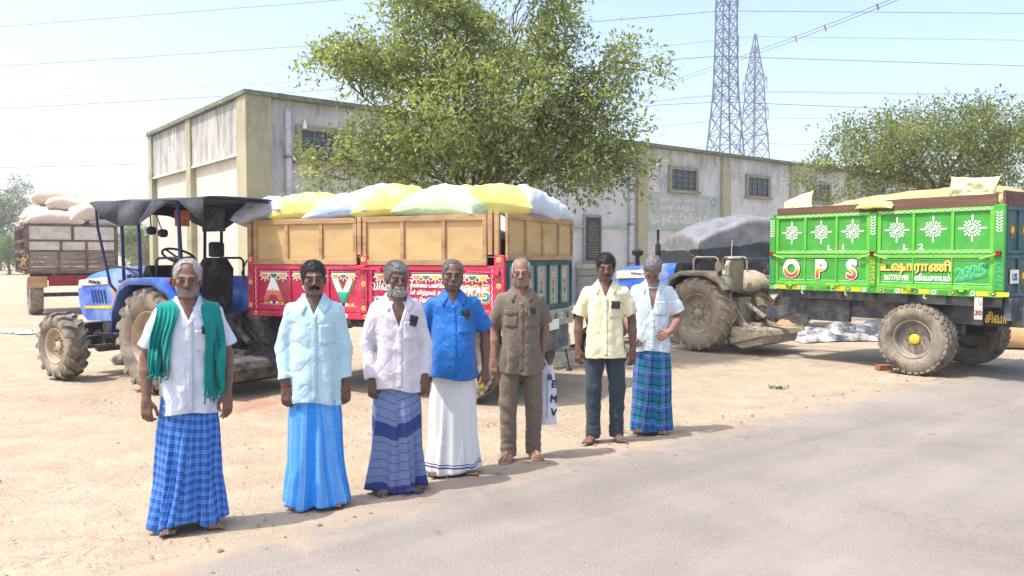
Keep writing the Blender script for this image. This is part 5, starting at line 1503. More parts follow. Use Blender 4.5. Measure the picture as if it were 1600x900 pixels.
# ================================================================ sacks
def mk_sack(name, c, stripe=None, rough=.5):
    t = NT(name); v = t.coord('Object')
    cc = t.ramp(t.noise(v, 5, 4, .6), [(.3, tuple(x * .9 for x in c[:3])), (.7, c)])
    if stripe:
        w = t.n('ShaderNodeTexWave'); w.inputs['Scale'].default_value = 9; w.inputs['Distortion'].default_value = 1.0; w.bands_direction = 'Y'; t.l(v, w.inputs['Vector'])
        cc = t.mix(t.ramp(w.outputs['Fac'], [(.80, BW(0)), (.86, BW(.7))]), cc, stripe)
    t.col(cc).set(rough, 0, .4)
    t.bump(t.noise(t.coord('Object', (1, 1.6, 1)), 9, 4, .5, dist=1.2), .32, .03)
    t.b.inputs['Sheen Weight'].default_value = .1
    return t.m
SK = {'white': mk_sack('sack_white', srgb(196, 204, 216)), 'whiteb': mk_sack('sack_white_blue', srgb(196, 206, 220), srgb(150, 175, 220)), 'yellow': mk_sack('sack_yellow', srgb(220, 210, 118)), 'green': mk_sack('sack_green', srgb(182, 204, 164)),
      'cream': mk_sack('sack_cream', srgb(204, 188, 170)), 'pink': mk_sack('sack_pinkish', srgb(202, 182, 174)), 'brown': mk_sack('sack_jute', srgb(178, 142, 104), rough=.9),
      'ygreen': mk_sack('sack_yellow_green', srgb(206, 202, 156), srgb(150, 180, 120))}
SEED = [100]
def sack(c, size, rot, m, label, group, dent=.0, neck=False):
    """stuffed woven bag: pillow with puckered ends and creases"""
    SEED[0] += 1; sd = SEED[0]
    L, Wd_, H = size; n1, n2 = 40, 30
    u = np.linspace(-1, 1, n1); w = np.linspace(-1, 1, n2)
    Uu, Ww = np.meshgrid(u, w, indexing='ij')
    th = (np.clip(1 - np.abs(Uu) ** 3.2, 0, 1) * np.clip(1 - np.abs(Ww) ** 2.6, 0, 1)) ** .5
    if neck: th = th * np.clip(1.0 - .65 * np.clip(Uu, 0, 1) ** 1.5, 0, 1)
    # stuffing pulls the long borders in between the four ears
    pin = 1 - .13 * (1 - np.abs(Uu) ** 2.2) * np.abs(Ww) ** 2; pinl = 1 - .07 * (1 - np.abs(Ww) ** 2) * np.abs(Uu) ** 3
    xx = Uu * L / 2 * pinl; yy = Ww * Wd_ / 2 * pin
    edge = np.maximum(np.abs(Uu), np.abs(Ww)); bd = np.clip((edge - .45) / .55, 0, 1)
    rip = np.sin(Ww * 11 + sd + vnoise(Uu * 3, Ww * 3, 0, sd) * 3) * np.clip((np.abs(Uu) - .4) / .6, 0, 1) * (1 - np.abs(Uu) ** 6) * .012 + np.sin(Uu * 13 + sd * 2) * np.clip((np.abs(Ww) - .45) / .55, 0, 1) * (1 - np.abs(Ww) ** 6) * .010
    lump = fbm(Uu * 2.2 + sd, Ww * 2.2, 0, sd, 3) * .035
    crs = -np.exp(-(vnoise(Uu * 3.5 + Ww * 2, Ww * 3 - Uu * 2, 0, sd + 5) / .10) ** 2) * .008
    zt_ = th * H * .55 * (1 + lump * 3.5) + (rip + crs + lump * .5) * np.clip(th * 1.5, 0, 1)
    zb_ = -th * H * .45 * (1 + vnoise(Uu * 2, Ww * 2, 3, sd) * .1)
    sag_ = -.12 * H * np.abs(Uu) ** 2 - .05 * H * np.abs(Ww) ** 2 + vnoise(Uu * 2.5, Ww * 2.5, 1, sd + 9) * .02 * bd
    VT = np.stack([xx, yy, zt_ + sag_ + .003], -1).reshape(-1, 3); VB = np.stack([xx, yy, zb_ + sag_ - .003], -1).reshape(-1, 3)
    ii = np.arange(n1 * n2).reshape(n1, n2); N_ = n1 * n2
    FT = np.stack([ii[:-1, :-1], ii[1:, :-1], ii[1:, 1:], ii[:-1, 1:]], -1).reshape(-1, 4)
    ring = list(ii[:, 0]) + list(ii[-1, 1:]) + list(ii[-2::-1, -1]) + list(ii[0, -2:0:-1])
    FS = [(int(a), int(a) + N_, int(b) + N_, int(b)) for a, b in zip(ring, ring[1:] + ring[:1])]
    mb = MB(); mb.add(VT.tolist() + VB.tolist(), FT.tolist() + (FT[:, ::-1] + N_).tolist() + FS)
    o = mb.build('sack', SK[m], None, smooth=60)
    o.location = c; o.rotation_euler = rot
    tag(o, label, 'sack', group)
    return o
def on(root, p): 
    M_ = Matrix.Translation(root.location) @ Matrix.Rotation(root.rotation_euler.z, 4, 'Z')
    return M_ @ Vector(p)
gR = 'sacks on the red trailer'
zt = ZT + .05
def rs_(x, y, z, size, rz, m, label, tilt=0, roll=0, neck=False):
    return sack(on(red, (x, y, z)), size, (roll, tilt, TA + rz), m, label, gR, neck=neck)
rs_(-1.72, -.74, zt + .07, (.86, .58, .34), -.05, 'whiteb', 'white sack at the front end of the red trailer, beside the tractor canopy', tilt=-.15)
rs_(-1.06, -.72, zt + .09, (.90, .62, .38), .10, 'yellow', 'yellow sack next to the white sack at the front end of the red trailer', roll=.15)
rs_(-.48, -.74, zt + .08, (1.02, .60, .36), -.08, 'whiteb', 'white sack with blue weave left of the middle of the red trailer', roll=.12, tilt=-.06)
rs_(-.35, -.16, zt + .22, (1.0, .60, .34), -.25, 'white', 'white sack lying highest on the red trailer', tilt=.12)
rs_(.22, -.74, zt + .10, (.90, .62, .38), .12, 'yellow', 'yellow sack in the middle of the red trailer', roll=.14)
rs_(.90, -.76, zt + .08, (1.10, .60, .36), -.04, 'green', 'pale green sack on the red trailer', roll=.12, tilt=.05)
rs_(1.36, -.42, zt + .12, (.95, .66, .38), .45, 'yellow', 'large yellow sack beside the pale green one at the tail of the red trailer', tilt=.05)
rs_(1.55, .16, zt + .10, (.80, .60, .40), 1.35, 'white', 'white sack bulging over the tail of the red trailer', tilt=.08)
rs_(1.60, .70, zt + .05, (.66, .5, .34), 1.5, 'white', 'small white sack at the far tail corner of the red trailer')
rs_(-1.1, .10, zt + .06, (1.0, .66, .36), .1, 'white', 'white sack in the far row of the red trailer, front end')
rs_(.45, .0, zt + .08, (1.0, .66, .36), -.1, 'yellow', 'yellow sack in the far row behind the pale green one on the red trailer')
rs_(1.0, .3, zt + .06, (1.0, .66, .36), .1, 'green', 'pale green sack in the far row of the red trailer')
for x in np.linspace(-1.35, 1.3, 4):                                     # lower layer that carries them
    for y in (-.62, .08, .72):
        rs_(x, y, zt - .19, (.92, .64, .30), 0.05 * (x + y), 'white', 'white sack packed below the rim of the red trailer')
gB = 'sacks on the brown trailer'
def bs_(x, y, z, size, rz, m, label, tilt=0):
    return sack(on(brt, (x, y, z)), size, (0, tilt, BA + rz), m, label, gB)
bs_(-.42, .35, z3 + .16, (1.5, .8, .46), 0, 'pink', 'long pinkish sack on the rim of the brown trailer')
bs_(-.55, .95, z3 + .30, (1.3, .8, .5), .1, 'cream', 'cream sack behind the pinkish one on the brown trailer')
bs_(.42, .35, z3 + .34, (1.15, .7, .5), .15, 'cream', 'plump cream sack in the middle of the brown trailer pile', -.25)
bs_(.0, .8, z3 + .62, (1.2, .75, .44), -.1, 'cream', 'cream sack in the second tier of the brown trailer pile', .1)
bs_(-.25, 1.25, z3 + .80, (1.4, .8, .5), -.05, 'cream', 'cream sack on top of the brown trailer pile', .08)
bs_(.95, .55, z3 + .14, (1.1, .75, .4), .1, 'white', 'white sack at the canopy end of the brown trailer')
for x, y in ((-.5, 1.9), (.6, 1.5), (.5, 2.5), (-.5, 2.8)):
    bs_(x, y, z3 + .2, (1.2, .9, .5), .3 * x, 'cream', 'cream sack at the back of the brown trailer load')
for x in (-.55, .55):
    for y in (.5, 1.4, 2.3): bs_(x, y, z3 - .18, (1.05, .9, .5), 0, 'cream', 'cream sack packed below the rim of the brown trailer')
gG = 'half-empty sacks on the grain trailer'
def gs_(x, y, z, size, rot, m, label):
    o = sack(on(grn, (x, y, z)), size, rot, m, label, gG, neck=True); return o
gs_(-1.45, -.72, gt + .16, (.55, .46, .12), (.95, -.35, GANG + .10), 'ygreen', 'crumpled pale yellow sack at the front corner of the green trailer')
gs_(.03, -.93, gt + .13, (.55, .34, .10), (.5, .03, GANG), 'yellow', 'flat yellow sack hung over the middle of the green trailer side')
gs_(1.22, -.72, gt + .24, (.62, .42, .13), (1.30, .06, GANG + .05), 'ygreen', 'upright pale green sack at the tail of the grain heap')
# sacks and sheet on the ground
p = G(1583, 546)
sack(Vector((p.x + .1, p.y + .3, .17)), (.95, .55, .36), (0, 0, -.4), 'brown', 'brown jute sack lying on the ground behind the tail wheels of the green trailer', 'sacks on the ground')
p = G(1226, 524)
sack(Vector((p.x, p.y, .14)), (.5, .42, .30), (0, 0, .5), 'brown', 'small tan sack on the ground by the drawbar of the green trailer', 'sacks on the ground')
p = Vector((10.3, 15.3, .17))
sack(p, (.95, .55, .36), (0, 0, .2), 'brown', 'second brown jute sack on the ground, at the picture edge', 'sacks on the ground')
n1, n2 = 70, 26
uu, vv = np.meshgrid(np.linspace(0, 1, n1), np.linspace(0, 1, n2), indexing='ij')
X_ = 5.6 + uu * 3.6; Y_ = 15.3 + vv * 1.5 + uu * .5 + vnoise(uu * 6, vv * 2, 0, 3) * .2
Z_ = .02 + np.abs(fbm(X_ * 2.2, Y_ * 2.8, 0, 51, 4)) * .13 + .22 * np.clip(1 - np.abs(vv - .75) * 3, 0, 1) * np.clip(np.sin(uu * PI), 0, 1)
Z_[0, :] *= .1; Z_[-1, :] *= .1; Z_[:, 0] *= .1; Z_[:, -1] *= .1
ii = np.arange(n1 * n2).reshape(n1, n2)
F = np.stack([ii[:-1, :-1], ii[1:, :-1], ii[1:, 1:], ii[:-1, 1:]], -1).reshape(-1, 4)
t = NT('ground_sheet'); v = t.coord('Object')
c = t.ramp(t.noise(v, 1.4, 5, .7), [(.42, srgb(70, 72, 78)), (.5, srgb(150, 148, 146)), (.62, srgb(205, 204, 202))])
t.col(c).set(.45, 0, .4); t.bump(t.noise(v, 9, 4, .6, dist=.8), .4, .03)
gs = link('ground_sheet', npmesh('ground_sheet', np.stack([X_, Y_, Z_], -1).reshape(-1, 3), F), t.m)
tag(gs, 'crumpled grey and white plastic sheet lying behind the green trailer', 'plastic sheet')
# brick chock
b = empty('brick', G(1385, 579) , .4)
b.location.z = 0.0
bpy.data.objects.remove(b)
bo = MB().b2(-.11, .11, -.055, .055, 0, .075).build('brick', M['brick'], None, bev=.006)
bo.location = G(1381, 577); bo.location.z = -.006; bo.rotation_euler = (0, 0, .2)
tag(bo, 'red brick wedged against the big wheel of the green trailer', 'brick')
# litter
for k, (px_, py_, s, lab) in enumerate(((12, 519, .55, 'crumpled white plastic litter on the sand near the picture edge'), (36, 521, .35, 'small torn white plastic litter beside the larger scrap'), (420, 560, .12, 'small white scrap on the sand under the drawbar'))):
    p = G(px_, py_); rs = np.random.RandomState(k + 60)
    n = 12; uu, vv = np.meshgrid(np.linspace(-1, 1, n), np.linspace(-1, 1, n), indexing='ij')
    X_ = p.x + uu * s * .8; Y_ = p.y + vv * s * .45 + vnoise(uu * 3, vv, 0, k) * .1; Z_ = .012 + np.abs(vnoise(uu * 3, vv * 3, 0, k + 7)) * .09 * (1 - np.maximum(np.abs(uu), np.abs(vv)) ** 4)
    ii = np.arange(n * n).reshape(n, n)
    F = np.stack([ii[:-1, :-1], ii[1:, :-1], ii[1:, 1:], ii[:-1, 1:]], -1).reshape(-1, 4)
    o = link('litter', npmesh('litter', np.stack([X_, Y_, Z_], -1).reshape(-1, 3), F), M['pale_sheet']); tag(o, lab, 'litter', 'plastic scraps on the sand')
# rock under the blue tractor
rs = np.random.RandomState(8)
def rock(p, r, label):
    n1, n2 = 12, 9; mb = MB()
    def f(u, v):
        a, b_ = 2 * PI * u, PI * v
        d = Vector((math.sin(b_) * math.cos(a), math.sin(b_) * math.sin(a), math.cos(b_)))
        k = r * (1 + .25 * float(vnoise(d.x * 2 + p.x, d.y * 2, d.z * 2, 5)))
        return (d.x * k, d.y * k * .8, d.z * k * .7)
    mb.grid(f, n1, n2, wrapu=True); o = mb.build('rock', mk('rock_grey', srgb(120, 116, 112), .9, var=.3, bump=.6, bscale=20), None, smooth=25)
    o.location = (p.x, p.y, r * .5); tag(o, label, 'rock')
rock(G(187, 568), .12, 'grey rock on the sand between the wheels of the blue tractor')
rock(G(163, 560) + Vector((.2, .8, 0)), .08, 'small grey rock behind the front wheel of the blue tractor')
# weed on the road edge
mb = MB(); p = G(1215, 607); rs = np.random.RandomState(4)
for k in range(40):
    a = rs.uniform(0, 2 * PI); d = Vector((math.cos(a), math.sin(a), rs.uniform(.3, 1))) * rs.uniform(.02, .06); q = Vector((rs.normal(0, .06), rs.normal(0, .03), 0)); s = Vector((-math.sin(a), math.cos(a), 0)) * .012
    mb.add([q, q + d * .5 + s, q + d, q + d * .5 - s], [(0, 1, 2, 3)])
wd = mb.build('weed', mk('weed_green', (.07, .13, .03), .7, bump=0), None, smooth=0); wd.location = (p.x, p.y, 0); tag(wd, 'tiny green weed sprouting in the sand beside the road', 'weed')

# ================================================================ motorcycle parked behind the men (x forward, origin on the ground)
mc_loc = G(874, 574); mc_loc.z = 0
mc = empty('motorcycle', mc_loc, math.radians(200), 'dark motorcycle on its side stand, half hidden behind the brown and yellow shirts', 'motorcycle')
for x in (-.63, .63):
    wh = empty('wheel', (x, 0, .30)); wh.parent = mc
    mb = MB(); mb.lathe([(.235, -.035), (.27, -.045), (.30, -.02), (.305, 0), (.30, .02), (.27, .045), (.235, .035)], 36, closed=True); mb.build('tyre', M['black'], wh)
    mb = MB(); mb.lathe([(.225, -.03), (.238, -.036), (.238, .036), (.225, .03)], 36, closed=True); mb.build('rim', M['silver'], wh)
    mb = MB(); mb.lathe([(.001, -.05), (.06, -.05), (.06, .05), (.001, .05)], 16); mb.build('hub', M['dark_metal'], wh)
    mb = MB()
    for k in range(18):
        a = 2 * PI * k / 18; mb.tube([(.05 * math.cos(a + .3), (-1) ** k * .03, .05 * math.sin(a + .3)), (.232 * math.cos(a), 0, .232 * math.sin(a))], .003, 4, False)
    mb.build('spokes', M['silver'], wh)
mb = MB()
def tank(u, v):
    a = 2 * PI * u; x = .30 - v * .55; r = math.sin(PI * min(1, max(0, v * .9 + .05))) ** .6
    return (x, .13 * r * math.cos(a), .80 + .02 * (1 - v) + .11 * r * math.sin(a))
mb.grid(tank, 18, 12, wrapu=True); mb.build('fuel_tank', mk('tank_black', srgb(30, 30, 36), .25, var=.1, bump=0, spec=.6), mc)
mb = MB(); mb.grid(lambda u, v: (-.18 - u * .62, (v - .5) * .24 * (1 - .25 * u), .80 + .05 * math.sin(PI * v) - .06 * math.sin(PI * u * .9) + .06 * u), 14, 8); mb.build('seat', M['black'], mc, solid=.05)
mb = MB(); mb.b2(-.12, .22, -.12, .12, .30, .52)
for k in range(6): mb.b2(.02, .2, -.11, .11, .53 + k * .025, .542 + k * .025)
mb.cyl((-.02, -.16, .40), (-.02, .16, .40), .10); mb.build('engine', M['silver'], mc, bev=.01)
mb = MB(); mb.tube([(.40, 0, .92), (.28, 0, .55), (-.1, 0, .30), (-.35, 0, .34), (-.63, 0, .32)], .022, 8); mb.tube([(.36, 0, .85), (-.2, .08, .74), (-.75, .08, .80)], .016, 8); mb.tube([(.36, 0, .85), (-.2, -.08, .74), (-.75, -.08, .80)], .016, 8)
mb.build('frame', M['black'], mc)
for s in (-1, 1):
    MB().tube([(.63, s * .07, .30), (.50, s * .07, .62), (.40, s * .07, .98)], .02, 8).build('fork', M['silver'], mc)
    MB().tube([(-.63, s * .11, .34), (-.50, s * .11, .72)], .028, 8).build('shock', M['silver'], mc)
    hb = MB().tube([(.42, 0, 1.0), (.38, s * .2, 1.06), (.28, s * .36, 1.04)], .012, 8).build('handlebar', M['silver'], mc)
    MB().tube([(.34, s * .28, 1.05), (.26, s * .38, 1.04)], .018, 8).build('grip', M['black'], hb)
    mb = MB(); mb.tube([(.36, s * .22, 1.06), (.36, s * .30, 1.22)], .006, 6); mb.lathe([(.001, -.012), (.055, -.01), (.055, .01), (.001, .012)], 14, Matrix.Translation((.36, s * .32, 1.25)) @ Matrix.Rotation(PI / 2, 4, 'Z')); mb.build('mirror', M['black'], mc)
mb = MB(); mb.lathe([(.001, -.06), (.07, -.05), (.09, .02), (.085, .06), (.001, .07)], 18, Matrix.Translation((.47, 0, .93)) @ Matrix.Rotation(-PI / 2, 4, 'Z')); mb.build('headlight', M['silver'], mc)
for x, r0, r1 in ((.63, .3, 2.2), (-.63, .6, 2.9)):
    mb = MB(); mb.grid(lambda u, v: (x + .335 * math.cos(r0 + u * (r1 - r0)), (v - .5) * .11, .30 + .335 * math.sin(r0 + u * (r1 - r0))), 14, 4); mb.build('mudguard', M['black'], mc, solid=.006)
mb = MB(); mb.tube([(.15, -.1, .45), (.18, -.13, .28), (-.1, -.15, .24), (-.35, -.16, .28), (-.85, -.17, .36)], [.022, .022, .025, .04, .045], 10); mb.build('exhaust', M['silver'], mc)
mb = MB(); mb.tube([(-.05, .12, .28), (-.02, .34, .01)], .014, 6); mb.tube([(-.05, .34, .012), (.04, .35, .012)], .014, 6); mb.build('side_stand', M['black'], mc)
mb = MB(); mb.b2(.55, .57, -.10, .10, .66, .76); mb.build('number_plate', M['white'], mc)
# ================================================================ people
V3 = lambda *a: np.array(a, dtype=np.float64)
class Field:
    def __init__(s, xs, ys, zs):
        s.xs, s.ys, s.zs = [np.asarray(a, np.float64) for a in (xs, ys, zs)]
        s.D = np.full((len(xs), len(ys), len(zs)), 1.0, np.float32)
    def sl(s, lo, hi):
        r = []
        for a, l, h in zip((s.xs, s.ys, s.zs), lo, hi):
            i, j = np.searchsorted(a, l), np.searchsorted(a, h)
            if j <= i: return None, None
            r.append(slice(i, j))
        return tuple(r), (s.xs[r[0]][:, None, None], s.ys[r[1]][None, :, None], s.zs[r[2]][None, None, :])
    def put(s, sl, d, k, sub):
        A = s.D[sl]
        if sub:
            d = -d; h = np.clip(.5 - .5 * (d - A) / k, 0, 1); s.D[sl] = d * (1 - h) + A * h + k * h * (1 - h)
        else:
            h = np.clip(.5 + .5 * (d - A) / k, 0, 1); s.D[sl] = d * (1 - h) + A * h - k * h * (1 - h)
    def cone(s, a, b, ra, rb, k=.012, sub=False, flat=False):
        a, b = np.asarray(a, float), np.asarray(b, float); m = max(ra, rb) + k + .02
        sl, g = s.sl(np.minimum(a, b) - m, np.maximum(a, b) + m)
        if sl is None: return
        ab = b - a; L = ab @ ab + 1e-12
        px, py, pz = g[0] - a[0], g[1] - a[1], g[2] - a[2]
        tr = (px * ab[0] + py * ab[1] + pz * ab[2]) / L
        t = np.clip(tr, 0, 1)
        d = np.sqrt((px - t * ab[0]) ** 2 + (py - t * ab[1]) ** 2 + (pz - t * ab[2]) ** 2) - (ra + (rb - ra) * t)
        if flat: d = np.maximum(d, (tr - 1) * math.sqrt(L))
        s.put(sl, d.astype(np.float32), k, sub)
    def chain(s, pts, rs, k=.012):
        for i in range(len(pts) - 1): s.cone(pts[i], pts[i + 1], rs[i], rs[i + 1], k)
    def ell(s, c, r, k=.012, R=None, sub=False):
        c, r = np.asarray(c, float), np.asarray(r, float); m = r.max() + k + .02
        sl, g = s.sl(c - m, c + m)
        if sl is None: return
        px, py, pz = g[0] - c[0], g[1] - c[1], g[2] - c[2]
        if R is not None:
            R = np.asarray(R, float)
            px, py, pz = (R[0, 0] * px + R[1, 0] * py + R[2, 0] * pz, R[0, 1] * px + R[1, 1] * py + R[2, 1] * pz, R[0, 2] * px + R[1, 2] * py + R[2, 2] * pz)
        q = np.sqrt((px / r[0]) ** 2 + (py / r[1]) ** 2 + (pz / r[2]) ** 2)
        q2 = np.sqrt((px / r[0] ** 2) ** 2 + (py / r[1] ** 2) ** 2 + (pz / r[2] ** 2) ** 2) + 1e-9
        s.put(sl, (q * (q - 1) / q2).astype(np.float32), k, sub)
    def rbox(s, c, ax, half, rnd, k=.01):
        c = np.asarray(c, float); m = max(half) * 1.75 + rnd + k + .01
        sl, g = s.sl(c - m, c + m)
        if sl is None: return
        px, py, pz = g[0] - c[0], g[1] - c[1], g[2] - c[2]
        q = [np.abs(px * a[0] + py * a[1] + pz * a[2]) - h + rnd for a, h in zip(ax, half)]
        d = np.sqrt(sum(np.maximum(v, 0) ** 2 for v in q)) + np.minimum(np.maximum(np.maximum(q[0], q[1]), q[2]), 0) - rnd
        s.put(sl, d.astype(np.float32), k, False)
    def torso(s, prof, p=2.3, k=.02):
        z, a, b, cy = [np.array(v, float) for v in prof]
        sl, g = s.sl((-.5, -.5, z[0]), (.5, .5, z[-1]))
        A = np.interp(g[2], z, a); B = np.interp(g[2], z, b); C = np.interp(g[2], z, cy)
        q = ((np.abs(g[0]) / A) ** p + (np.abs(g[1] - C) / B) ** p) ** (1 / p)
        s.put(sl, ((q - 1) * np.minimum(A, B) * .95).astype(np.float32), k, False)
    def mesh(s): return surface_nets(s.D, s.xs, s.ys, s.zs)

def zaxis(bands):
    out = [bands[0][0]]
    for z0, z1, st in bands:
        while out[-1] < z1 - st * .5: out.append(out[-1] + st)
    return np.array(out)

def unit(v): v = np.asarray(v, float); return v / np.linalg.norm(v)

def hand(f, W, d, n, curl=1.0, k=.004, grip=False):
    """d finger direction, n out of the back of the hand; returns nothing, adds to the field"""
    d, n = unit(d), unit(n); n = unit(n - d * (n @ d)); sd = np.cross(n, d)
    return d, n, sd

def add_hand(f, W, d, n, thumb, curl=1.0):
    d = unit(d); n = unit(np.asarray(n, float) - d * (np.asarray(n, float) @ d)); s_ = unit(thumb - d * (thumb @ d) - n * (thumb @ n))
    f.rbox(W + d * .048, (d, s_, n), (.046, .036, .0135), .012, .012)
    f.cone(W, W + d * .03, .024, .022, .012)
    for off, L, k0 in ((.029, .068, .0), (.0098, .078, .0), (-.0098, .073, .0), (-.028, .056, .0)):
        p = W + d * (.088 - abs(off) * .12) + s_ * off; a = .25 * curl; r = .0092
        for i, (fr, da) in enumerate(((.45, .45), (.30, .5), (.25, .4))):
            dd = d * math.cos(a) - n * math.sin(a) + s_ * off * 1.5
            q = p + unit(dd) * L * fr
            f.cone(p, q, r, r - .0009, .0025); p = q; r -= .0009; a += da * curl
    p = W + d * .022 + s_ * .028 - n * .004
    for L, dv, r in ((.034, d * .75 + s_ * .55 - n * .35, .0125), (.030, d * .95 + s_ * .15 - n * .35, .0108), (.022, d * 1.0 - s_ * .05 - n * .35, .0098)):
        q = p + unit(dv) * L; f.cone(p, q, r, r - .0012, .004); p = q

def head_parts(f, c, R, o):
    w = lambda *p: c + R @ V3(*p)
    fat = o.get('fat', 0.0); lg = o.get('long', 0.0)
    f.ell(w(0, .018, .036), (.074, .093, .083), .02, R)
    f.ell(w(0, -.016, -.03 - lg * .3), (.064 + fat * .008, .076, .080 + lg), .025, R)
    f.ell(w(0, -.055, -.090 - lg), (.030 + fat * .006, .030, .024), .02, R)
    for s in (-1, 1):
        f.cone(w(s * .052, .005, -.055), w(s * .018, -.062, -.098 - lg), .017 + fat * .006, .014, .025)
        f.ell(w(s * .043, -.066, -.022), (.022 + fat * .006, .018, .017), .018, R)
        f.ell(w(s * .035, -.055, -.055), (.024 + fat * .008, .024, .026), .022, R)
        f.cone(w(s * .014, -.086, .012), w(s * .046, -.073, .014), .010, .008, .018)
        f.ell(w(s * .032, -.101, -.008), (.018, .016, .0105), .010, R, True)
        f.ell(w(s * .031, -.079, -.008), (.0165, .0125, .0115), .004, R)
        f.ell(w(s * .077, .012, -.014), (.010, .021, .033), .006, R)
        f.ell(w(s * .084, .004, -.012), (.007, .010, .016), .005, R, True)
        f.ell(w(s * .0125, -.100, -.041), (.009, .011, .0085), .007, R)
    f.cone(w(0, -.091, .006), w(0, -.111, -.033), .0075, .0105, .010)
    f.ell(w(0, -.1115, -.037), (.0108, .0110, .0098), .006, R)
    f.cone(w(-.020, -.088, -.067 - lg * .5), w(0, -.097, -.063 - lg * .5), .0055, .0072, .006); f.cone(w(.020, -.088, -.067 - lg * .5), w(0, -.097, -.063 - lg * .5), .0055, .0072, .006)
    f.cone(w(-.017, -.088, -.077 - lg * .5), w(0, -.095, -.079 - lg * .5), .006, .008, .006); f.cone(w(.017, -.088, -.077 - lg * .5), w(0, -.095, -.079 - lg * .5), .006, .008, .006)
    f.cone(w(-.022, -.101, -.0715 - lg * .5), w(.022, -.101, -.0715 - lg * .5), .0035, .0035, .003, True)

def strands(pos, dirs, L, w, rs):
    n = len(pos); s = np.cross(dirs, rs.normal(0, 1, (n, 3))); s /= np.linalg.norm(s, axis=1)[:, None] + 1e-9
    l = (L * rs.uniform(.6, 1.3, n))[:, None]
    mid = pos + dirs * l * .55 + rs.normal(0, .0015, (n, 3)); tip = pos + dirs * l + rs.normal(0, .003, (n, 3))
    V = np.stack([pos - s * w, pos + s * w, mid + s * w * .8, mid - s * w * .8, tip], 1).reshape(-1, 3)
    k = np.arange(n) * 5
    F = np.concatenate([np.stack([k, k + 1, k + 2], 1), np.stack([k, k + 2, k + 3], 1), np.stack([k + 3, k + 2, k + 4], 1)])
    return V, F

def vnormals(V, F):
    a, b, c = V[F[:, 0]], V[F[:, 1]], V[F[:, 2]]
    fn = np.cross(b - a, c - a); N = np.zeros_like(V)
    for j in range(F.shape[1]): np.add.at(N, F[:, j], fn)
    return N / (np.linalg.norm(N, axis=1)[:, None] + 1e-12)

def bvh_of(V, F): return BVHTree.FromPolygons([tuple(v) for v in V.tolist()], F.tolist())

def hit_front(b, x, z, off=.003):
    h = b.ray_cast(Vector((x, -1.0, z)), Vector((0, 1, 0)))
    return (h[0].y - off) if h[0] is not None else None

HAIRM = {}
def hair_mat(key, c):
    if key not in HAIRM:
        t = NT('hair_' + key); v = t.coord('Object')
        cc = t.ramp(t.noise(v, 90, 3, .7), [(.25, tuple(x * .45 for x in c[:3])), (.55, c), (.8, tuple(min(1, x * 1.5) for x in c[:3]))])
        t.col(cc).set(.55, 0, .35); HAIRM[key] = t.m
    return HAIRM[key]
M_SKIN = mk_skin('skin', None)
M_EYE = mk('eye_white', srgb(104, 88, 80), .5, var=.02, bump=0, spec=.15)
M_IRIS = mk('eye_iris', srgb(18, 12, 10), .45, var=.02, bump=0, spec=.12)
M_BTN = mk('button', srgb(222, 220, 212), .4, var=.05, bump=0)

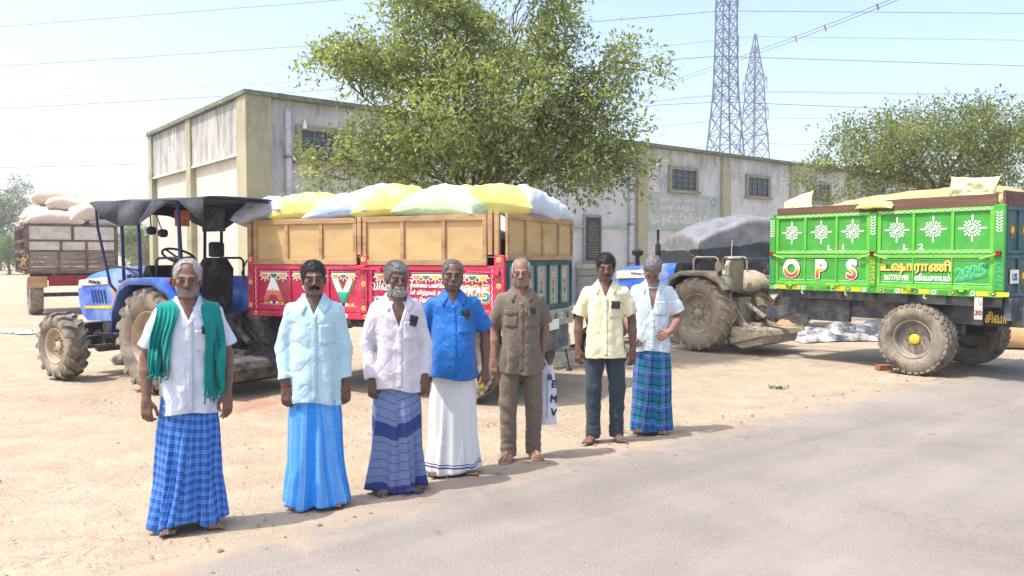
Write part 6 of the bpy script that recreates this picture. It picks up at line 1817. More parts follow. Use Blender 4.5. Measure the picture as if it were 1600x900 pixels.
def person(spec):
    o = spec; S = o['h'] / 1.70; rs = np.random.RandomState(o['seed'])
    loc = G(*o['foot']); rz = math.atan2(-loc.x, loc.y) + o.get('turn', 0)
    root = empty('person', (loc.x, loc.y, 0.0), rz, o['label'], 'person', 'men standing along the road edge')
    done = {}
    def out(name, V, F, m, parent=root, smooth=True, solid=0.0):
        return link(name, npmesh(name, np.asarray(V) * S, F, smooth), m, parent, solid=solid)
    # ------------------------------------------------ skeleton (nominal height 1.70, facing -y)
    sw = o.get('sw', .178) * .93; bel = o.get('belly', 0.0); shz = 1.352
    hx = V3(0, -.012, 1.575) + V3(*o.get('head_off', (0, 0, 0)))
    R = np.array(Euler(o.get('head_rot', (0, 0, 0))).to_matrix())
    arms = {}
    for s, key in ((-1, 'armL'), (1, 'armR')):          # image left / image right
        d = o.get(key, {})
        sh = V3(s * sw, .01, shz); el = V3(*d.get('el', (s * (sw + .055), .035, 1.085))); wr = V3(*d.get('wr', (s * (sw + .070), -.035, .845)))
        if s * el[0] > .2: el = el * V3(.92, 1, 1)
        if s * wr[0] > .19: wr = wr * V3(.94, 1, 1)
        arms[s] = (sh, el, wr, d)
    # ------------------------------------------------ body
    xs = np.arange(-.42, .42, .0042); ys = np.arange(-.27, .20, .0044)
    hz = min(arms[-1][2][2], arms[1][2][2])
    zs = zaxis([(-.02, .10, .0045), (.10, hz - .24, .016), (hz - .24, max(arms[-1][2][2], arms[1][2][2]) + .02, .0042), (0, 1.40, .010), (0, 1.76, .0042)])
    f = Field(xs, ys, zs)
    f.torso(([.78, .90, 1.0, 1.10, 1.20, 1.30, 1.36, 1.41, 1.44], [.13, .14, .13, .13, .14, .148, .145, .105, .07],
             [.09, .095, .09 + bel * .8, .09 + bel * .7, .095 + bel * .3, .10, .09, .07, .055], [0, 0, -bel * .5, -bel * .4, 0, 0, .005, .01, .012]))
    f.cone((0, .02, 1.36), hx + R @ V3(0, .02, -.06), .062, .053 + o.get('neck', 0), .03)
    f.cone((0, -.045, 1.375), hx + R @ V3(0, -.02, -.085), .028, .035, .03)
    st = o.get('stance', .085); feet = []
    for s in (-1, 1):
        fy = o.get('fy', {}).get(s, 0.0)
        f.chain([(s * .08, 0, .86), (s * (st + .0), -.01 + fy * .5, .47), (s * st, .03 + fy, .085)], [.082, .05, .034], .02)
        tw = s * o.get('toe', .18); fd = V3(math.sin(tw), -math.cos(tw), 0); sd = V3(math.cos(tw), math.sin(tw), 0)
        A = V3(s * st, .035 + fy, 0)
        f.cone(A + V3(0, .02, .030), A + fd * .10 + V3(0, 0, .030), .030, .030, .02)
        f.rbox(A + fd * .115 + V3(0, 0, .022), (fd, sd, V3(0, 0, 1)), (.06, .042, .020), .016, .02)
        for i in range(5):
            of = (-.034 + i * .017) * s * -1
            L = .068 - i * .009
            p = A + fd * .165 + sd * of + V3(0, 0, .016); q = p + fd * (L - .03)
            f.cone(p, q, .0125 if i == 0 else .009, .011 if i == 0 else .0075, .004)
        feet.append((A, fd, sd))
    for s in (-1, 1):
        sh, el, wr, d = arms[s]
        f.cone(sh + V3(-s * .010, 0, -.004), el, .042, .036, .02); f.cone(el, el + (wr - el) * .35, .0385, .040, .015); f.cone(el + (wr - el) * .35, wr, .040, .0255, .015)
        dd = V3(*d.get('d', (0, -.12, -1))); nn = V3(*d.get('n', (s * .55, -.83, 0))); th = V3(*d.get('t', (-s * .83, -.55, 0)))
        add_hand(f, wr, dd, nn, th, d.get('curl', 1.0))
    head_parts(f, hx, R, o)
    V, F = f.mesh()
    # skin tone in patches: darker lips, stubble, paler palms, a mark on the brow
    base = np.array(o['skin']); col = np.tile(base, (len(V), 1))
    L_ = (V - hx) @ R
    lg = o.get('long', 0.0)
    lip = np.exp(-((L_[:, 0] / .021) ** 2 + ((L_[:, 2] + .072 + lg * .5) / .010) ** 2)) * (L_[:, 1] < -.08)
    col = col * (1 - .45 * lip[:, None]) + lip[:, None] * np.array([.07, .028, .026])
    slit = np.exp(-((L_[:, 0] / .022) ** 4 + ((L_[:, 2] + .0715 + lg * .5) / .0032) ** 2)) * (L_[:, 1] < -.08)
    col *= (1 - .8 * slit[:, None])
    for s in (-1, 1):
        sock = np.exp(-(((L_[:, 0] - s * .031) / .022) ** 2 + ((L_[:, 2] + .006) / .014) ** 2)) * (L_[:, 1] < -.05)
        col *= (1 - .16 * sock[:, None])
        lash = np.exp(-(((L_[:, 0] - s * .031) / .015) ** 4 + ((L_[:, 2] + .0055) / .0030) ** 2)) * (L_[:, 1] < -.05)
        col *= (1 - .55 * lash[:, None])
    jaw = np.clip((-.045 - L_[:, 2]) / .02, 0, 1) * np.clip((.01 - L_[:, 1]) / .03, 0, 1) * np.clip((L_[:, 2] + .118) / .02, 0, 1)
    bc = np.array(o.get('brow', o['hair'])[1][:3]) * .55
    for s in (-1, 1):
        bw_ = np.exp(-(((L_[:, 0] - s * .031) / .021) ** 4 + ((L_[:, 2] - .017 + (np.abs(L_[:, 0]) - .03) ** 2 * 4) / .0055) ** 2)) * (L_[:, 1] < -.05)
        col = col * (1 - .55 * bw_[:, None]) + .55 * bw_[:, None] * bc
    if 'stubble' in o: col = col * (1 - .35 * jaw[:, None]) + jaw[:, None] * .35 * np.array(o['stubble'])
    if 'mark' in o:
        mk_ = np.exp(-((L_[:, 0] / .006) ** 2 + ((L_[:, 2] - .032) / o['mark'][1]) ** 2)) * (L_[:, 1] < -.06)
        col = col * (1 - mk_[:, None]) + mk_[:, None] * np.array(o['mark'][0])
    me = npmesh('body', V * S, F); vcol(me, np.clip(col, .004, 1))
    body = link('body', me, M_SKIN, root)
    Nb = vnormals(V, F)
    # eyes: almond lens with iris
    for s in (-1, 1):
        c = hx + R @ V3(s * .031, -.0905, -.0085)
        mb = MB()
        def alm(u, v, c=c, s=s):
            x = (u - .5) * .025; hh_ = .0042 * (1 - (2 * u - 1) ** 2) ** .7 * o.get('eye', .85); z = (v - .5) * 2 * hh_
            return tuple((c + R @ V3(x, -.004 * (1 - (2 * u - 1) ** 2) + .002, z)) * S)
        mb.grid(alm, 9, 5)
        mb.build('eye', M_EYE, body)
        mb = MB(); 
        def iri(u, v, c=c):
            a = 2 * PI * u; r = .0054 * v; z = max(-.0042, min(.0040, r * math.sin(a))) * o.get('eye', .85)
            return tuple((c + R @ V3(r * math.cos(a), -.0032, z)) * S)
        mb.grid(iri, 12, 3, wrapu=True); mb.build('iris', M_IRIS, body)
    # ------------------------------------------------ hair
    hm = hair_mat(o['hair'][0], o['hair'][1])
    hl = o.get('hairline', 'full')
    g = Field(np.arange(-.13, .13, .0045) + hx[0], np.arange(-.15, .15, .0045) + hx[1], np.arange(-.13, .15, .0045) + hx[2])
    X3, Y3, Z3 = np.meshgrid(g.xs, g.ys, g.zs, indexing='ij')
    Q = np.stack([X3 - hx[0], Y3 - hx[1], Z3 - hx[2]], -1) @ R
    th = o.get('hair_t', .012) * .62
    er = np.array([.074 + th, .093 + th, .083 + th])
    q = Q - np.array([0, .018, .036]); k1 = np.sqrt(((q / er) ** 2).sum(-1)); k2 = np.sqrt(((q / er ** 2) ** 2).sum(-1)) + 1e-9
    d = k1 * (k1 - 1) / k2 + fbm(Q[..., 0] * 42, Q[..., 1] * 42, Q[..., 2] * 42, o['seed'], 2) * .0042
    fl = {'full': .054, 'low': .048, 'recede': .064, 'bald': .078}[hl]
    zl = np.interp(Q[..., 1], [-.12, -.060, -.040, -.030, -.008, .03, .06, .12], [fl, fl - .002, .018, -.012, -.020, -.022, -.055, -.075])
    if hl in ('recede', 'bald'):
        w_ = .036 if hl == 'recede' else .060
        zl = np.maximum(zl, np.where(np.abs(Q[..., 0]) < w_, np.interp(Q[..., 1], [-.12, -.03, .0, .05], [.2, .2 if hl == 'bald' else .082, .082 if hl == 'recede' else .10, .05]) * 1.0, -1))
    zl = zl + vnoise(Q[..., 0] * 80, Q[..., 1] * 80, Q[..., 2] * 20, 4) * .004
    g.D = np.maximum(d, zl - Q[..., 2]).astype(np.float32)
    hV, hF = g.mesh(); hN = vnormals(hV, hF)
    hair = out('hair', hV, hF, hm)
    nh = o.get('nhair', 1500) * 3
    pick = rs.choice(len(hV), nh); cb = R @ V3(*o.get('comb', (.15, .5, .25)))
    dr = hN[pick] * .55 + cb * .9 + rs.normal(0, .38, (nh, 3)); dr /= np.linalg.norm(dr, axis=1)[:, None]
    sV, sF = strands(hV[pick] - hN[pick] * .004, dr, o.get('hair_l', .016) * 1.15, .0009, rs)
    out('hair_strands', sV, sF, hm, hair, False)['kind'] = 'stuff'
    if hl == 'bald':                                   # thin strands over the crown
        pk = np.nonzero((L_[:, 2] > .07) & (L_[:, 1] > -.075))[0]; pk = rs.choice(pk, 260)
        dr = Nb[pk] * .3 + R @ V3(.3, .8, 0) + rs.normal(0, .2, (260, 3)); dr /= np.linalg.norm(dr, axis=1)[:, None]
        sV, sF = strands(V[pk], dr, .02, .0011, rs); out('hair_strands', sV, sF, hm, hair, False)['kind'] = 'stuff'
    def tuft(name, mask, n, L, w, comb, mat, lift=.4):
        pk = np.nonzero(mask)[0]
        if len(pk) == 0: return
        pk = rs.choice(pk, n)
        dr = Nb[pk] * lift + np.array([R @ V3(*c_) for c_ in comb(L_[pk])]) + rs.normal(0, .22, (n, 3)); dr /= np.linalg.norm(dr, axis=1)[:, None]
        a, b = strands(V[pk], dr, L, w, rs); out(name, a, b, mat, root, False)['kind'] = 'stuff'
    bm = hair_mat(o.get('brow', o['hair'])[0], o.get('brow', o['hair'])[1])
    for s in (-1, 1):
        tuft('eyebrow', (np.abs(L_[:, 0] - s * .031) < .021) & (np.abs(L_[:, 2] - .016 + .12 * (np.abs(L_[:, 0]) - .02) ** 2 * 30) < .0045) & (L_[:, 1] < -.05), 110, .007, .0008, lambda q: [(np.sign(p[0]) * .9, -.05, .15) for p in q], bm, .25)
    if 'mous' in o:
        mm = hair_mat(*o['mous'])
        tuft('moustache', (np.abs(L_[:, 0]) < o.get('mw', .030)) & (L_[:, 2] > -.066 - lg * .5 - np.abs(L_[:, 0]) * .25) & (L_[:, 2] < -.050 - lg * .4) & (L_[:, 1] < -.075), o.get('mn', 420), .011, .0014, lambda q: [(np.sign(p[0]) * .7, -.1, -.75) for p in q], mm, .45)
    if 'beard' in o:
        mm = hair_mat(*o['beard'])
        tuft('beard', (np.abs(L_[:, 0]) < .075) & (L_[:, 2] < -.040 - (L_[:, 1] < -.07) * (.035)) & (L_[:, 2] > -.128) & (L_[:, 1] < .004) & (np.hypot(L_[:, 0], L_[:, 1] + .02) > .045), 2200, .016, .0016, lambda q: [(p[0] * 3, -.2, -.8) for p in q], mm, .5)
    # ------------------------------------------------ shirt
    hem = o['hem']; zv = o.get('vneck', 1.31)
    step = .0058
    f = Field(np.arange(-.46, .46, step), np.arange(-.30, .22, step), np.arange(hem - .03, 1.475, step))
    ease = o.get('ease', 0.0)
    P_ = ([hem - .04, .86, .95, 1.04, 1.12, 1.20, 1.28, 1.345, 1.385, 1.415, 1.44, 1.47],
          [.184 + ease, .175 + ease, .167 + ease, .162 + ease, .161 + ease * .8, .164 + ease * .5, .169, .170, .152, .116, .088, .080],
          [.140 + bel * .75, .142 + bel * .9, .142 + bel, .140 + bel, .138 + bel * .8, .136 + bel * .4, .130, .118, .104, .090, .080, .075],
          [-.006 - bel * .45, -.006 - bel * .55, -.006 - bel * .6, -.004 - bel * .5, -.002 - bel * .3, 0, 0, .004, .008, .01, .012, .012])
    f.torso(P_, 2.25)
    for s in (-1, 1):
        sh, el, wr, d = arms[s]
        if o['sleeve'] == 'short':
            e = sh + (el - sh) * .80 + V3(s * .012, 0, 0); f.cone(sh + V3(-s * .015, 0, -.002), e, .062, .070, .04, flat=True)
        else:
            e = el + (wr - el) * o.get('cuff', .86)
            f.cone(sh + V3(-s * .015, 0, -.002), el, .062, .056, .04); f.cone(el, e, .056, .046, .02, flat=True)
            if o.get('rolled'): f.cone(e - (e - el) * .10, e, .052, .054, .006, flat=True)
        ud = unit(e - (sh if o['sleeve'] == 'short' else el)); done[s] = (e, ud)
    sd_ = o['seed']
    near = np.nonzero(np.abs(f.D) < .03)
    X3, Y3, Z3 = f.xs[near[0]], f.ys[near[1]], f.zs[near[2]]
    ang = np.arctan2(X3, -(Y3 + .0))
    rel = np.clip((1.30 - Z3) / .5, 0, 1)
    wr_ = (np.abs(vnoise(X3 * 9 + Z3 * 5, Y3 * 8, Z3 * 6 - X3 * 4, sd_)) * -.0075
           + vnoise(X3 * 17 - Z3 * 9, Y3 * 15, Z3 * 13, sd_ + 2) * .0026
           + np.sin(ang * 6 + vnoise(X3 * 3, Y3 * 3, Z3 * 2.2, sd_ + 4) * 4) * .0095 * rel
           - np.exp(-(vnoise(X3 * 7 + Z3 * 9, Y3 * 7, Z3 * 9 - X3 * 10, sd_ + 11) / .12) ** 2) * .0026 - np.exp(-(vnoise(X3 * 6 - Z3 * 6, Y3 * 6, Z3 * 7 + X3 * 12, sd_ + 13) / .11) ** 2) * .0022
           + vnoise(X3 * 5, Y3 * 5, Z3 * 4, sd_ + 6) * .008) * o.get('crease', 1.0)
    f.D[near] -= wr_.astype(np.float32)
    X3, Y3, Z3 = f.xs[:, None, None], f.ys[None, :, None], f.zs[None, None, :]
    ang = np.arctan2(X3, -Y3)
    hemz = hem + .012 * np.sin(X3 * 13 + sd_) + .010 * np.cos(ang * 2 + 1) - .06 * (Y3 + .1) * 0
    f.D = np.maximum(f.D, hemz - Z3).astype(np.float32)
    f.cone((0, .012, 1.36), (0, .0, 1.60), .063, .066, .008, True)
    vw = o.get('vslope', .42)
    vee = np.minimum(zv - Z3 + np.abs(X3 - o.get('vx', 0)) / vw, 1.0)                # inside the V where negative
    vee = np.maximum(vee * vw * .9, Y3 - .01)
    f.D = np.maximum(f.D, -vee).astype(np.float32)
    for s in (-1, 1):
        e, ud = done[s]; r_ = {'short': .070}.get(o['sleeve'], .048)
        f.cone(e - ud * .030, e + ud * .03, r_ - .020, r_ - .018, .004, True)
    sV, sF = f.mesh()
    shirt = out('shirt', sV, sF, o['shirt'])
    bv = bvh_of(sV, sF); bb = bvh_of(V, F)
    def push(p, off):
        p = Vector(p); l, n, i, ds = bv.find_nearest(p)
        if l is not None and (p - l).dot(n) < off: p = l + n * off
        return np.array(p)
    # collar
    nu, nv = 41, 6; CV = np.zeros((nv, nu, 3))
    for j in range(nv):
        v = j / (nv - 1)
        for i in range(nu):
            th_ = math.radians(22 + (360 - 44) * i / (nu - 1)); fr = max(0, math.cos(th_)) ** 2.2
            dirv = V3(math.sin(th_), -math.cos(th_), 0)
            zt_ = 1.420 + .034 * (1 - math.cos(th_)) / 2
            opn = fr * (.018 + o.get('open', 0))
            top_ = V3(0, .012, zt_ - fr * .022) + dirv * (.069 + opn * .5)
            tipd = V3(dirv[0] * 1.6 + math.copysign(.55 * fr, dirv[0]), dirv[1], 0)
            bot = top_ + tipd * (.020 + .014 * fr) + V3(0, 0, -.034 - .046 * fr)
            p = top_ * (1 - v) + bot * v + V3(0, 0, .010 * math.sin(PI * v))
            CV[j, i] = push(p, .005 + .003 * (1 - v)) if v > .15 else p
    ii = np.arange(nu * nv).reshape(nv, nu)
    cF = np.stack([ii[:-1, :-1], ii[:-1, 1:], ii[1:, 1:], ii[1:, :-1]], -1).reshape(-1, 4)
    out('collar', CV.reshape(-1, 3), cF, o['shirt'], shirt, solid=.0045)
    # placket, buttons, pocket
    def patch(name, x0, x1, z0, z1, n, m, off, parent=shirt, mat=None, sag=0.0, solid=.003):
        PV = []
        for j in range(m):
            for i in range(n):
                x = x0 + (x1 - x0) * i / (n - 1); z = z0 + (z1 - z0) * j / (m - 1) - sag * (1 - abs(2 * i / (n - 1) - 1)) * (j == 0)
                y = hit_front(bv, x, z, off); PV.append((x, -.12 if y is None else y, z))
        jj = np.arange(n * m).reshape(m, n)
        pF = np.stack([jj[:-1, :-1], jj[:-1, 1:], jj[1:, 1:], jj[1:, :-1]], -1).reshape(-1, 4)
        return out(name, PV, pF, mat or o['shirt'], parent, solid=solid)
    vx = o.get('vx', 0)
    patch('placket', vx - .017, vx + .017, hem + .03, zv + .005, 4, 30, .0028)
    for k in range(6):
        z = zv - .02 - k * (zv - hem - .09) / 5; y = hit_front(bv, vx, z, .006)
        if y is None: continue
        mb = MB(); mb.lathe([(.0065, .002), (.0065, -.002), (.001, -.003)], 10, Matrix.Translation((vx * S, y * S, z * S))); mb.build('button', o.get('btn', M_BTN), shirt)
    for px in o.get('pockets', (.085,)):
        patch('pocket', px - .052, px + .052, 1.135, 1.262, 8, 10, .0035, sag=.012)
        if o.get('flap'): patch('pocket_flap', px - .054, px + .054, 1.235, 1.272, 8, 4, .0075, sag=.012)
    if o.get('yoke'):
        for s in (-1, 1): patch('shirt_tab', s * .085 - .004, s * .085 + .004, 1.14, 1.25, 3, 8, .008)
    # ------------------------------------------------ lower garment
    lo = o['lower']
    if lo['kind'] == 'trousers':
        f = Field(np.arange(-.25, .25, .0065), np.arange(-.20, .20, .0065), np.arange(.0, .96, .0085))
        f.torso(([.80, .86, .92, .955], [.168, .172, .165, .16], [.118, .122, .118, .115], [0, 0, 0, 0]), 2.3)
        for s in (-1, 1):
            fy = o.get('fy', {}).get(s, 0.0)
            f.chain([(s * .086, 0, .84), (s * (st + .004), -.008 + fy * .5, .48), (s * st, .018 + fy, .10), (s * st, .010 + fy, .03)], [.098, .076, .069, .072], .025)
            f.cone((s * .075, 0, .80), (s * .06, 0, .74), .07, .04, .03)
        near = np.nonzero(np.abs(f.D) < .03)
        X3, Y3, Z3 = f.xs[near[0]], f.ys[near[1]], f.zs[near[2]]
        lowz = np.clip((.35 - Z3) / .3, 0, 1)
        wv = (np.abs(vnoise(X3 * 8, Y3 * 8, Z3 * 9 + X3 * 5, sd_ + 21)) * -.010 + vnoise(X3 * 16, Y3 * 16, Z3 * 20, sd_ + 22) * .0035 - np.abs(np.sin(Z3 * 55 + vnoise(X3 * 6, Y3 * 6, Z3 * 3, sd_) * 3)) * .006 * lowz)
        f.D[near] -= wv.astype(np.float32)
        f.D = np.maximum(f.D, .030 - f.zs[None, None, :]).astype(np.float32)
        cV, cF_ = f.mesh(); tr = out('trousers', cV, cF_, lo['mat'])
    else:
        nT, nZ = 220, 70
        th_ = np.linspace(0, 2 * PI, nT, endpoint=False); zt_ = np.linspace(0, 1, nZ)
        TT, ZZ = np.meshgrid(th_, zt_, indexing='xy')          # ZZ 0 at waist, 1 at hem
        hz_ = lo.get('hem', .03); ztop = .955
        hemv = hz_ + lo.get('hem_tilt', 0) * np.sin(TT) + vnoise(np.cos(TT) * 2.2, np.sin(TT) * 2.2, 0, sd_ + 30) * lo.get('hem_w', .02) - lo.get('hem_dip', 0) * np.exp(-(((TT - lo.get('dip_at', 5.5)) / .35) ** 2))
        z = ztop + (hemv - ztop) * ZZ
        q = ZZ
        wa = np.interp(q, [0, .10, .35, .7, 1], [.140, .158, .178, .180 + lo.get('flare', 0) * .3, .204 + lo.get('flare', 0)])
        wb = np.interp(q, [0, .10, .35, .7, 1], [.100 + bel * .4, .106 + bel * .4, .126, .128 + lo.get('flare', 0) * .3, .142 + lo.get('flare', 0) * .6])
        amp = np.interp(q, [0, .2, .35, .6, 1], [.0, .012, .06, .11, .17]) * lo.get('amp', 1.0)
        tw_ = lo.get('twist', .5) * q
        ph = sd_ * 1.7
        def ridge(a, c, w): 
            dd_ = np.angle(np.exp(1j * (a - c))); return np.exp(-(dd_ / w) ** 2)
        fold = .5 * np.sin(5 * TT + ph + 2.2 * tw_) + .36 * np.sin(9 * TT + ph * 2 - 1.4 * tw_ + .8 * np.sin(3 * q + ph)) + .22 * np.sin(15 * TT + ph * 3 + 2 * q) + .18 * vnoise(np.cos(TT) * 5, np.sin(TT) * 5, q * 5, sd_ + 31)
        rad = 1 + amp * fold
        # the overlapping front flap: sharp ridges that run down from the waist
        fr0 = lo.get('front', 0.0)
        for (c0, c1, w, a) in lo.get('ridges', ((-.10, -.30, .16, .07), (.18, .10, .10, .05), (.35, .75, .14, .05), (-.5, -.7, .12, .04))):
            cpos = fr0 + c0 + (c1 - c0) * q
            dd_ = np.angle(np.exp(1j * (TT - cpos)))
            rad += 2.3 * a * np.clip((q - .15) * 2.2, 0, 1) * (.4 + .6 * q) * np.exp(-(np.clip(dd_, 0, 9) / w) ** 2 - (np.clip(dd_, -9, 0) / (w * .22)) ** 2)
        X_ = wa * rad * np.sin(TT) + lo.get('lean', 0) * q; Y_ = -wb * rad * np.cos(TT) - bel * .25 * (1 - q)
        Y_ = Y_ - lo.get('kick', 0) * q ** 3
        PV = np.stack([X_, Y_, z], -1)
        # arc length of the ring three quarters down gives the cloth its width
        r_ = PV[int(nZ * .6)]; seg = np.linalg.norm(np.diff(np.vstack([r_, r_[:1]]), axis=0), axis=1); ucum = np.concatenate([[0], np.cumsum(seg)])[:nT]
        Um = np.repeat(ucum[None, :], nZ, 0) + lo.get('drift', 0) * q; Vm = z + lo.get('vtilt', 0) * np.sin(TT - fr0) + lo.get('vsag', .0) * np.cos(TT - fr0) + q * .016 * np.sin(3 * TT + ph) + q * .010 * np.sin(8 * TT + 2 * ph)
        fv = lo.get('flap')
        if fv:                                              # loose end of the cloth wrapped over the front
            nF, q0 = 64, .16; rows = np.nonzero(zt_ >= q0)[0]; FV, FU = [], []
            for r in rows:
                qq = zt_[r]; e0 = fr0 + fv[0] + (fv[2] - fv[0]) * qq; e1 = fr0 + fv[1] + (fv[3] - fv[1]) * qq
                for k in range(nF):
                    s_ = k / (nF - 1); th2 = e0 + (e1 - e0) * s_
                    rr_ = float(np.interp(th2 % (2 * PI), np.append(th_, 2 * PI), np.append(rad[r], rad[r, 0])))
                    rr_ += (.035 * (1 - .7 * s_) + .05 * np.sin(s_ * 9 + 3 * qq + ph) * s_ * (1 - s_) * 2) * np.clip((qq - .15) * 3, 0, 1) + .012
                    hz2 = hz_ + fv[5] * (1 - s_) + .012 * math.sin(s_ * 7 + ph)
                    zz2 = ztop + (hz2 - ztop) * qq
                    FV.append((wa[r, 0] * rr_ * math.sin(th2) + lo.get('lean', 0) * qq, -wb[r, 0] * rr_ * math.cos(th2) - bel * .25 * (1 - qq) - lo.get('kick', 0) * qq ** 3, zz2))
                    u2, v2 = th2 * .21, zz2 - .4; ca2, sa2 = math.cos(fv[4]), math.sin(fv[4]); FU.append((u2 * ca2 - v2 * sa2, u2 * sa2 + v2 * ca2 + .4))
            jj = np.arange(len(rows) * nF).reshape(len(rows), nF)
            fF = np.stack([jj[:-1, :-1], jj[1:, :-1], jj[1:, 1:], jj[:-1, 1:]], -1).reshape(-1, 4)
            fme = npmesh('flap', np.array(FV) * S, fF); set_uv(fme, FU)
        # split at the back so the check has a seam there
        rot = nT // 2
        PV = np.roll(PV, -rot, 1); Um = np.roll(Um, -rot, 1); Vm = np.roll(Vm, -rot, 1); tot = ucum[-1]
        PV = np.concatenate([PV, PV[:, :1]], 1); Um = np.concatenate([np.where(np.arange(nT)[None, :] >= nT - rot, Um + tot, Um), Um[:, :1] + 2 * 0 + tot], 1); Vm = np.concatenate([Vm, Vm[:, :1]], 1)
        n2_ = nT + 1
        ii = np.arange(n2_ * nZ).reshape(nZ, n2_)
        cF_ = np.stack([ii[:-1, :-1], ii[1:, :-1], ii[1:, 1:], ii[:-1, 1:]], -1).reshape(-1, 4)
        me = npmesh(lo['name'], PV.reshape(-1, 3) * S, cF_); set_uv(me, np.stack([Um.ravel(), Vm.ravel()], 1))
        tr = link(lo['name'], me, lo['mat'], root, solid=.005)
        if fv: link('flap', fme, lo['mat'], tr, solid=.005)
        done['lower'] = (PV, S)
    # ------------------------------------------------ footwear
    if o.get('shoe'):
        for (A, fd, sd2) in feet:
            fw = empty('sandal', (0, 0, 0)); fw.parent = root
            sole = [A + fd * a + sd2 * b for a, b in ((-.05, -.03), (-.02, -.036), (.08, -.036), (.15, -.046), (.20, -.038), (.222, -.01), (.222, .01), (.20, .038), (.15, .046), (.08, .036), (-.02, .036), (-.05, .03), (-.06, 0))]
            n = len(sole); mb = MB()
            mb.add([(p * S)[:2].tolist() + [.0] for p in sole] + [(p * S)[:2].tolist() + [.016] for p in sole], [tuple(range(n - 1, -1, -1)), tuple(range(n, 2 * n))] + [(i, (i + 1) % n, n + (i + 1) % n, n + i) for i in range(n)])
            mb.build('sole', o['shoe'][1], fw)
            mb = MB()
            if o['shoe'][0] == 'sandal':
                for a, hgt, w_ in ((.16, .040, .047), (.115, .050, .046), (.07, .062, .043)):
                    mb.tube([(A + fd * a + sd2 * (w_ * math.cos(t_)) + V3(0, 0, .012 + hgt * math.sin(t_))) * S for t_ in np.linspace(0, PI, 9)], .009, 6)
                mb.tube([(A + fd * .20 + V3(0, 0, .030)) * S, (A + fd * .12 + V3(0, 0, .064)) * S, (A + fd * .06 + V3(0, 0, .076)) * S], .008, 6)
                mb.tube([(A + fd * (.02 - .045 * math.sin(t_)) + sd2 * (.036 * math.cos(t_)) + V3(0, 0, .055)) * S for t_ in np.linspace(0, PI, 9)], .008, 6)
            else:
                for b in (-1, 1): mb.tube([(A + fd * .165 + V3(0, 0, .02)) * S, (A + fd * .12 + sd2 * b * .022 + V3(0, 0, .05)) * S, (A + fd * .07 + sd2 * b * .042 + V3(0, 0, .014)) * S], .006, 6)
            mb.build('strap', o['shoe'][1] if o['shoe'][0] == 'sandal' else M['black'], fw)
    return dict(root=root, shirt=(sV, sF), bv=bv, S=S, arms=arms, body=(V, F, Nb), hx=hx, R=R, out=out, patch=patch, M=Matrix.Translation((loc.x, loc.y, 0)) @ Matrix.Rotation(rz, 4, 'Z'), rz=rz, front=lambda x, z, off=.006: hit_front(bv, x, z, off))

GREY = ('grey', (.30, .29, .28, 1)); LGREY = ('light_grey', (.36, .355, .345, 1)); BLACK = ('black', (.016, .015, .017, 1)); SALT = ('salt_pepper', (.13, .125, .12, 1)); WHITE = ('white', (.62, .61, .58, 1)); MGREY = ('mid_grey', (.20, .195, .19, 1))
c_ = lambda *a: srgb(*a)
# woven patterns (metres of cloth)
M_L1 = mk_check('lungi_blue_check', .052, [(0, c_(36, 92, 178)), (.40, c_(26, 66, 146)), (.52, c_(150, 182, 222)), (.58, c_(70, 128, 205)), (.90, c_(122, 162, 214)), (.96, c_(36, 92, 178))],
                .052, [(0, c_(30, 84, 170)), (.42, c_(22, 58, 140)), (.54, c_(146, 178, 218)), (.60, c_(74, 132, 208)), (.90, c_(122, 162, 214)), (.96, c_(30, 84, 170))])
M_L2 = mk_check('lungi_sky_stripe', .26, [(0, c_(30, 134, 226)), (.30, c_(120, 176, 232)), (.315, c_(98, 158, 226)), (.60, c_(128, 180, 232)), (.615, c_(40, 142, 230)), (.80, c_(104, 162, 226)), (.985, c_(170, 206, 240))],
                .040, [(0, c_(84, 156, 230)), (.94, c_(168, 206, 242))], .28)
M_L3 = mk_check('lungi_slate_band', .30, [(0, c_(116, 132, 170)), (.5, c_(122, 138, 174)), (.97, c_(108, 124, 164))],
                .44, [(0, c_(34, 48, 116)), (.17, c_(108, 124, 162)), (.26, c_(52, 62, 96)), (.272, c_(112, 128, 166)), (.40, c_(52, 62, 96)), (.412, c_(112, 128, 166)), (.54, c_(52, 62, 96)), (.552, c_(112, 128, 166)), (.68, c_(52, 62, 96)), (.692, c_(112, 128, 166)), (.83, c_(52, 62, 96)), (.842, c_(112, 128, 166)), (.93, c_(44, 56, 110))], .88)
M_L7 = mk_check('lungi_teal_plaid', .15, [(0, c_(26, 106, 132)), (.30, c_(24, 30, 52)), (.36, c_(34, 120, 150)), (.55, c_(160, 160, 200)), (.58, c_(110, 120, 190)), (.82, c_(24, 30, 52)), (.90, c_(40, 90, 170))],
                .16, [(0, c_(28, 112, 140)), (.34, c_(20, 26, 48)), (.42, c_(60, 90, 180)), (.62, c_(176, 150, 196)), (.66, c_(40, 130, 156)), (.90, c_(20, 26, 48))])
t = NT('mundu_white')
uv = t.n('ShaderNodeUVMap'); uv.uv_map = 'UVMap'; sp = t.n('ShaderNodeSeparateXYZ'); t.l(uv.outputs['UV'], sp.inputs[0])
b1_ = t.ramp(sp.outputs[1], [(0, c_(212, 212, 210)), (.066, c_(30, 44, 128)), (.078, c_(212, 212, 210)), (.088, c_(30, 44, 128)), (.096, c_(214, 214, 212))], 'CONSTANT')
t.col(b1_).set(.85, 0, .1); t.bump(t.noise(t.coord('Object', (1, 1, .3)), 16, 3, .5, dist=.6), .3, .03)
M_L4 = t.m
S1 = mk_cloth('shirt_white', srgb(196, 202, 214))
S2 = mk_cloth('shirt_pale_aqua', srgb(176, 206, 217))
S3 = mk_cloth('shirt_offwhite', srgb(206, 200, 208))
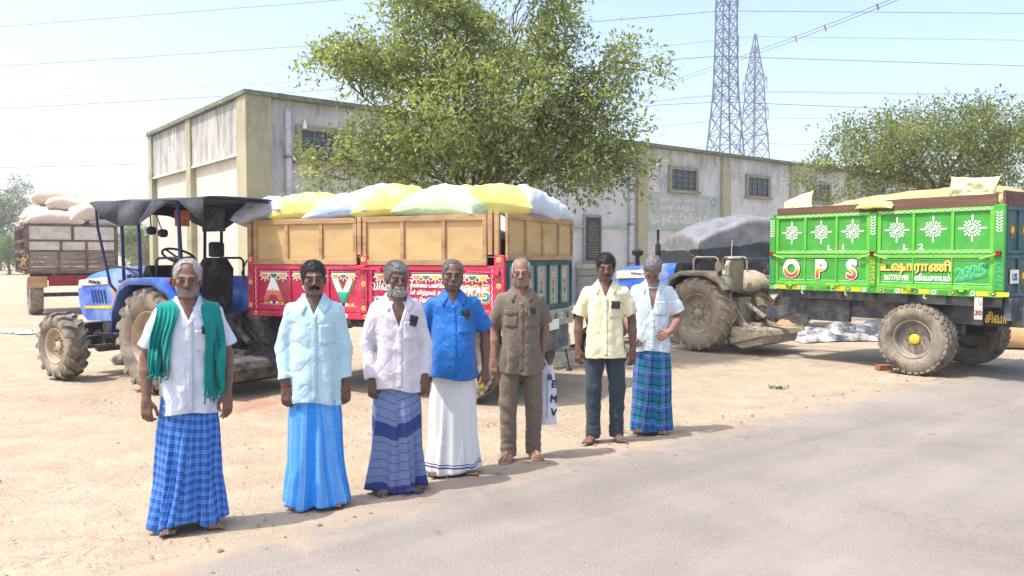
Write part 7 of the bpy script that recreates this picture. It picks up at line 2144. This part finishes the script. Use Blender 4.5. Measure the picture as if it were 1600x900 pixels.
S4 = mk_cloth('shirt_royal_blue', srgb(12, 96, 172), rough=.6, spec=.3)
S5 = mk_cloth('shirt_khaki', srgb(112, 100, 88), rough=.8)
S6 = mk_cloth('shirt_cream', srgb(218, 210, 176))
def chk(t, cc, v):
    sp_ = t.n('ShaderNodeSeparateXYZ'); t.l(v, sp_.inputs[0])
    a = stripes(t, t.math('ADD', sp_.outputs[0], t.math('MULTIPLY', sp_.outputs[1], .6)), .021, [(0, BW(0)), (.80, BW(1))]); b = stripes(t, sp_.outputs[2], .021, [(0, BW(0)), (.80, BW(1))])
    return t.mix(.55, cc, t.mix(t.mix(.5, a, b, 'ADD'), cc, srgb(96, 150, 186)))
S7 = mk_cloth('shirt_fine_check', srgb(204, 213, 217), extra=chk)
TR5 = mk_cloth('trousers_khaki', srgb(112, 99, 86)); TR6 = mk_cloth('trousers_slate', srgb(54, 64, 71))
M_SAND = mk('sandal_tan', srgb(170, 132, 108), .7, var=.15, bump=.2); M_SLIP = mk('slipper_blue', srgb(56, 66, 96), .7)
DK = (.150, .082, .058); MD = (.190, .104, .074); RD = (.27, .140, .102)

men = []
men.append(person(dict(seed=1, h=1.66, foot=(299, 822), skin=MD, label='man in a white shirt and blue checked lungi with a teal towel round his neck', hair=LGREY, brow=SALT, mous=GREY, mn=160, stubble=(.35, .34, .33), mark=((.30, .10, .07), .012), hairline='recede', hair_t=.014, hair_l=.014,
     hem=.735, sleeve='short', shirt=S1, vneck=1.32, sw=.182, ease=.0, turn=.05, head_rot=(.02, .03, -.08),
     armL=dict(el=(-.262, .03, 1.09), wr=(-.262, -.045, .835), curl=1.5), armR=dict(el=(.255, .03, 1.09), wr=(.238, -.05, .84), curl=.8),
     lower=dict(kind='lungi', name='lungi', mat=M_L1, hem=.05, hem_tilt=-.0, hem_w=.03, hem_dip=.06, dip_at=5.35, flare=.015, amp=.9, twist=.4, drift=.05, vtilt=.02, ridges=((.05, -.55, .20, .10), (.15, .30, .12, .06), (.45, .62, .16, .05), (-.6, -.85, .14, .05)), lean=-.01, flap=(-1.5, .22, -1.5, -.42, .13, -.035)), stance=.095, toe=.25)))
men.append(person(dict(seed=2, h=1.65, foot=(494, 786), skin=DK, label='man in a pale aqua long-sleeved shirt and sky blue lungi', hair=BLACK, mous=BLACK, stubble=(.16, .15, .15), mark=((.6, .58, .5), .005), hairline='full', hair_t=.013, comb=(-.5, .3, .3),
     hem=.715, sleeve='long', cuff=.80, rolled=True, shirt=S2, vneck=1.33, sw=.170, head_rot=(0, -.02, .05), turn=-.02,
     armL=dict(el=(-.232, .04, 1.09), wr=(-.205, -.06, .83), curl=1.6), armR=dict(el=(.225, .03, 1.08), wr=(.225, -.03, .83), curl=1.5),
     lower=dict(kind='lungi', name='lungi', mat=M_L2, hem=.015, hem_w=.02, flare=.012, amp=.8, twist=.9, drift=.02, ridges=((.18, .05, .16, .10), (.30, .95, .14, .05), (-.4, -.5, .16, .05), (.55, 1.15, .12, .05)), kick=.02, flap=(.05, 1.5, .42, 1.6, -.10, .01)), stance=.09)))
men.append(person(dict(seed=3, h=1.64, foot=(622, 764), skin=DK, label='bearded man in an open-necked off-white shirt and slate banded lungi', hair=MGREY, brow=SALT, mous=WHITE, mn=700, beard=WHITE, hairline='full', hair_t=.017, hair_l=.02, comb=(-.5, .4, .4),
     hem=.755, sleeve='long', cuff=.92, shirt=S3, vneck=1.22, vslope=.32, open=.02, sw=.172, head_rot=(.03, .03, .12), turn=.12,
     armL=dict(el=(-.238, .03, 1.085), wr=(-.205, -.06, .83), curl=1.7), armR=dict(el=(.232, .03, 1.08), wr=(.205, -.05, .84), curl=1.5),
     lower=dict(kind='lungi', name='lungi', mat=M_L3, hem=.03, hem_w=.03, flare=.012, amp=1.0, twist=1.0, vtilt=.06, vsag=.03, ridges=((.1, .25, .14, .12), (.3, .45, .10, .07), (.6, 1.0, .18, .06), (-.5, -1.0, .2, .08)), lean=-.02, hem_dip=.02, dip_at=5.6, flap=(-.15, 1.4, .10, 1.5, -.22, .03)), shoe=('slipper', M_SLIP), stance=.09)))
men.append(person(dict(seed=4, h=1.65, foot=(708, 738), skin=DK, label='stout man in a bright royal blue shirt and white bordered mundu', hair=SALT, brow=BLACK, mous=LGREY, mn=200, hairline='recede', hair_t=.012, fat=1.0, neck=.008,
     hem=.775, sleeve='short', shirt=S4, vneck=1.34, sw=.195, belly=.055, ease=.018, btn=mk('blue_button', srgb(40, 70, 130), .4, bump=0), head_rot=(-.05, 0, 0), turn=.06,
     armR=dict(el=(.285, .03, 1.09), wr=(.272, -.045, .835), curl=1.6), armL=dict(el=(-.275, .03, 1.09), wr=(-.25, -.03, .84)),
     lower=dict(kind='lungi', name='mundu', mat=M_L4, hem=.025, hem_w=.015, hem_tilt=.015, flare=.01, amp=.55, twist=.3, ridges=((.30, .36, .06, .035), (-.4, -.55, .2, .05), (.0, -.1, .2, .03)), flap=(-1.5, .34, -1.6, .36, .02, .0)), stance=.08, toe=.35)))
men.append(person(dict(seed=5, h=1.66, foot=(814, 716), skin=RD, label='older balding man in a khaki safari shirt, khaki trousers and tan sandals', hair=LGREY, brow=SALT, mous=LGREY, mn=180, stubble=(.3, .28, .26), hairline='bald', hair_t=.009, hair_l=.010, nhair=800,
     hem=.735, sleeve='short', shirt=S5, vneck=1.335, pockets=(-.085, .085), flap=True, btn=mk('brown_button', srgb(90, 78, 66), .5, bump=0), sw=.172, head_rot=(-.02, -.02, -.05), turn=.02,
     armL=dict(el=(-.242, .04, 1.09), wr=(-.240, -.03, .835), curl=1.4), armR=dict(el=(.225, .09, 1.10), wr=(.175, .09, .86), curl=1.8),
     lower=dict(kind='trousers', mat=TR5), shoe=('sandal', M_SAND), stance=.105, toe=.22, fy={-1: -.05, 1: .05})))
men.append(person(dict(seed=6, h=1.70, foot=(945, 688), skin=DK, label='man in a cream half-sleeved shirt and dark slate trousers, barefoot', hair=BLACK, mous=BLACK, mn=70, hairline='low', hair_t=.018, hair_l=.02, comb=(.4, .4, .4),
     hem=.765, sleeve='short', shirt=S6, vneck=1.31, sw=.190, ease=.004, head_rot=(.06, .0, .05), turn=.02,
     armL=dict(el=(-.262, .03, 1.09), wr=(-.262, -.02, .835), curl=1.3), armR=dict(el=(.262, .03, 1.09), wr=(.262, -.02, .835), curl=1.2),
     lower=dict(kind='trousers', mat=TR6), stance=.105, toe=.3, fy={-1: -.04, 1: .04})))
men.append(person(dict(seed=7, h=1.69, foot=(1018, 674), skin=RD, label='man with bowed head in a fine-checked shirt and teal plaid lungi', hair=MGREY, brow=SALT, stubble=(.3, .28, .26), hairline='full', hair_t=.016, hair_l=.012, comb=(0, .1, .3),
     hem=.78, sleeve='short', shirt=S7, vneck=1.17, vslope=.20, vx=.01, sw=.178, ease=.008, head_rot=(.85, .10, .12), head_off=(0, -.045, -.008), turn=-.05,
     armR=dict(el=(.270, .03, 1.10), wr=(.175, -.15, .985), d=(-.75, -.35, -.45), n=(.25, -.85, .30), t=(-.2, .2, .9), curl=1.6), armL=dict(el=(-.27, .05, 1.10), wr=(-.20, -.08, .93), d=(.5, -.4, -.6), n=(-.4, -.8, .1), t=(.5, -.2, .6), curl=1.2),
     lower=dict(kind='lungi', name='lungi', mat=M_L7, hem=.02, hem_w=.02, flare=-.01, amp=.7, twist=.6, ridges=((-.1, -.25, .16, .07), (.3, .5, .14, .06)), flap=(-1.3, .1, -1.4, .0, .10, .01)), stance=.08)))

# ------------------------------------------------ things the men carry
def world_obj(name, me, mat, m, label, cat, solid=0, group=None):
    o = link(name, me, mat, None, solid=solid); o.matrix_world = m['M']; return tag(o, label, cat, group)
def phone(m, x, z, w, h, tilt, label, c=None):
    S = m['S']; y = m['front'](x, z, .011)
    mb = MB(); mb.box((0, 0, 0), (w, .009, h))
    o = mb.build('phone', c or M['black'], None, bev=.003); o.matrix_world = m['M'] @ Matrix.Translation((x * S, y * S, z * S)) @ Matrix.Rotation(tilt, 4, 'Y') @ Matrix.Rotation(-.12, 4, 'X')
    tag(o, label, 'phone', 'phones in shirt pockets')
    g_ = MB(); g_.box((0, -.0055, h * .30), (w * .5, .002, h * .22)); g_.build('camera_bump', M['glass_dark'], o)
phone(men[2], .105, 1.268, .062, .075, .25, 'dark phone sticking out of the off-white shirt pocket')
phone(men[3], .095, 1.272, .066, .075, -.12, 'dark phone in the pocket of the royal blue shirt')
phone(men[4], .085, 1.268, .070, .05, .0, 'dark phone in the pocket of the khaki shirt')
phone(men[5], .088, 1.245, .080, .068, .05, 'black phone showing above the pocket of the cream shirt')
phone(men[0], .082, 1.262, .02, .05, .0, 'slim dark phone edge in the white shirt pocket beside the towel')
def pen(m, x, z, L, mat, label):
    S = m['S']; y = m['front'](x, z, .012)
    o = MB().tube([(0, 0, -L / 2), (0, 0, L / 2)], .0045, 8).build('pen', mat, None); o.matrix_world = m['M'] @ Matrix.Translation((x * S, y * S, z * S)); tag(o, label, 'pen', 'pens clipped to shirts')
pen(men[4], .066, 1.255, .06, M['silver'], 'silver pen clipped in the khaki shirt pocket')
pen(men[5], .012, 1.265, .05, mk('ink_blue', srgb(120, 195, 225), .5, bump=0), 'pale blue pen clipped to the placket of the cream shirt')

# towel round the first man's neck
m = men[0]; S = m['S']; bv = m['bv']; TOWEL = mk_cloth('towel_teal', srgb(10, 128, 122), rough=.95, fold=.5)
bbv = bvh_of(m['body'][0], m['body'][1])
nS, nT_ = 70, 30; TV = np.zeros((nS, nT_, 3))
top_z = 1.43
for i in range(nS):
    s = i / (nS - 1) * 2 - 1                     # -1 bottom on image left, 0 behind the neck, 1 bottom on image right
    a = abs(s); sg = -1 if s < 0 else 1
    for j in range(nT_):
        t_ = j / (nT_ - 1)
        endz = (1.005 if sg < 0 else .865) + .02 * math.sin(t_ * 9)
        if a < .30:                              # over the shoulder and round the neck
            f_ = a / .30
            ang = PI * (1 - f_ * .62)            # PI = behind
            r = .078 + t_ * (.035 + .07 * f_)
            x = sg * math.sin(ang) * r * (1 + .15 * f_); y = .012 - math.cos(ang) * r * -1 * -1
            y = .012 + (-math.cos(ang)) * r
            z = 1.452 - t_ * .035 - f_ * .005
            p = np.array([x, y, z])
            l, n, _, ds = bv.find_nearest(Vector(p))
            if (Vector(p) - l).dot(n) < .014: p = np.array(l + n * (.014 + .006 * math.sin(t_ * 28 + s * 7)))
        else:
            f_ = (a - .30) / .70
            z = 1.425 + (endz - 1.425) * f_
            if sg < 0: xi, wd_ = -.055 - .055 * min(1, f_ * 2.2), .115 + .015 * f_ - .02 * f_ * f_
            else: xi, wd_ = .062 + .028 * min(1, f_ * 2), .115 + .012 * f_
            xi += .012 * math.sin(f_ * 5)
            x = xi + sg * t_ * wd_ * (1 if sg > 0 else 1)
            wv = math.sin(t_ * (30 if sg < 0 else 15) + 1.3 * math.sin(f_ * 4) + 2) * (.010 if sg < 0 else .0045) * (.5 + .5 * f_)
            y = hit_front(bv, x, min(z, 1.40), 0)
            if y is None: y = -.10
            y2 = hit_front(bv, sg * .17, min(z, 1.38), 0) or -.08
            if abs(x) > .185: y = max(min(y, -.02), -.10)
            p = np.array([x, y - .016 - abs(wv) - wv, z])
        TV[i, j] = p
for _ in range(3): TV[1:-1] = TV[1:-1] * .5 + (TV[:-2] + TV[2:]) * .25
ii = np.arange(nS * nT_).reshape(nS, nT_)
tF = np.stack([ii[:-1, :-1], ii[:-1, 1:], ii[1:, 1:], ii[1:, :-1]], -1).reshape(-1, 4)
tw = link('towel', npmesh('towel', TV.reshape(-1, 3) * S, tF), TOWEL, None, solid=.006); tw.matrix_world = m['M']
tag(tw, 'teal green fringed towel hanging round the neck of the man in white', 'towel')
rs = np.random.RandomState(2)
for e in (0, nS - 1):
    for j in range(0, nT_, 3):
        p = TV[e, j] * S; mb = MB(); L = rs.uniform(.02, .055)
        mb.tube([p + V3(0, 0, .004), p + V3(rs.normal(0, .004), -.003, -L * .5), p + V3(rs.normal(0, .01), 0, -L), p + V3(rs.normal(0, .012), 0, -L * 1.2)], [.006, .005, .006, .003], 6)
        mb.build('tassel', TOWEL, tw)
# sacred thread, wrist thread, neck chain, yellow packet
def ring_on(m, key, mat, name, label, cat):
    sh, el, wr, d = m['arms'][key]; S = m['S']; u_ = unit(wr - el); a_ = unit(np.cross(u_, V3(0, 1, .1))); b_ = np.cross(u_, a_); c0 = wr - u_ * .012
    mb = MB(); mb.tube([(c0 + (a_ * math.cos(t_) + b_ * math.sin(t_)) * .030) * S for t_ in np.linspace(0, 2 * PI, 18, endpoint=False)], .006, 6, closed=True)
    o = mb.build(name, mat, None); o.matrix_world = m['M']; tag(o, label, cat)
ring_on(men[1], -1, mk('red_thread', srgb(150, 40, 46), .8), 'wrist_thread', 'red thread tied round the wrist below the rolled aqua cuff', 'thread')
m = men[6]; S = m['S']
mb = MB(); mb.tube([(V3(.062 * math.sin(t_), -.015 - .062 * math.cos(t_) * .9 - .02 * max(0, math.cos(t_)), 1.405 - .018 * math.cos(t_))) * S for t_ in np.linspace(0, 2 * PI, 28, endpoint=False)], .0055, 6, closed=True)
o = mb.build('neck_beads', M['pale_sheet'], None); o.matrix_world = m['M']; tag(o, 'pale bead string round the neck of the bowed man', 'beads')
m = men[3]; sh, el, wr, d = m['arms'][1]; S = m['S']
mb = MB(); mb.box((0, 0, 0), (.03, .02, .10)); o = mb.build('packet', M['yellow'], None, bev=.006); o.matrix_world = m['M'] @ Matrix.Translation(Vector((wr + V3(-.03, -.01, -.10)) * S)); tag(o, 'small yellow packet held in the hand of the man in royal blue', 'packet')
# printed white bag held behind his leg by the man in khaki
m = men[4]; sh, el, wr, d = m['arms'][1]; S = m['S']
bag = empty('carry_bag', (0, 0, 0), 0, 'white cloth bag with black printed letters held behind the khaki trousers', 'bag')
bag.matrix_world = m['M'] @ Matrix.Translation(Vector((.205 * S, .115, 0)))
M_BAG = mk_cloth('bag_white', srgb(214, 214, 224), fold=.5)
n1, n2 = 20, 26; mb = MB()
def bagf(u, v):
    a = 2 * PI * u; z = .26 + v * .50; w = .105 * (1 - .25 * v ** 3); dp = .040 * (1 - .75 * v ** 2) * (.4 + .6 * min(1, (v + .02) * 6))
    ex = .6
    x = math.copysign(abs(math.cos(a)) ** ex, math.cos(a)) * w; y = math.copysign(abs(math.sin(a)) ** ex, math.sin(a)) * dp
    k = .008 * float(vnoise(x * 14, v * 7, y * 9, 5))
    return (x + .05 * math.sin(v * 1.2) * 0 + k, y + k, z)
mb.grid(bagf, 40, 26, wrapu=True)
mb.add([bagf(i / 40, 0) for i in range(40)], [tuple(range(39, -1, -1))])
mb.build('bag_body', M_BAG, bag, smooth=60)
for s in (-1, 1):
    MB().tube([(-.05, s * .012, .75), (-.045, s * .012, .83), (-.03, 0, .90), (-.01, 0, .83), (.03, s * .012, .75)], .006, 6).build('handle', M_BAG, bag)
for ch, z in (('E', .58), ('M', .455), ('V', .34)):
    lettering(ch, .085, M['navy'], bag, (.072, -.047, z), .004, rot=(0, .12, 0), sx=.9)
MB().b2(.018, .023, -.046, -.043, .32, .70).build('printed_line', M['navy'], bag)
lettering('&', .07, M['navy'], bag, (.045, -.046, .645), .002)
# ================================================================ hazy air round the whole place
hm_ = bpy.data.materials.new('hazy_air'); hm_.use_nodes = True
nt_ = hm_.node_tree; nt_.nodes.remove(nt_.nodes['Principled BSDF'])
pv = nt_.nodes.new('ShaderNodeVolumePrincipled')
pv.inputs['Color'].default_value = (.84, .92, 1.0, 1); pv.inputs['Density'].default_value = .0012; pv.inputs['Anisotropy'].default_value = .35
nt_.links.new(pv.outputs[0], nt_.nodes['Material Output'].inputs['Volume'])
haze = MB().b2(-330, 330, -60, 420, -1.2, 54).build('haze', hm_, None, smooth=0)
tag(haze, 'thin pale dusty haze filling the air', 'haze', kind='stuff')
